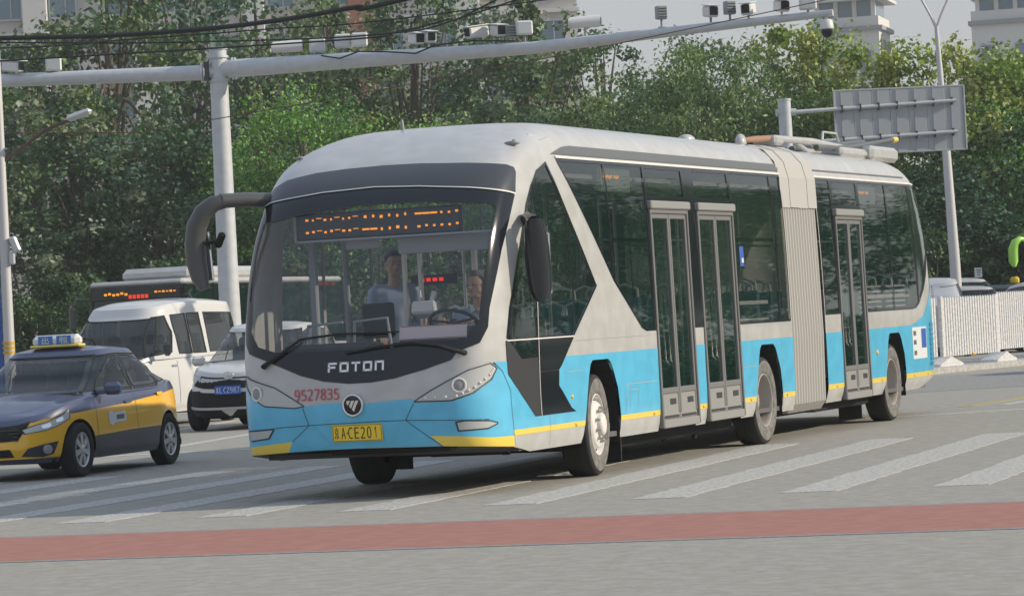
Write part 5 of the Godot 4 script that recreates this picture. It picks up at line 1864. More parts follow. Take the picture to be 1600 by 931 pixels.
func build_ground():
	var asphalt := mat("asphalt", lin(0.35, 0.335, 0.30), 0.92)
	speckle(asphalt, 0.035, Color(0.93, 0.93, 0.92), Color(1, 1, 1), 0.12, 11, 5, 1024)
	var grain := FastNoiseLite.new()
	grain.seed = 4
	grain.frequency = 0.25
	grain.fractal_octaves = 3
	var gt := NoiseTexture2D.new()
	gt.width = 512
	gt.height = 512
	gt.seamless = true
	gt.noise = grain
	var gg := Gradient.new()
	gg.offsets = PackedFloat32Array([0.3, 0.7])
	gg.colors = PackedColorArray([Color(0.95, 0.95, 0.945), Color(1.0, 1.0, 1.0)])
	gt.color_ramp = gg
	asphalt.detail_enabled = true
	asphalt.detail_albedo = gt
	asphalt.detail_blend_mode = BaseMaterial3D.BLEND_MODE_MUL
	asphalt.uv2_triplanar = true
	asphalt.uv2_world_triplanar = true
	asphalt.uv2_scale = Vector3.ONE * 0.9
	speckle(mat("road_white", lin(0.54, 0.53, 0.50), 0.85), 0.06, Color(0.80, 0.80, 0.79), Color(1, 1, 1), 0.5, 21, 5)
	speckle(mat("road_red", lin(0.37, 0.165, 0.13), 0.9), 0.03, Color(0.93, 0.93, 0.93), Color(1, 1, 1), 0.25, 31, 5)
	speckle(mat("road_edge", lin(0.29, 0.295, 0.295), 0.9), 0.06, Color(0.85, 0.85, 0.85), Color(1, 1, 1), 0.5, 22, 4)
	speckle(mat("road_yellow", lin(0.50, 0.40, 0.16), 0.85), 0.06, Color(0.8, 0.8, 0.8), Color(1, 1, 1), 0.5, 23, 4)
	speckle(mat("concrete", lin(0.46, 0.455, 0.44), 0.9), 0.04, Color(0.85, 0.85, 0.85), Color(1, 1, 1), 0.4, 24, 4)
	speckle(mat("patch_asphalt", lin(0.30, 0.296, 0.285), 0.92), 0.05, Color(0.85, 0.85, 0.85), Color(1, 1, 1), 0.3, 25, 4)
	var mb := MB.new()
	for i in 24:
		for j in 24:
			var x := -600.0 + i * 50.0
			var z := -1100.0 + j * 50.0
			sheet(mb, [[x, z], [x + 50, z], [x + 50, z + 50], [x, z + 50]], 0.0)
	structure(obj("road", mb, "asphalt"))
	# red coloured strip with its grey border lines
	var band := MB.new()
	for i in 20:
		var xa := -40.0 + i * 4.0
		var za := -39.3 + i * 1.185
		edge(band, Vector2(xa, za + 3.0), Vector2(xa + 4.0, za + 4.185), 0.004, Vector2(xa, za))
		sheet(band, [[xa, za], [xa + 4.0, za + 1.185], [xa + 4.0, za + 4.185], [xa, za + 3.0]], 0.004)
	structure(obj("red_road_strip", band, "road_red"))
	for k in 2:
		var e := MB.new()
		var o := -0.001 if k == 0 else 3.121
		for i in 20:
			var xa := -40.0 + i * 4.0
			var za := -39.42 + o + i * 1.185
			edge(e, Vector2(xa, za + 0.12), Vector2(xa + 4.0, za + 1.305), 0.004, Vector2(xa, za - 1.0))
			sheet(e, [[xa, za], [xa + 4.0, za + 1.185], [xa + 4.0, za + 1.305], [xa, za + 0.12]], 0.004)
		structure(obj("strip_border_line", e, "road_edge"))
	# zebra crossing
	for i in range(-8, 9):
		var x := 1.13 + (i - 1) * 1.245
		var zn := -29.55 + (x - 1.13) * 0.19
		var zf := -39.6 + (x - 1.13) * 0.10
		var dx := 0.305
		var l := absf(zf - zn)
		var m := MB.new()
		var wd := 0.46 if i > -4 else 0.42
		worn_strip(m, Vector2(x - wd * 0.5, zn - 0.02), Vector2(x - wd * 0.5 + dx * l, zf - 0.10), Vector2(x + wd * 0.5 + dx * l, zf + 0.14), Vector2(x + wd * 0.5, zn + 0.06), 0.004, 0.022, 60)
		structure(obj("zebra_stripe", m, "road_white"))
	# stop line and lane lines beyond the crossing
	var ln := MB.new()
	worn_strip(ln, Vector2(-16, -47.9), Vector2(-2.5, -47.7), Vector2(-2.5, -47.3), Vector2(-16, -47.5), 0.004, 0.006)
	structure(obj("stop_line", ln, "road_white"))
	for q in [[-3.9, -50.2, 1.6], [-5.15, -49.4, 4.6], [-7.2, -49.8, 8.0]]:
		ln = MB.new()
		worn_strip(ln, Vector2(q[0], q[1]), Vector2(q[0] + 6.0 - q[2] * 0.2, q[1] - 30), Vector2(q[0] + 6.17 - q[2] * 0.2, q[1] - 30), Vector2(q[0] + 0.17, q[1]), 0.004, 0.005)
		structure(obj("lane_line", ln, "road_white"))
	ln = MB.new()
	worn_strip(ln, Vector2(4.6, -46.95), Vector2(13.0, -48.6), Vector2(13.0, -48.2), Vector2(4.6, -46.6), 0.004, 0.006)
	structure(obj("stop_line", ln, "road_white"))
	ln = MB.new()
	worn_strip(ln, Vector2(6.2, -49.6), Vector2(12.4, -64.0), Vector2(12.62, -64.0), Vector2(6.42, -49.6), 0.004, 0.005)
	structure(obj("centre_line", ln, "road_yellow"))
	ln = MB.new()
	worn_strip(ln, Vector2(6.75, -49.6), Vector2(12.95, -64.0), Vector2(13.1, -64.0), Vector2(6.9, -49.6), 0.004, 0.005)
	structure(obj("lane_line", ln, "road_white"))
	# a darker resurfaced strip of carriageway by the island
	ln = MB.new()
	sheet(ln, [[5.5, -58.0], [16.0, -60.5], [19.0, -70.0], [8.2, -69.5]], 0.003)
	structure(obj("road_patch", ln, "patch_asphalt"))
	# fence island
	mb = MB.new()
	mb.prism(Transform3D(Basis(Vector3(1, 0, 0), PI / 2), Vector3(0, 0.12, 0)), PackedVector2Array([Vector2(4.6, -68.0), Vector2(5.3, -67.3), Vector2(6.2, -67.2), Vector2(27.4, -104.0), Vector2(24.0, -104.0)]), 0.14)
	structure(obj("kerb_island", mb, "concrete"))

# ------------------------------------------------------------------ street furniture

func camera_unit(label: String, at: Vector3, kind: int, turn: float, post: float):
	var c := thing("traffic_camera" if kind != 1 else "flash_unit", label, "camera" if kind != 1 else "flash unit", at, turn, "units on the gantry")
	var mb := MB.new()
	if kind == 0:       # white housing with hood, dark face
		mb.box(Transform3D(Basis(Vector3(1, 0, 0), 0.12), Vector3.ZERO), Vector3(0.19, 0.20, 0.46), 0.03)
		obj("housing", mb, "device_white", c)
		mb = MB.new()
		mb.box(Transform3D(Basis(Vector3(1, 0, 0), 0.12), Vector3(0, -0.012, 0.232)), Vector3(0.15, 0.15, 0.02), 0.01)
		obj("lens_window", mb, "black_gloss", c)
		mb = MB.new()
		mb.box(Transform3D(Basis(Vector3(1, 0, 0), 0.12), Vector3(0, 0.115, 0.04)), Vector3(0.22, 0.018, 0.54), 0.006)
		obj("sun_hood", mb, "device_white", c)
	elif kind == 1:     # pale flat-fronted flash
		mb.box(Transform3D(), Vector3.ZERO * 1.0, 0.0) if false else mb.bx(Vector3.ZERO, Vector3(0.30, 0.26, 0.16), 0.025)
		obj("housing", mb, "device_white", c)
		mb = MB.new()
		mb.bx(Vector3(0, 0, 0.083), Vector3(0.25, 0.21, 0.012), 0.004)
		obj("front_panel", mb, "device_pale", c)
	elif kind == 2:     # long white tube seen from the side
		mb.tube([Vector3(-0.30, 0, 0), Vector3(-0.26, 0, 0), Vector3(0.24, 0.015, 0), Vector3(0.28, 0.015, 0)], [0.07, 0.105, 0.115, 0.10], 14)
		obj("housing", mb, "device_white", c)
		mb = MB.new()
		mb.tube([Vector3(0.282, 0.015, 0), Vector3(0.30, 0.015, 0)], 0.07, 12)
		obj("lens_window", mb, "black_gloss", c)
	elif kind == 3:     # grey louvred box
		mb.bx(Vector3.ZERO, Vector3(0.19, 0.24, 0.16), 0.015)
		obj("housing", mb, "device_grey", c)
		for k in 4:
			mb = MB.new()
			mb.bx(Vector3(0, -0.08 + k * 0.05, 0.084), Vector3(0.16, 0.014, 0.012))
			obj("louvre", mb, "charcoal", c)
	mb = MB.new()
	mb.tube([Vector3(0, -0.08, 0), Vector3(0, -post, 0)], 0.022, 8)
	mb.bx(Vector3(0, -post, 0), Vector3(0.12, 0.03, 0.10), 0.005)
	obj("bracket", mb, "device_grey", c)

func build_street():
	mat("device_white", lin(0.62, 0.62, 0.61), 0.5)
	mat("device_pale", lin(0.50, 0.52, 0.53), 0.3)
	mat("device_grey", lin(0.26, 0.28, 0.29), 0.5)
	speckle(mat("pole_grey", lin(0.52, 0.54, 0.56), 0.5, 0.1), 0.03, Color(0.95, 0.95, 0.95), Color(1, 1, 1), 0.3, 41, 4)
	mat("lamp_pole", lin(0.52, 0.51, 0.51), 0.5, 0.1)
	mat("rust_arm", lin(0.10, 0.055, 0.045), 0.7)
	mat("cable", lin(0.015, 0.016, 0.02), 0.7)
	mat("sign_back", lin(0.38, 0.395, 0.41), 0.55, 0.1)
	speckle(mat("fence_white", lin(0.66, 0.66, 0.67), 0.6), 0.03, Color(0.86, 0.86, 0.85), Color(1, 1, 1), 0.8, 42, 4)
	mat("yellow_band", lin(0.55, 0.34, 0.03), 0.6)
	# ---- camera gantry
	var g := thing("camera_gantry", "grey octagonal post with long horizontal arms carrying traffic cameras above the road", "gantry", Vector3(-5.28, 0, -66.0))
	var mb := MB.new()
	mb.tube([Vector3(-0.02, 0.0, 0), Vector3(-0.02, 3.0, 0), Vector3(0, 6.9, 0)], [0.215, 0.19, 0.165], 8)
	obj("post", mb, "pole_grey", g)
	mb = MB.new()
	mb.tube([Vector3(0, 6.9, 0), Vector3(0, 6.94, 0)], 0.19, 8)
	obj("post_cap", mb, "pole_grey", g)
	mb = MB.new()
	mb.tube([Vector3(0.05, 6.53, -0.02), Vector3(5.9, 6.47, 2.0), Vector3(11.2, 6.66, 4.0)], [0.175, 0.115, 0.062], 8)
	obj("arm", mb, "pole_grey", g)
	mb = MB.new()
	mb.tube([Vector3(-0.05, 6.48, 0), Vector3(-4.2, 6.57, -0.5), Vector3(-8.0, 6.66, -0.9)], [0.145, 0.125, 0.10], 8)
	obj("arm", mb, "pole_grey", g)
	for s in [[0.26, 6.53, 0.21], [-0.26, 6.48, 0.19]]:
		for k in 2:
			mb = MB.new()
			mb.tube([Vector3(s[0] + signf(s[0]) * (k * 0.05 - 0.01), s[1], 0), Vector3(s[0] + signf(s[0]) * (k * 0.05 + 0.025), s[1], 0)], s[2], 8)
			obj("flange", mb, "pole_grey", g)
	mb = MB.new()
	for k in 2:
		mb.tube([Vector3(0, 6.30 + k * 0.44, 0), Vector3(0, 6.345 + k * 0.44, 0)], 0.195, 8)
		obj("collar", mb, "pole_grey", g)
		mb = MB.new()
	mb.bx(Vector3(-0.22, 6.5, 0.1), Vector3(0.10, 0.36, 0.12), 0.01)
	obj("junction_box", mb, "charcoal", g)
	var units := [
		[-3.95, 6.86, -65.7, 2, 0.1, "long pale unit nearest the right of the gantry post"],
		[-3.38, 6.84, -65.5, 1, 0.1, "small pale flat unit second from the gantry post"],
		[-2.90, 6.89, -65.4, 1, 0.05, "pale flat unit left one of the close pair on the arm"],
		[-2.58, 6.89, -65.3, 1, 0.05, "pale flat unit right one of the close pair on the arm"],
		[-1.52, 6.83, -65.0, 0, 0.35, "white camera with dark lens left of two side by side"],
		[-1.30, 6.84, -64.9, 0, 0.35, "white camera with dark lens right of two side by side"],
		[-0.39, 6.86, -64.6, 0, -0.9, "white camera turned aside over the trolleybus windscreen"],
		[0.00, 6.85, -64.4, 0, 0.3, "white camera just left of the grey louvred unit"],
		[0.26, 6.81, -64.3, 3, 0.2, "grey louvred unit between two white ones on the arm"],
		[0.48, 6.86, -64.2, 1, 0.15, "white flat unit just right of the grey louvred unit"],
		[1.58, 6.87, -63.8, 2, 0.05, "long white tube camera alone above the trolleybus roof"],
		[2.95, 6.93, -63.3, 3, 0.3, "grey unit seen against the sky on the arm"],
		[3.82, 6.88, -63.0, 0, 0.2, "white camera with dark lens first right of the sky gap"],
		[4.16, 6.92, -62.9, 3, 0.4, "small grey unit between two dark lensed cameras"],
		[4.48, 6.86, -62.7, 0, -0.3, "white camera with dark lens third from the arm tip"],
		[5.05, 6.86, -62.4, 0, 0.2, "white camera with dark lens second from the arm tip"],
		[5.50, 6.88, -62.2, 1, 0.1, "large white flat unit at the arm tip"],
		[-9.20, 6.82, -66.45, 0, 0.9, "white camera tilted down on the left arm at the picture edge"],
		[-8.42, 6.82, -66.40, 1, 0.1, "white boxy unit alone on the left arm"]]
	for u in units:
		camera_unit(u[5], Vector3(u[0], u[1], u[2]), u[3], u[4], 0.27 if u[0] > -6 else 0.2)
	# dome camera hanging at the tip
	var dc := thing("dome_camera", "white dome camera with black globe hanging from the arm tip", "camera", Vector3(5.80, 6.40, -62.05))
	mb = MB.new()
	mb.tube([Vector3(0, 0.25, 0), Vector3(0, 0.14, 0)], 0.03, 8)
	mb.lathe(Transform3D(Basis(Vector3(0, 0, 1), PI / 2), Vector3.ZERO), [Vector2(0.05, 0.16), Vector2(0.11, 0.13), Vector2(0.125, 0.0), Vector2(0.11, -0.02)], 16)
	obj("housing", mb, "device_white", dc)
	mb = MB.new()
	mb.sphere(Vector3(0, -0.05, 0), Vector3(0.105, 0.13, 0.105), 10, 14)
	obj("globe", mb, "black_gloss", dc)
	# cables
	var cables := [
		[[Vector3(-16, 6.75, -55.5), Vector3(-7.78, 6.37, -55), Vector3(-5.28, 6.33, -55), Vector3(-3.57, 6.41, -55), Vector3(-2.16, 6.57, -55), Vector3(-1.25, 6.68, -55), Vector3(8, 8.4, -55)], 0.042, "thick black cable bundle across the upper left sky"],
		[[Vector3(-16, 6.55, -56), Vector3(-7.93, 6.30, -56), Vector3(-5.89, 6.33, -56), Vector3(-3.64, 6.38, -56), Vector3(-0.78, 6.49, -56), Vector3(10, 7.4, -56)], 0.012, "thin wire just under the thick cable bundle"],
		[[Vector3(-16, 6.9, -56.4), Vector3(-7.93, 6.42, -56.4), Vector3(-4.87, 6.27, -56.4), Vector3(-1.81, 6.24, -56.4), Vector3(-0.17, 6.54, -56.4), Vector3(6, 8.3, -56.4)], 0.014, "thin sagging wire rising to the right above the gantry post"],
		[[Vector3(-12, 6.15, -57), Vector3(-2.89, 6.22, -57), Vector3(-1.64, 6.31, -57), Vector3(-0.80, 6.47, -57), Vector3(-0.17, 6.67, -57), Vector3(5, 9.0, -57)], 0.016, "thin wire crossing over the gantry arm above the trolleybus"],
		[[Vector3(-16, 5.75, -62), Vector3(-7.6, 5.25, -62), Vector3(-5.4, 5.32, -62), Vector3(2.0, 6.3, -62), Vector3(12.0, 7.9, -62)], 0.010, "faint pale wire low across the trees at left"]]
	for c in cables:
		mb = MB.new()
		var pts := []
		for i in c[0].size() - 1:
			var p0: Vector3 = c[0][maxi(i - 1, 0)]
			var p3: Vector3 = c[0][mini(i + 2, c[0].size() - 1)]
			for k in 6:
				pts.append(c[0][i].cubic_interpolate(c[0][i + 1], p0, p3, k / 6.0))
		pts.append(c[0][-1])
		mb.tube(pts, c[1], 6)
		tag(obj("overhead_cable", mb, "cable" if c[1] > 0.011 else "rust_arm"), c[2], "cable", "overhead wires")
	mb = MB.new()
	var ap := []
	for q in [[-3.3, 6.62], [-2.95, 6.54], [-2.59, 6.64], [-2.12, 6.60], [-1.53, 6.52], [-1.17, 6.64], [-0.46, 6.67], [0.3, 6.60]]:
		ap.append(Vector3(q[0], q[1], -66.0 + (q[0] + 5.28) * 0.357 + 0.17))
	mb.tube(ap, 0.016, 6)
	tag(obj("loose_cable", mb, "cable"), "loose black cable looped along the gantry arm", "cable")
	# ---- left street lamp
	var l := thing("street_lamp", "slim grey street lamp at the left edge with a rusty arm and white head", "street lamp", Vector3(-8.62, 0, -60.0))
	mb = MB.new()
	mb.tube([Vector3(0, 0, 0), Vector3(0.02, 4.0, 0), Vector3(0.05, 8.5, 0)], [0.10, 0.085, 0.06], 12)
	obj("pole", mb, "lamp_pole", l)
	mb = MB.new()
	mb.tube([Vector3(0.0, 4.66, 0), Vector3(0.35, 4.88, 0), Vector3(0.8, 5.20, 0), Vector3(1.22, 5.35, 0)], [0.035, 0.03, 0.028, 0.026], 8)
	obj("arm", mb, "rust_arm", l)
	mb = MB.new()
	mb.box(Transform3D(Basis(Vector3(0, 0, 1), 0.30), Vector3(1.40, 5.43, 0)), Vector3(0.46, 0.11, 0.26), 0.05)
	obj("lamp_head", mb, "device_pale", l)
	for y in [1.42, 1.50, 1.58]:
		mb = MB.new()
		mb.tube([Vector3(0, y, 0), Vector3(0, y + 0.05, 0)], 0.105, 12)
		obj("yellow_band", mb, "yellow_band", l)
	mb = MB.new()
	mb.box(Transform3D(Basis(Vector3(0, 0, 1), 0.35), Vector3(0.20, 3.28, 0.05)), Vector3(0.13, 0.28, 0.13), 0.03)
	mb.bx(Vector3(0.14, 3.05, 0.05), Vector3(0.10, 0.22, 0.10), 0.02)
	obj("pole_camera", mb, "device_pale", l)
	mb = MB.new()
	mb.bx(Vector3(-0.22, 2.4, -0.1), Vector3(0.22, 4.4, 0.03), 0.005)
	obj("blue_board", mb, "sticker_blue", l)
	# ---- right street lamp
	l = thing("street_lamp", "tall pale twin armed street lamp standing behind the sign board", "street lamp", Vector3(12.02, 0, -95.0))
	mb = MB.new()
	mb.tube([Vector3(0, 0, 0), Vector3(-0.02, 2.5, 0), Vector3(-0.1, 6.0, 0), Vector3(-0.18, 8.85, 0)], [0.17, 0.145, 0.11, 0.055], 14)
	obj("pole", mb, "lamp_pole", l)
	for s in [-1.0, 1.0]:
		mb = MB.new()
		mb.tube([Vector3(-0.18, 8.80, 0), Vector3(-0.18 + s * 0.14, 9.15, 0), Vector3(-0.18 + s * 0.36, 9.6, 0), Vector3(-0.18 + s * 1.0, 10.4, 0)], [0.04, 0.035, 0.03, 0.03], 8)
		obj("arm", mb, "lamp_pole", l)
		mb = MB.new()
		mb.box(Transform3D(Basis(Vector3(0, 0, 1), s * 0.3), Vector3(-0.18 + s * 1.3, 10.5, 0)), Vector3(0.7, 0.12, 0.28), 0.05)
		obj("lamp_head", mb, "device_pale", l)
	# ---- road sign seen from behind
	var sg := thing("road_sign", "large grey road sign board seen from the back on a side post", "sign", Vector3(6.42, 0, -80.0), deg_to_rad(8.0))
	mb = MB.new()
	mb.tube([Vector3(0.02, 0, 0), Vector3(0, 6.2, 0)], [0.17, 0.145], 14)
	mb.tube([Vector3(0, 6.2, 0), Vector3(0, 6.24, 0)], 0.16, 14)
	obj("post", mb, "pole_grey", sg)
	for y in [5.93, 5.22]:
		mb = MB.new()
		mb.tube([Vector3(0.0, y, 0.0), Vector3(0.3, y, 0.0), Vector3(4.0, y + 0.10, 0.06)], [0.06, 0.048, 0.042], 10)
		obj("arm", mb, "pole_grey", sg)
		mb = MB.new()
		mb.tube([Vector3(-0.2, y, 0), Vector3(0.26, y, 0)], 0.085, 10)
		obj("clamp", mb, "pole_grey", sg)
	for k in 7:
		mb = MB.new()
		mb.box(Transform3D(Basis(), Vector3(1.40 + k * 0.43, 5.64, -0.045)), Vector3(0.424, 1.44, 0.03), 0.008)
		obj("board_panel", mb, "sign_back", sg)
	mb = MB.new()
	mb.beam(Vector3(1.17, 6.37, -0.04), Vector3(4.22, 6.37, -0.04), 0.04, 0.04, 0.008)
	mb.beam(Vector3(1.17, 4.91, -0.04), Vector3(4.22, 4.91, -0.04), 0.04, 0.04, 0.008)
	mb.beam(Vector3(1.17, 4.9, -0.035), Vector3(1.17, 6.38, -0.035), 0.04, 0.04, 0.008)
	mb.beam(Vector3(4.22, 4.9, -0.035), Vector3(4.22, 6.38, -0.035), 0.04, 0.04, 0.008)
	obj("board_frame", mb, "sign_back", sg)
	for k in 7:
		for y in [5.95, 5.24]:
			mb = MB.new()
			mb.bx(Vector3(1.33 + k * 0.43, y + k * 0.012, 0.03), Vector3(0.035, 0.17, 0.10), 0.006)
			obj("bracket", mb, "charcoal", sg)
		mb = MB.new()
		mb.bx(Vector3(1.33 + k * 0.43, 5.64, -0.022), Vector3(0.02, 1.42, 0.02))
		obj("rib", mb, "sign_back", sg)
	# ---- white picket fence
	var picket := MB.new()
	picket.prism(Transform3D(Basis(), Vector3(0, 0, -0.012)), PackedVector2Array([Vector2(-0.040, 0.0), Vector2(0.040, 0.0), Vector2(0.040, 1.20), Vector2(0.0, 1.235), Vector2(-0.040, 1.20)]), 0.024)
	var pm := picket.mesh()
	var dir := Vector3(0.535, 0, -0.845)
	var turn := atan2(-dir.z, dir.x)
	var labels := ["white picket fence panel hidden mostly by the trolleybus tail", "white picket fence panel beside the trolleybus tail", "white picket fence panel second from the trolleybus tail", "white picket fence panel third from the trolleybus tail", "white picket fence panel at the right picture edge", "white picket fence panel past the right edge"]
	for k in 6:
		var at := Vector3(7.4, 0.12, -70.6) + dir * (k * 2.74)
		var f := thing("picket_fence", labels[k], "fence", at, turn + (0.03 if k % 2 == 0 else -0.02), "white fence panels")
		for i in 22:
			var o := obj("picket", pm, "fence_white", f)
			o.position = Vector3(0.10 + i * 0.119, 0.20 + (0.05 if k >= 2 else 0.0), 0.0)
		for y in [0.42, 1.15]:
			mb = MB.new()
			mb.beam(Vector3(0.0, y, -0.03), Vector3(2.70, y, -0.03), 0.03, 0.05)
			obj("rail", mb, "fence_white", f)
		mb = MB.new()
		mb.bx(Vector3(0.0, 0.75, -0.01), Vector3(0.085, 1.40, 0.085), 0.012)
		obj("post", mb, "fence_white", f)
		mb = MB.new()
		mb.prism(Transform3D(Basis(), Vector3(0, 0.0, -0.20)), PackedVector2Array([Vector2(-0.55, 0.0), Vector2(0.55, 0.0), Vector2(0.52, 0.05), Vector2(0.12, 0.16), Vector2(0.05, 0.20), Vector2(-0.05, 0.20), Vector2(-0.12, 0.16), Vector2(-0.52, 0.05)]), 0.40)
		obj("foot", mb, "fence_white", f)
		mb = MB.new()
		mb.bx(Vector3(1.40, 0.215, 0.03), Vector3(0.12, 0.05, 0.02), 0.008)
		obj("reflector", mb, "amber", f)
	# small board on a stick beyond the fence
	var nb := thing("notice_board", "small white notice board on a thin post behind the parked cars", "sign", Vector3(13.55, 0, -102.0))
	mb = MB.new()
	mb.tube([Vector3(0, 0, 0), Vector3(0, 2.0, 0)], 0.025, 8)
	obj("post", mb, "lamp_pole", nb)
	mb = MB.new()
	mb.bx(Vector3(0, 2.2, 0.01), Vector3(0.22, 0.28, 0.03), 0.005)
	obj("board", mb, "sticker_white", nb)
	mb = MB.new()
	for k in 3:
		mb.bx(Vector3(0.01, 2.28 - k * 0.07, 0.03), Vector3(0.14 - k * 0.03, 0.022, 0.006))
	obj("print", mb, "plate_black", nb)

# ------------------------------------------------------------------ buildings

func block(called: String, label: String, at: Vector3, turn: float, size: Vector3, wall: String, floors: Array, cols: int, win: Vector2):
	var b := thing(called, label, "building", at, turn)
	var mb := MB.new()
	mb.bx(Vector3(0, size.y * 0.5, 0), size)
	obj("wall", mb, wall, b)
	var frame := MB.new()
	for q in [[0, win.y * 0.5, win.x + 0.16, 0.09], [0, -win.y * 0.5, win.x + 0.3, 0.12], [-win.x * 0.5, 0, 0.09, win.y], [win.x * 0.5, 0, 0.09, win.y], [0.15, 0, 0.06, win.y]]:
		frame.bx(Vector3(q[0], q[1], 0.03), Vector3(q[2], q[3], 0.16))
	var fm := frame.mesh()
	var pn := MB.new()
	pn.bx(Vector3.ZERO, Vector3(win.x, win.y, 0.05))
	var pm := pn.mesh()
	for y in floors:
		for i in cols:
			var x := size.x * ((i + 0.5) / cols - 0.5)
			var w := node("window", b, Vector3(x, y, size.z * 0.5 + 0.02))
			obj("frame", fm, "window_frame", w)
			obj("pane", pm, "far_glass", w)
	return b

func build_buildings():
	speckle(mat("wall_beige", lin(0.60, 0.55, 0.52), 0.85), 0.01, Color(0.85, 0.85, 0.85), Color(1, 1, 1), 0.05, 51, 4)
	mat("wall_pale", lin(0.62, 0.60, 0.58), 0.85)
	mat("wall_grey", lin(0.30, 0.30, 0.31), 0.85)
	mat("window_frame", lin(0.45, 0.45, 0.45), 0.6)
	mat("far_glass", lin(0.16, 0.22, 0.28), 0.15)
	mat("roof_slate", lin(0.16, 0.18, 0.21), 0.6)
	mat("brick_red", lin(0.30, 0.12, 0.08), 0.85)
	var b = block("apartment_block", "long pale apartment block behind the trees at the upper left", Vector3(-18.8, 0, -205.0), deg_to_rad(4.0), Vector3(46.0, 26.5, 12.0), "wall_beige", [11.9, 14.8, 17.7, 20.6, 23.5], 15, Vector2(1.5, 1.5))
	for y in [13.2, 16.1, 19.0, 21.9]:
		var mb := MB.new()
		mb.bx(Vector3(0, y, 6.06), Vector3(46.2, 0.22, 0.3))
		obj("string_course", mb, "wall_pale", b)
	for i in 7:
		var mb := MB.new()
		mb.bx(Vector3(-19.9 + i * 6.1, 18.0, 6.35), Vector3(1.4, 14.0, 0.7), 0.05)
		obj("bay", mb, "wall_pale" if i != 5 else "brick_red", b)
	# two towers with pavilion roofs at the upper right
	for k in 2:
		var x := 26.6 if k == 0 else 38.6
		var t = block("pavilion_tower", ["pale tower with hipped grey roof left of the sky gap", "pale tower with hipped grey roof at the upper right corner"][k], Vector3(x, 0, -265.0), deg_to_rad(-14.0), Vector3(5.0 if k == 0 else 5.2, 21.6, 6.0), "wall_pale", [12.4, 15.4, 18.2], 2, Vector2(1.3, 1.9))
		t.scale.y = 1.05
		var mb := MB.new()
		mb.bx(Vector3(0, 21.9, 0), Vector3(4.4, 2.0, 5.2))
		obj("clerestory", mb, "far_glass", t)
		for i in 4:
			mb = MB.new()
			mb.bx(Vector3(-2.1 + i * 1.4, 21.9, 2.6), Vector3(0.32, 2.0, 0.3))
			obj("mullion", mb, "wall_pale", t)
		mb = MB.new()
		mb.bx(Vector3(0, 20.75, 0), Vector3(5.6, 0.3, 6.6))
		obj("ledge", mb, "wall_grey", t)
		mb = MB.new()
		var e := [Vector3(-3.0, 22.9, 3.6), Vector3(3.0, 22.9, 3.6), Vector3(3.0, 22.9, -3.6), Vector3(-3.0, 22.9, -3.6)]
		var r := [Vector3(-1.4, 24.3, 1.6), Vector3(1.4, 24.3, 1.6), Vector3(1.4, 24.3, -1.6), Vector3(-1.4, 24.3, -1.6)]
		for i in 4:
			mb.face([e[i], e[(i + 1) % 4], r[(i + 1) % 4], r[i]], Vector3(0, 22, 0))
		mb.face(r, Vector3(0, 22, 0))
		mb.face(e, Vector3(0, 25, 0))
		obj("roof", mb, "roof_slate", t)
		mb = MB.new()
		mb.bx(Vector3(0, 22.86, 0), Vector3(6.1, 0.22, 7.3))
		obj("eaves", mb, "wall_pale", t)
		for i in 3:
			mb = MB.new()
			mb.bx(Vector3(2.5 + 0.05, 16.0, -1.8 + i * 1.9), Vector3(0.2, 8.0, 0.7))
			obj("side_pier", mb, "wall_grey", t)

# ------------------------------------------------------------------ trees

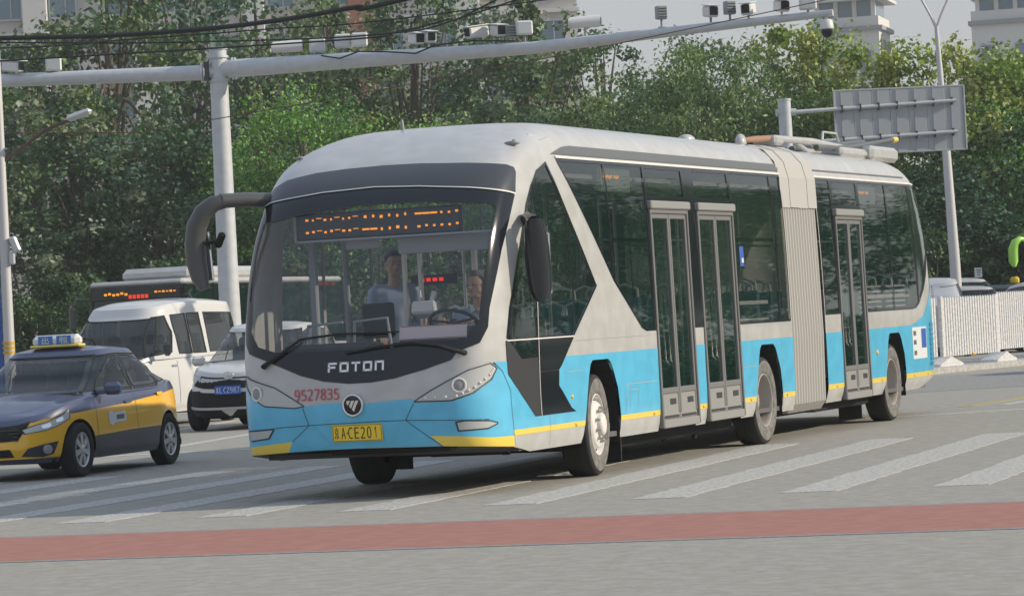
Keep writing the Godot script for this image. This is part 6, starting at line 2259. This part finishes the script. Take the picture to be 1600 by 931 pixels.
# returns [trunk mesh, crown mesh] of a tree about "high" tall
func tree_meshes(sd: int, high: float, base: float, rad: float, clumps: int, leaves: int, size: float, tones: Array, droop := 0.0, shape := 0) -> Array:
	var r := RandomNumberGenerator.new()
	r.seed = sd
	var tr := MB.new()
	var trunk_top := lerpf(base, high, 0.55)
	var lean := Vector3(r.randf_range(-0.3, 0.3), 0, r.randf_range(-0.3, 0.3))
	var spine := [Vector3.ZERO, Vector3(lean.x * 0.2, base * 0.6, lean.z * 0.2), Vector3(lean.x * 0.6, base * 1.1, lean.z * 0.6), Vector3(lean.x, trunk_top, lean.z), Vector3(lean.x * 1.2, lerpf(trunk_top, high, 0.7), lean.z * 1.2)]
	var r0 := high * 0.016 + 0.03
	tr.tube(spine, [r0 * 1.25, r0, r0 * 0.85, r0 * 0.5, r0 * 0.15], 8)
	var mb := MB.new()
	var mid := (high + base) * 0.5
	var hh := (high - base) * 0.5
	for c in clumps:
		# clump centre inside the crown's egg
		var d := Vector3.ZERO
		for tries in 20:
			d = Vector3(r.randf_range(-1, 1), r.randf_range(-1, 1), r.randf_range(-1, 1))
			if d.length() < 1.0 and d.length() > 0.35:
				break
		var f := d.y
		var wide := rad * (1.0 if shape != 1 else (0.95 - 0.55 * (f * 0.5 + 0.5)))
		if shape != 1 and f > 0.3:
			wide *= 1.0 - (f - 0.3) * 0.35
		var cc := Vector3(d.x * wide, mid + d.y * hh, d.z * wide) + lean
		var cr := rad * (r.randf_range(0.15, 0.33) if shape != 2 else r.randf_range(0.12, 0.26))
		if c % 3 == 0:
			var a: Vector3 = spine[2].lerp(spine[3], r.randf())
			var m := a.lerp(cc, 0.5) + Vector3(0, r.randf_range(0.0, 0.5), 0)
			tr.tube([a, m, cc], [r0 * 0.38, r0 * 0.24, r0 * 0.08], 5, false)
		var tone: Color = tones[r.randi() % tones.size()]
		var per := int(leaves / float(clumps) * r.randf_range(0.6, 1.4))
		for k in per:
			var o := Vector3(r.randfn(0, 0.5), r.randfn(0, 0.42), r.randfn(0, 0.5))
			if o.length() > 1.25:
				o = o.normalized() * r.randf_range(0.7, 1.25)
			var p := cc + o * cr
			if p.y < base * 0.6:
				continue
			var nn := (o * 0.7 + Vector3(r.randfn(0, 0.6), r.randfn(0.35, 0.6), r.randfn(0, 0.6))).normalized()
			var x := nn.cross(Vector3(r.randfn(), r.randfn() - droop, r.randfn())).normalized()
			var y := nn.cross(x)
			if droop > 0.0:
				y = (y * (1.0 - droop) + Vector3(0, -droop, 0)).normalized()
			var s := size * r.randf_range(0.65, 1.3)
			var k2 := r.randf_range(0.65, 1.4)
			mb.col = Color(tone.r * k2, tone.g * k2, tone.b * k2)
			var w := s * (0.36 if droop == 0.0 else 0.24)
			var bend := nn * s * 0.14
			mb.tri(p - y * s * 0.5, p + x * w, p + y * s * 0.5 - bend, nn, nn, nn)
			mb.tri(p - y * s * 0.5, p + y * s * 0.5 - bend, p - x * w, nn, nn, nn)
	return [tr.mesh(), mb.mesh()]

var kinds := {}

func plant(kind: String, variant: int, at: Vector3, turn: float, scale: Vector3, label: String, called := "tree", category := "tree", group := "trees beyond the road"):
	var t := thing(called, label, category, at, turn, group)
	var m: Array = kinds[kind][variant % kinds[kind].size()]
	obj("trunk", m[0], "bark", t)
	obj("crown", m[1], "leaf", t)
	t.scale = scale
	return t

func spot(px: float, depth: float) -> Vector3:
	return Vector3((px - 800.0) * depth / 5500.0, 0, -depth)

func build_trees():
	speckle(mat("bark", lin(0.16, 0.13, 0.10), 0.9), 0.04, Color(0.7, 0.7, 0.7), Color(1, 1, 1), 1.0, 61, 4)
	var leaf := mat("leaf", Color(1, 1, 1), 0.55)
	leaf.vertex_color_use_as_albedo = true
	leaf.cull_mode = BaseMaterial3D.CULL_DISABLED
	leaf.backlight_enabled = true
	leaf.backlight = Color(0.6, 0.7, 0.28)
	var dark := [Color(0.081, 0.150, 0.069), Color(0.119, 0.188, 0.088), Color(0.069, 0.138, 0.088), Color(0.144, 0.194, 0.081), Color(0.237, 0.275, 0.188)]
	var green := [Color(0.109, 0.247, 0.040), Color(0.144, 0.299, 0.052), Color(0.092, 0.207, 0.040), Color(0.184, 0.322, 0.063)]
	var pale := [Color(0.156, 0.237, 0.075), Color(0.200, 0.275, 0.100), Color(0.125, 0.206, 0.069)]
	var gold := [Color(0.264, 0.341, 0.050), Color(0.330, 0.385, 0.077), Color(0.187, 0.275, 0.044), Color(0.352, 0.363, 0.099)]
	var deep := [Color(0.046, 0.104, 0.044), Color(0.058, 0.124, 0.052), Color(0.046, 0.111, 0.065)]
	kinds["poplar"] = [tree_meshes(101, 15.0, 4.0, 3.6, 80, 7600, 0.23, dark, 0.0, 2), tree_meshes(102, 15.0, 3.4, 3.8, 84, 7800, 0.22, dark, 0.0, 2), tree_meshes(103, 15.0, 4.5, 3.4, 74, 7000, 0.24, dark, 0.0, 2)]
	kinds["broadleaf"] = [tree_meshes(111, 9.0, 1.8, 3.0, 80, 19000, 0.125, green), tree_meshes(112, 9.0, 1.5, 3.2, 84, 19000, 0.125, green)]
	kinds["willow"] = [tree_meshes(121, 9.0, 1.6, 3.3, 86, 20000, 0.16, pale, 0.35), tree_meshes(122, 9.0, 1.8, 3.0, 80, 19000, 0.16, pale, 0.3)]
	kinds["golden"] = [tree_meshes(131, 10.0, 2.4, 2.7, 70, 12500, 0.18, gold), tree_meshes(132, 10.0, 2.2, 2.9, 74, 12500, 0.18, gold)]
	kinds["shade"] = [tree_meshes(141, 8.5, 1.3, 3.2, 80, 15000, 0.18, deep), tree_meshes(142, 8.5, 1.2, 3.4, 84, 15000, 0.18, deep)]
	kinds["spire"] = [tree_meshes(151, 4.0, 0.3, 0.55, 26, 4200, 0.12, [Color(0.24, 0.22, 0.035), Color(0.20, 0.20, 0.04)], 0.0, 1)]
	kinds["shrub"] = [tree_meshes(161, 3.6, 0.15, 1.9, 36, 10000, 0.15, [Color(0.045, 0.10, 0.03), Color(0.055, 0.115, 0.035), Color(0.04, 0.085, 0.03)]), tree_meshes(162, 3.2, 0.15, 2.0, 36, 10000, 0.14, [Color(0.045, 0.10, 0.03), Color(0.06, 0.12, 0.035)])]
	# [kind, px, depth, scale xz, scale y, label]
	var list := [
		["poplar", -70, 124, 1.0, 1.02, "tall dark leaved poplar at the far left edge of the tree row"],
		["poplar", 70, 130, 1.0, 0.90, "tall poplar behind the left street lamp head"],
		["poplar", 195, 124, 1.05, 1.02, "tall poplar between the left lamp head and the gantry post"],
		["poplar", 300, 132, 1.0, 1.05, "tall poplar just left of the gantry post"],
		["poplar", 415, 126, 1.0, 1.00, "tall poplar just right of the gantry post"],
		["poplar", 540, 133, 1.0, 0.96, "tall poplar over the bright green trees"],
		["poplar", 650, 128, 1.0, 0.93, "tall poplar behind the first dark lensed cameras"],
		["poplar", 765, 134, 1.0, 0.97, "tall poplar behind the grey louvred unit"],
		["poplar", 850, 126, 0.9, 0.90, "dark poplar with visible trunk above the windscreen side of the roof"],
		["poplar", 960, 132, 0.95, 0.82, "poplar behind the willows left of the sky gap"],
		["poplar", 1110, 136, 0.9, 0.86, "poplar above the willows right of the sky gap"],
		["poplar", 130, 112, 0.85, 0.62, "lower dark poplar with shining leaves over the left shrubs"],
		["poplar", 10, 110, 0.9, 0.66, "lower dark poplar behind the left lamp pole"],
		["shade", 260, 113, 1.0, 0.98, "dark tree between the lower poplar and the gantry post"],
		["broadleaf", 375, 115, 0.9, 0.88, "green tree right behind the gantry post"],
		["broadleaf", 490, 112, 1.05, 1.05, "bright green tree left above the windscreen"],
		["broadleaf", 600, 112, 0.85, 0.88, "bright green tree in the middle above the windscreen"],
		["broadleaf", 690, 113, 0.95, 0.92, "bright green tree right above the windscreen"],
		["broadleaf", 755, 115, 0.7, 0.82, "small bright green tree next to the golden conifer"],
		["shade", 860, 116, 0.85, 0.95, "dark low tree right of the golden conifer"],
		["willow", 955, 113, 0.9, 0.96, "fine leaved pale tree first above the trolleybus doors"],
		["willow", 1050, 115, 1.0, 1.12, "fine leaved pale tree second above the trolleybus doors"],
		["willow", 1150, 112, 1.0, 1.10, "fine leaved pale tree left of the sign post"],
		["willow", 1245, 113, 0.95, 1.04, "fine leaved pale tree behind the sign post"],
		["golden", 1292, 114, 1.0, 1.10, "yellow green tree under the gantry arm tip"],
		["willow", 1350, 117, 0.8, 0.94, "fine leaved pale tree behind the left end of the sign board"],
		["golden", 1412, 111, 0.95, 0.99, "yellow green tree above the sign board left of the lamp"],
		["golden", 1512, 111, 1.0, 1.0, "yellow green tree above the sign board right of the lamp"],
		["golden", 1600, 116, 0.9, 0.95, "yellow green tree at the upper right behind the big dark tree"],
		["poplar", 1590, 128, 0.8, 0.66, "grey green poplar at the upper right edge"],
		["shade", 1480, 107.5, 0.9, 0.62, "dark tree behind the sign board right end"],
		["shade", 1585, 109, 1.05, 0.80, "big dark tree above the parked cars at the right"],
		["shade", 1400, 107.5, 0.9, 0.60, "dark tree behind the trolleybus tail"],
		["broadleaf", 1650, 110, 0.9, 0.95, "sunlit green tree at the extreme right edge"],
		["poplar", -230, 126, 1.05, 0.95, "tall poplar first beyond the left picture edge"],
		["shade", -160, 112, 1.0, 1.0, "dark tree beyond the left picture edge"],
		["poplar", -400, 122, 1.05, 0.98, "tall poplar second beyond the left picture edge"],
		["broadleaf", -330, 113, 1.1, 1.0, "green tree beyond the left picture edge"],
		["poplar", -560, 125, 1.05, 1.0, "tall poplar third beyond the left picture edge"],
		["golden", 1760, 114, 1.0, 1.0, "yellow green tree beyond the right picture edge"],
		["shade", 1850, 110, 1.0, 1.0, "dark tree beyond the right picture edge"]]
	for k in list.size():
		var q = list[k]
		plant(q[0], k, spot(q[1], q[2]), rng.randf_range(0, TAU), Vector3(q[3], q[4], q[3]), q[5])
	plant("spire", 0, spot(803, 108), 0.5, Vector3(1.0, 1.85, 1.0), "narrow golden conifer behind the trolleybus roof", "conifer")
	plant("spire", 0, spot(824, 108), 2.5, Vector3(0.6, 1.62, 0.6), "smaller golden conifer beside the narrow one", "conifer")
	# shrubs closing the foot of the tree row
	for k in 21:
		var px := -60.0 + k * 85.0
		var d := 104.0 + (k % 3) * 1.6
		plant("shrub", k, spot(px, d), rng.randf_range(0, TAU), Vector3.ONE * rng.randf_range(0.95, 1.15), "shrub number %s from the left in the row under the trees" % ["one", "two", "three", "four", "five", "six", "seven", "eight", "nine", "ten", "eleven", "twelve", "thirteen", "fourteen", "fifteen", "sixteen", "seventeen", "eighteen", "nineteen", "twenty", "twenty one"][k], "shrub", "shrub", "shrubs under the trees")
	# greenery right of the view that the bus glass mirrors
	for k in 9:
		plant("shrub", k, Vector3(13.0 + (k % 2) * 0.5, 0, -43.5 - k * 3.1), k * 1.3, Vector3(0.8, 0.42, 0.9), "low hedge bush out of view beside the road, place %s from the camera" % ["one", "two", "three", "four", "five", "six", "seven", "eight", "nine"][k], "shrub", "shrub", "hedge right of the road")
	for k in 8:
		plant("broadleaf" if k % 2 == 0 else "shade", k, Vector3(25.0 + (k % 3), 0, -47.0 - k * 5.5), k * 1.9, Vector3(0.95, 0.75, 0.95), "roadside tree right of the view, place %s from the camera" % ["one", "two", "three", "four", "five", "six", "seven", "eight"][k], "tree", "tree", "trees right of the road")

# ------------------------------------------------------------------ people

# tapered capsules joined smoothly and meshed as surface nets
func blend_mesh(mb: MB, bones: Array, cell: float, soft: float):
	var lo := Vector3.ONE * 1e9
	var hi := -lo
	for b in bones:
		for q in [[b[0], b[2]], [b[1], b[3]]]:
			lo = lo.min(q[0] - Vector3.ONE * (q[1] + cell * 2))
			hi = hi.max(q[0] + Vector3.ONE * (q[1] + cell * 2))
	var n := Vector3i(((hi - lo) / cell).ceil()) + Vector3i.ONE
	var F := PackedFloat32Array()
	F.resize(n.x * n.y * n.z)
	F.fill(1.0)
	for b in bones:
		var pad: float = maxf(b[2], b[3]) + soft * 1.5 + cell
		var a0 := Vector3i(((b[0].min(b[1]) - Vector3.ONE * pad - lo) / cell).floor()).clamp(Vector3i.ZERO, n - Vector3i.ONE)
		var a1 := Vector3i(((b[0].max(b[1]) + Vector3.ONE * pad - lo) / cell).ceil()).clamp(Vector3i.ZERO, n - Vector3i.ONE)
		var ab: Vector3 = b[1] - b[0]
		var l2 := maxf(ab.length_squared(), 1e-8)
		for i in range(a0.x, a1.x + 1):
			for j in range(a0.y, a1.y + 1):
				for k in range(a0.z, a1.z + 1):
					var p := lo + Vector3(i, j, k) * cell
					var t := clampf((p - b[0]).dot(ab) / l2, 0.0, 1.0)
					var d: float = (p - b[0] - ab * t).length() - lerpf(b[2], b[3], t)
					var id := (i * n.y + j) * n.z + k
					var e := F[id]
					var h := maxf(soft - absf(d - e), 0.0) / soft
					F[id] = minf(d, e) - h * h * soft * 0.25
	var V := {}
	for i in n.x - 1:
		for j in n.y - 1:
			for k in n.z - 1:
				var id := (i * n.y + j) * n.z + k
				var c := [F[id], F[id + n.y * n.z], F[id + n.z], F[id + n.y * n.z + n.z], F[id + 1], F[id + n.y * n.z + 1], F[id + n.z + 1], F[id + n.y * n.z + n.z + 1]]
				var neg := 0
				for q in c:
					if q < 0.0:
						neg += 1
				if neg == 0 or neg == 8:
					continue
				var s := Vector3.ZERO
				var m := 0
				for e in [[0, 1], [2, 3], [4, 5], [6, 7], [0, 2], [1, 3], [4, 6], [5, 7], [0, 4], [1, 5], [2, 6], [3, 7]]:
					if (c[e[0]] < 0.0) != (c[e[1]] < 0.0):
						var t: float = c[e[0]] / (c[e[0]] - c[e[1]])
						var A := Vector3(e[0] & 1, (e[0] >> 1) & 1, e[0] >> 2)
						var B := Vector3(e[1] & 1, (e[1] >> 1) & 1, e[1] >> 2)
						s += A.lerp(B, t)
						m += 1
				var g := Vector3(c[1] + c[3] + c[5] + c[7] - c[0] - c[2] - c[4] - c[6], c[2] + c[3] + c[6] + c[7] - c[0] - c[1] - c[4] - c[5], c[4] + c[5] + c[6] + c[7] - c[0] - c[1] - c[2] - c[3])
				V[id] = [lo + (Vector3(i, j, k) + s / m) * cell, g.normalized()]
	var sx := n.y * n.z
	var sy := n.z
	for i in range(1, n.x - 1):
		for j in range(1, n.y - 1):
			for k in range(1, n.z - 1):
				var id := (i * n.y + j) * n.z + k
				for ax in [[sx, sy, 1], [sy, sx, 1], [1, sx, sy]]:
					if (F[id] < 0.0) != (F[id + ax[0]] < 0.0):
						var q := [V[id], V[id - ax[1]], V[id - ax[1] - ax[2]], V[id - ax[2]]]
						mb.tri(q[0][0], q[1][0], q[2][0], q[0][1], q[1][1], q[2][1])
						mb.tri(q[0][0], q[2][0], q[3][0], q[0][1], q[2][1], q[3][1])

# a hand at "at": palm along dir, back of the hand along up, fingers curled by "curl"
func hand(mb: MB, at: Vector3, dir: Vector3, up: Vector3, side: float, curl: float):
	dir = dir.normalized()
	var rt := up.cross(dir).normalized() * side
	up = dir.cross(rt * side).normalized()
	var bones := [[at, at + dir * 0.05, 0.026, 0.028], [at + rt * 0.02, at + dir * 0.08 + rt * 0.026, 0.018, 0.015], [at - rt * 0.02, at + dir * 0.08 - rt * 0.026, 0.018, 0.014]]
	for k in 4:
		var o := rt * (0.030 - k * 0.020)
		var l := [0.036, 0.042, 0.039, 0.030][k] as float
		var p := at + dir * 0.082 + o
		var d := dir
		for j in 3:
			d = (d * cos(curl) - up * sin(curl)).normalized()
			var q := p + d * l * (1.0 - j * 0.2)
			bones.append([p, q, 0.0095 - j * 0.001, 0.0088 - j * 0.001])
			p = q
	var p0 := at + dir * 0.025 + rt * 0.03
	var td := (dir * 0.6 + rt * 0.7 - up * 0.35).normalized()
	var p1 := p0 + td * 0.04
	bones.append([p0, p1, 0.012, 0.0105])
	bones.append([p1, p1 + (td * 0.6 + dir * 0.4 - up * 0.5).normalized() * 0.033, 0.0105, 0.009])
	blend_mesh(mb, bones, 0.007, 0.008)

func head(mb: MB, c: Vector3, turn: float):
	var b := Basis(Vector3.UP, turn)
	var q := func(x: float, y: float, z: float) -> Vector3:
		return c + b * Vector3(x, y, z)
	var bones := [
		[q.call(0, 0.045, -0.025), q.call(0, 0.05, 0.015), 0.078, 0.074],
		[q.call(0, -0.02, 0.0), q.call(0, 0.02, 0.02), 0.068, 0.070],
		[q.call(-0.02, -0.085, 0.045), q.call(0.02, -0.085, 0.045), 0.034, 0.034],
		[q.call(-0.035, -0.05, 0.02), q.call(0.035, -0.05, 0.02), 0.042, 0.042],
		[q.call(0, 0.015, 0.083), q.call(0, -0.022, 0.100), 0.009, 0.014],
		[q.call(-0.012, -0.026, 0.092), q.call(0.012, -0.026, 0.092), 0.010, 0.010],
		[q.call(-0.030, 0.026, 0.080), q.call(0.030, 0.026, 0.080), 0.011, 0.011],
		[q.call(-0.018, -0.056, 0.076), q.call(0.018, -0.056, 0.076), 0.009, 0.009],
		[q.call(-0.079, 0.012, -0.005), q.call(-0.083, -0.025, 0.0), 0.014, 0.010],
		[q.call(0.079, 0.012, -0.005), q.call(0.083, -0.025, 0.0), 0.014, 0.010]]
	blend_mesh(mb, bones, 0.0085, 0.020)

func face_parts(p, c: Vector3, turn: float, hair := "hair_black"):
	var b := Basis(Vector3.UP, turn)
	for x in [-0.031, 0.031]:
		var mb := MB.new()
		mb.sphere(c + b * Vector3(x, 0.006, 0.078), Vector3(0.013, 0.007, 0.010), 6, 8)
		obj("eye", mb, "eye_dark", p)
		mb = MB.new()
		mb.box(Transform3D(b, c + b * Vector3(x, 0.032, 0.090)), Vector3(0.034, 0.007, 0.008), 0.002)
		obj("eyebrow", mb, "hair_black", p)
	var m := MB.new()
	m.box(Transform3D(b, c + b * Vector3(0, -0.056, 0.087)), Vector3(0.042, 0.008, 0.006), 0.002)
	obj("mouth", m, "lip", p)
	m = MB.new()
	blend_mesh(m, [[c + b * Vector3(0, 0.068, -0.035), c + b * Vector3(0, 0.078, 0.010), 0.080, 0.070], [c + b * Vector3(0, 0.02, -0.055), c + b * Vector3(0, 0.06, -0.04), 0.070, 0.078], [c + b * Vector3(-0.066, 0.04, -0.01), c + b * Vector3(-0.066, 0.075, 0.0), 0.022, 0.03], [c + b * Vector3(0.066, 0.04, -0.01), c + b * Vector3(0.066, 0.075, 0.0), 0.022, 0.03]], 0.010, 0.02)
	obj("hair", m, hair, p)

func build_people():
	mat("skin", lin(0.50, 0.31, 0.22), 0.55)
	mat("hair_grey", lin(0.13, 0.13, 0.13), 0.7)
	mat("hair_black", lin(0.03, 0.028, 0.026), 0.6)
	mat("eye_dark", lin(0.02, 0.015, 0.012), 0.3)
	mat("lip", lin(0.25, 0.09, 0.08), 0.6)
	mat("shirt_blue", lin(0.30, 0.40, 0.55), 0.85)
	mat("trousers", lin(0.02, 0.022, 0.03), 0.85)
	mat("collar_white", lin(0.6, 0.62, 0.65), 0.8)
	var bus_at := Transform3D(Basis(Vector3.UP, deg_to_rad(-20.029)), Vector3(-0.482, 0, -34.53))
	# ---- driver, seated at the wheel
	var d := thing("person", "driver in a pale blue shirt seated at the steering wheel", "person")
	d.transform = bus_at * Transform3D(Basis(), Vector3(0.68, 0.64, 1.42))
	var V := func(x: float, y: float, z: float) -> Vector3:
		return Vector3(x, y, z)
	var mb := MB.new()
	var neck := Vector3(0.02, 1.12, 0.0)
	blend_mesh(mb, [
		[V.call(0, 0.50, -0.06), V.call(0, 0.72, -0.08), 0.15, 0.145], [V.call(-0.06, 0.86, -0.05), V.call(0.06, 0.86, -0.05), 0.125, 0.125],
		[V.call(-0.155, 0.97, -0.04), V.call(0.155, 0.97, -0.04), 0.065, 0.065], [V.call(0.01, 1.0, -0.03), V.call(0.02, 1.16, 0.01), 0.06, 0.052],
		[V.call(-0.19, 0.95, -0.03), V.call(-0.27, 0.76, 0.14), 0.056, 0.045], [V.call(-0.27, 0.76, 0.14), V.call(-0.20, 0.93, 0.42), 0.043, 0.03],
		[V.call(0.19, 0.95, -0.03), V.call(0.26, 0.74, 0.14), 0.056, 0.045], [V.call(0.26, 0.74, 0.14), V.call(0.15, 0.93, 0.44), 0.043, 0.03],
		[V.call(-0.10, 0.47, -0.03), V.call(-0.14, 0.46, 0.42), 0.095, 0.065], [V.call(-0.14, 0.46, 0.42), V.call(-0.13, 0.08, 0.50), 0.06, 0.042], [V.call(-0.13, 0.04, 0.50), V.call(-0.13, 0.03, 0.66), 0.04, 0.035],
		[V.call(0.10, 0.47, -0.03), V.call(0.14, 0.46, 0.42), 0.095, 0.065], [V.call(0.14, 0.46, 0.42), V.call(0.13, 0.08, 0.50), 0.06, 0.042], [V.call(0.13, 0.04, 0.50), V.call(0.13, 0.03, 0.66), 0.04, 0.035]], 0.02, 0.05)
	var hc := Vector3(0.03, 1.26, 0.05)
	head(mb, hc, -0.45)
	hand(mb, V.call(-0.20, 0.93, 0.42), Vector3(0.25, 0.30, 0.9), Vector3(-0.3, 0.9, -0.2), 1.0, 0.75)
	hand(mb, V.call(0.15, 0.93, 0.44), Vector3(-0.15, 0.30, 0.9), Vector3(0.3, 0.9, -0.2), -1.0, 0.75)
	obj("body", mb, "skin", d)
	face_parts(d, hc, -0.45, "hair_grey")
	mb = MB.new()
	blend_mesh(mb, [
		[V.call(0, 0.50, -0.06), V.call(0, 0.72, -0.08), 0.165, 0.16], [V.call(-0.06, 0.86, -0.05), V.call(0.06, 0.86, -0.05), 0.14, 0.14],
		[V.call(-0.155, 0.975, -0.04), V.call(0.155, 0.975, -0.04), 0.078, 0.078],
		[V.call(-0.19, 0.95, -0.03), V.call(-0.265, 0.77, 0.13), 0.070, 0.062], [V.call(0.19, 0.95, -0.03), V.call(0.255, 0.75, 0.13), 0.070, 0.062],
		[V.call(-0.265, 0.77, 0.13), V.call(-0.22, 0.89, 0.35), 0.058, 0.046], [V.call(0.255, 0.75, 0.13), V.call(0.17, 0.89, 0.37), 0.058, 0.046]], 0.02, 0.05)
	obj("shirt", mb, "shirt_blue", d)
	for s in [-1.0, 1.0]:
		mb = MB.new()
		mb.prism(Transform3D(Basis(Vector3(1, 0, 0), -0.6), Vector3(0.015, 1.03, 0.065)), PackedVector2Array([Vector2(s * 0.005, 0.0), Vector2(s * 0.055, 0.055), Vector2(s * 0.07, 0.03), Vector2(s * 0.045, -0.03)]), 0.012)
		obj("collar", mb, "collar_white", d)
	mb = MB.new()
	blend_mesh(mb, [[V.call(-0.10, 0.47, -0.05), V.call(-0.14, 0.46, 0.42), 0.110, 0.08], [V.call(-0.14, 0.46, 0.42), V.call(-0.13, 0.12, 0.49), 0.078, 0.06], [V.call(0.10, 0.47, -0.05), V.call(0.14, 0.46, 0.42), 0.110, 0.08], [V.call(0.14, 0.46, 0.42), V.call(0.13, 0.12, 0.49), 0.078, 0.06]], 0.022, 0.05)
	obj("trousers", mb, "trousers", d)
	# ---- man standing in the aisle
	var m := thing("person", "person in a pale blue shirt standing in the aisle behind the windscreen", "person")
	m.transform = bus_at * Transform3D(Basis(Vector3.UP, 0.5), Vector3(-0.80, 0.41, -0.2))
	mb = MB.new()
	var common := [
		[V.call(-0.05, 1.0, 0), V.call(0.05, 1.0, 0), 0.125, 0.125], [V.call(0, 1.10, 0), V.call(0, 1.25, 0), 0.125, 0.14], [V.call(-0.06, 1.38, 0), V.call(0.06, 1.38, 0), 0.12, 0.12], [V.call(-0.155, 1.49, 0), V.call(0.155, 1.49, 0), 0.062, 0.062]]
	blend_mesh(mb, common + [
		[V.call(0, 1.52, 0), V.call(0, 1.66, 0.02), 0.06, 0.053],
		[V.call(-0.20, 1.47, 0), V.call(-0.26, 1.19, 0.05), 0.052, 0.042], [V.call(-0.26, 1.19, 0.05), V.call(-0.20, 1.05, 0.26), 0.04, 0.028],
		[V.call(0.20, 1.47, 0), V.call(0.26, 1.19, 0.02), 0.052, 0.042], [V.call(0.26, 1.19, 0.02), V.call(0.25, 0.95, 0.10), 0.04, 0.028],
		[V.call(-0.09, 0.95, 0), V.call(-0.10, 0.52, 0.02), 0.09, 0.062], [V.call(-0.10, 0.52, 0.02), V.call(-0.10, 0.09, 0.0), 0.058, 0.04], [V.call(-0.10, 0.045, -0.02), V.call(-0.11, 0.04, 0.15), 0.042, 0.036],
		[V.call(0.09, 0.95, 0), V.call(0.10, 0.52, 0.02), 0.09, 0.062], [V.call(0.10, 0.52, 0.02), V.call(0.10, 0.09, 0.0), 0.058, 0.04], [V.call(0.10, 0.045, -0.02), V.call(0.11, 0.04, 0.15), 0.042, 0.036]], 0.02, 0.05)
	hc = Vector3(0, 1.755, 0.045)
	head(mb, hc, 0.2)
	hand(mb, V.call(-0.20, 1.05, 0.26), Vector3(0.2, -0.1, 0.9), Vector3(0, 1, 0.1), 1.0, 0.5)
	hand(mb, V.call(0.25, 0.95, 0.10), Vector3(0.0, -0.95, 0.2), Vector3(0.9, 0, 0.2), -1.0, 0.3)
	obj("body", mb, "skin", m)
	face_parts(m, hc, 0.2)
	mb = MB.new()
	var sh := []
	for c in common:
		sh.append([c[0], c[1], c[2] + 0.015, c[3] + 0.015])
	blend_mesh(mb, sh + [[V.call(-0.20, 1.47, 0), V.call(-0.255, 1.22, 0.04), 0.070, 0.062], [V.call(0.20, 1.47, 0), V.call(0.255, 1.22, 0.02), 0.070, 0.062]], 0.02, 0.05)
	obj("shirt", mb, "shirt_blue", m)
	mb = MB.new()
	blend_mesh(mb, [[V.call(-0.05, 0.98, 0), V.call(0.05, 0.98, 0), 0.14, 0.14], [V.call(-0.09, 0.95, 0), V.call(-0.10, 0.52, 0.02), 0.105, 0.078], [V.call(-0.10, 0.52, 0.02), V.call(-0.10, 0.12, 0.0), 0.075, 0.06], [V.call(0.09, 0.95, 0), V.call(0.10, 0.52, 0.02), 0.105, 0.078], [V.call(0.10, 0.52, 0.02), V.call(0.10, 0.12, 0.0), 0.075, 0.06]], 0.022, 0.05)
	obj("trousers", mb, "trousers", m)
	# ---- loose card lying against the windscreen
	var cd := thing("dash_card", "wide pale pink card propped on the dashboard inside the windscreen", "card")
	cd.transform = bus_at * Transform3D(Basis(Vector3(1, 0, 0), -0.22), Vector3(0.64, 1.425, 2.50))
	mb = MB.new()
	mb.bx(Vector3(0, 0.065, 0), Vector3(0.66, 0.13, 0.006), 0.002)
	obj("sheet", mb, "card_pink", cd)
	mb = MB.new()
	mb.bx(Vector3(0, 0.125, 0.004), Vector3(0.64, 0.006, 0.004))
	mb.bx(Vector3(0, 0.008, 0.004), Vector3(0.64, 0.006, 0.004))
	obj("border", mb, "lip", cd)
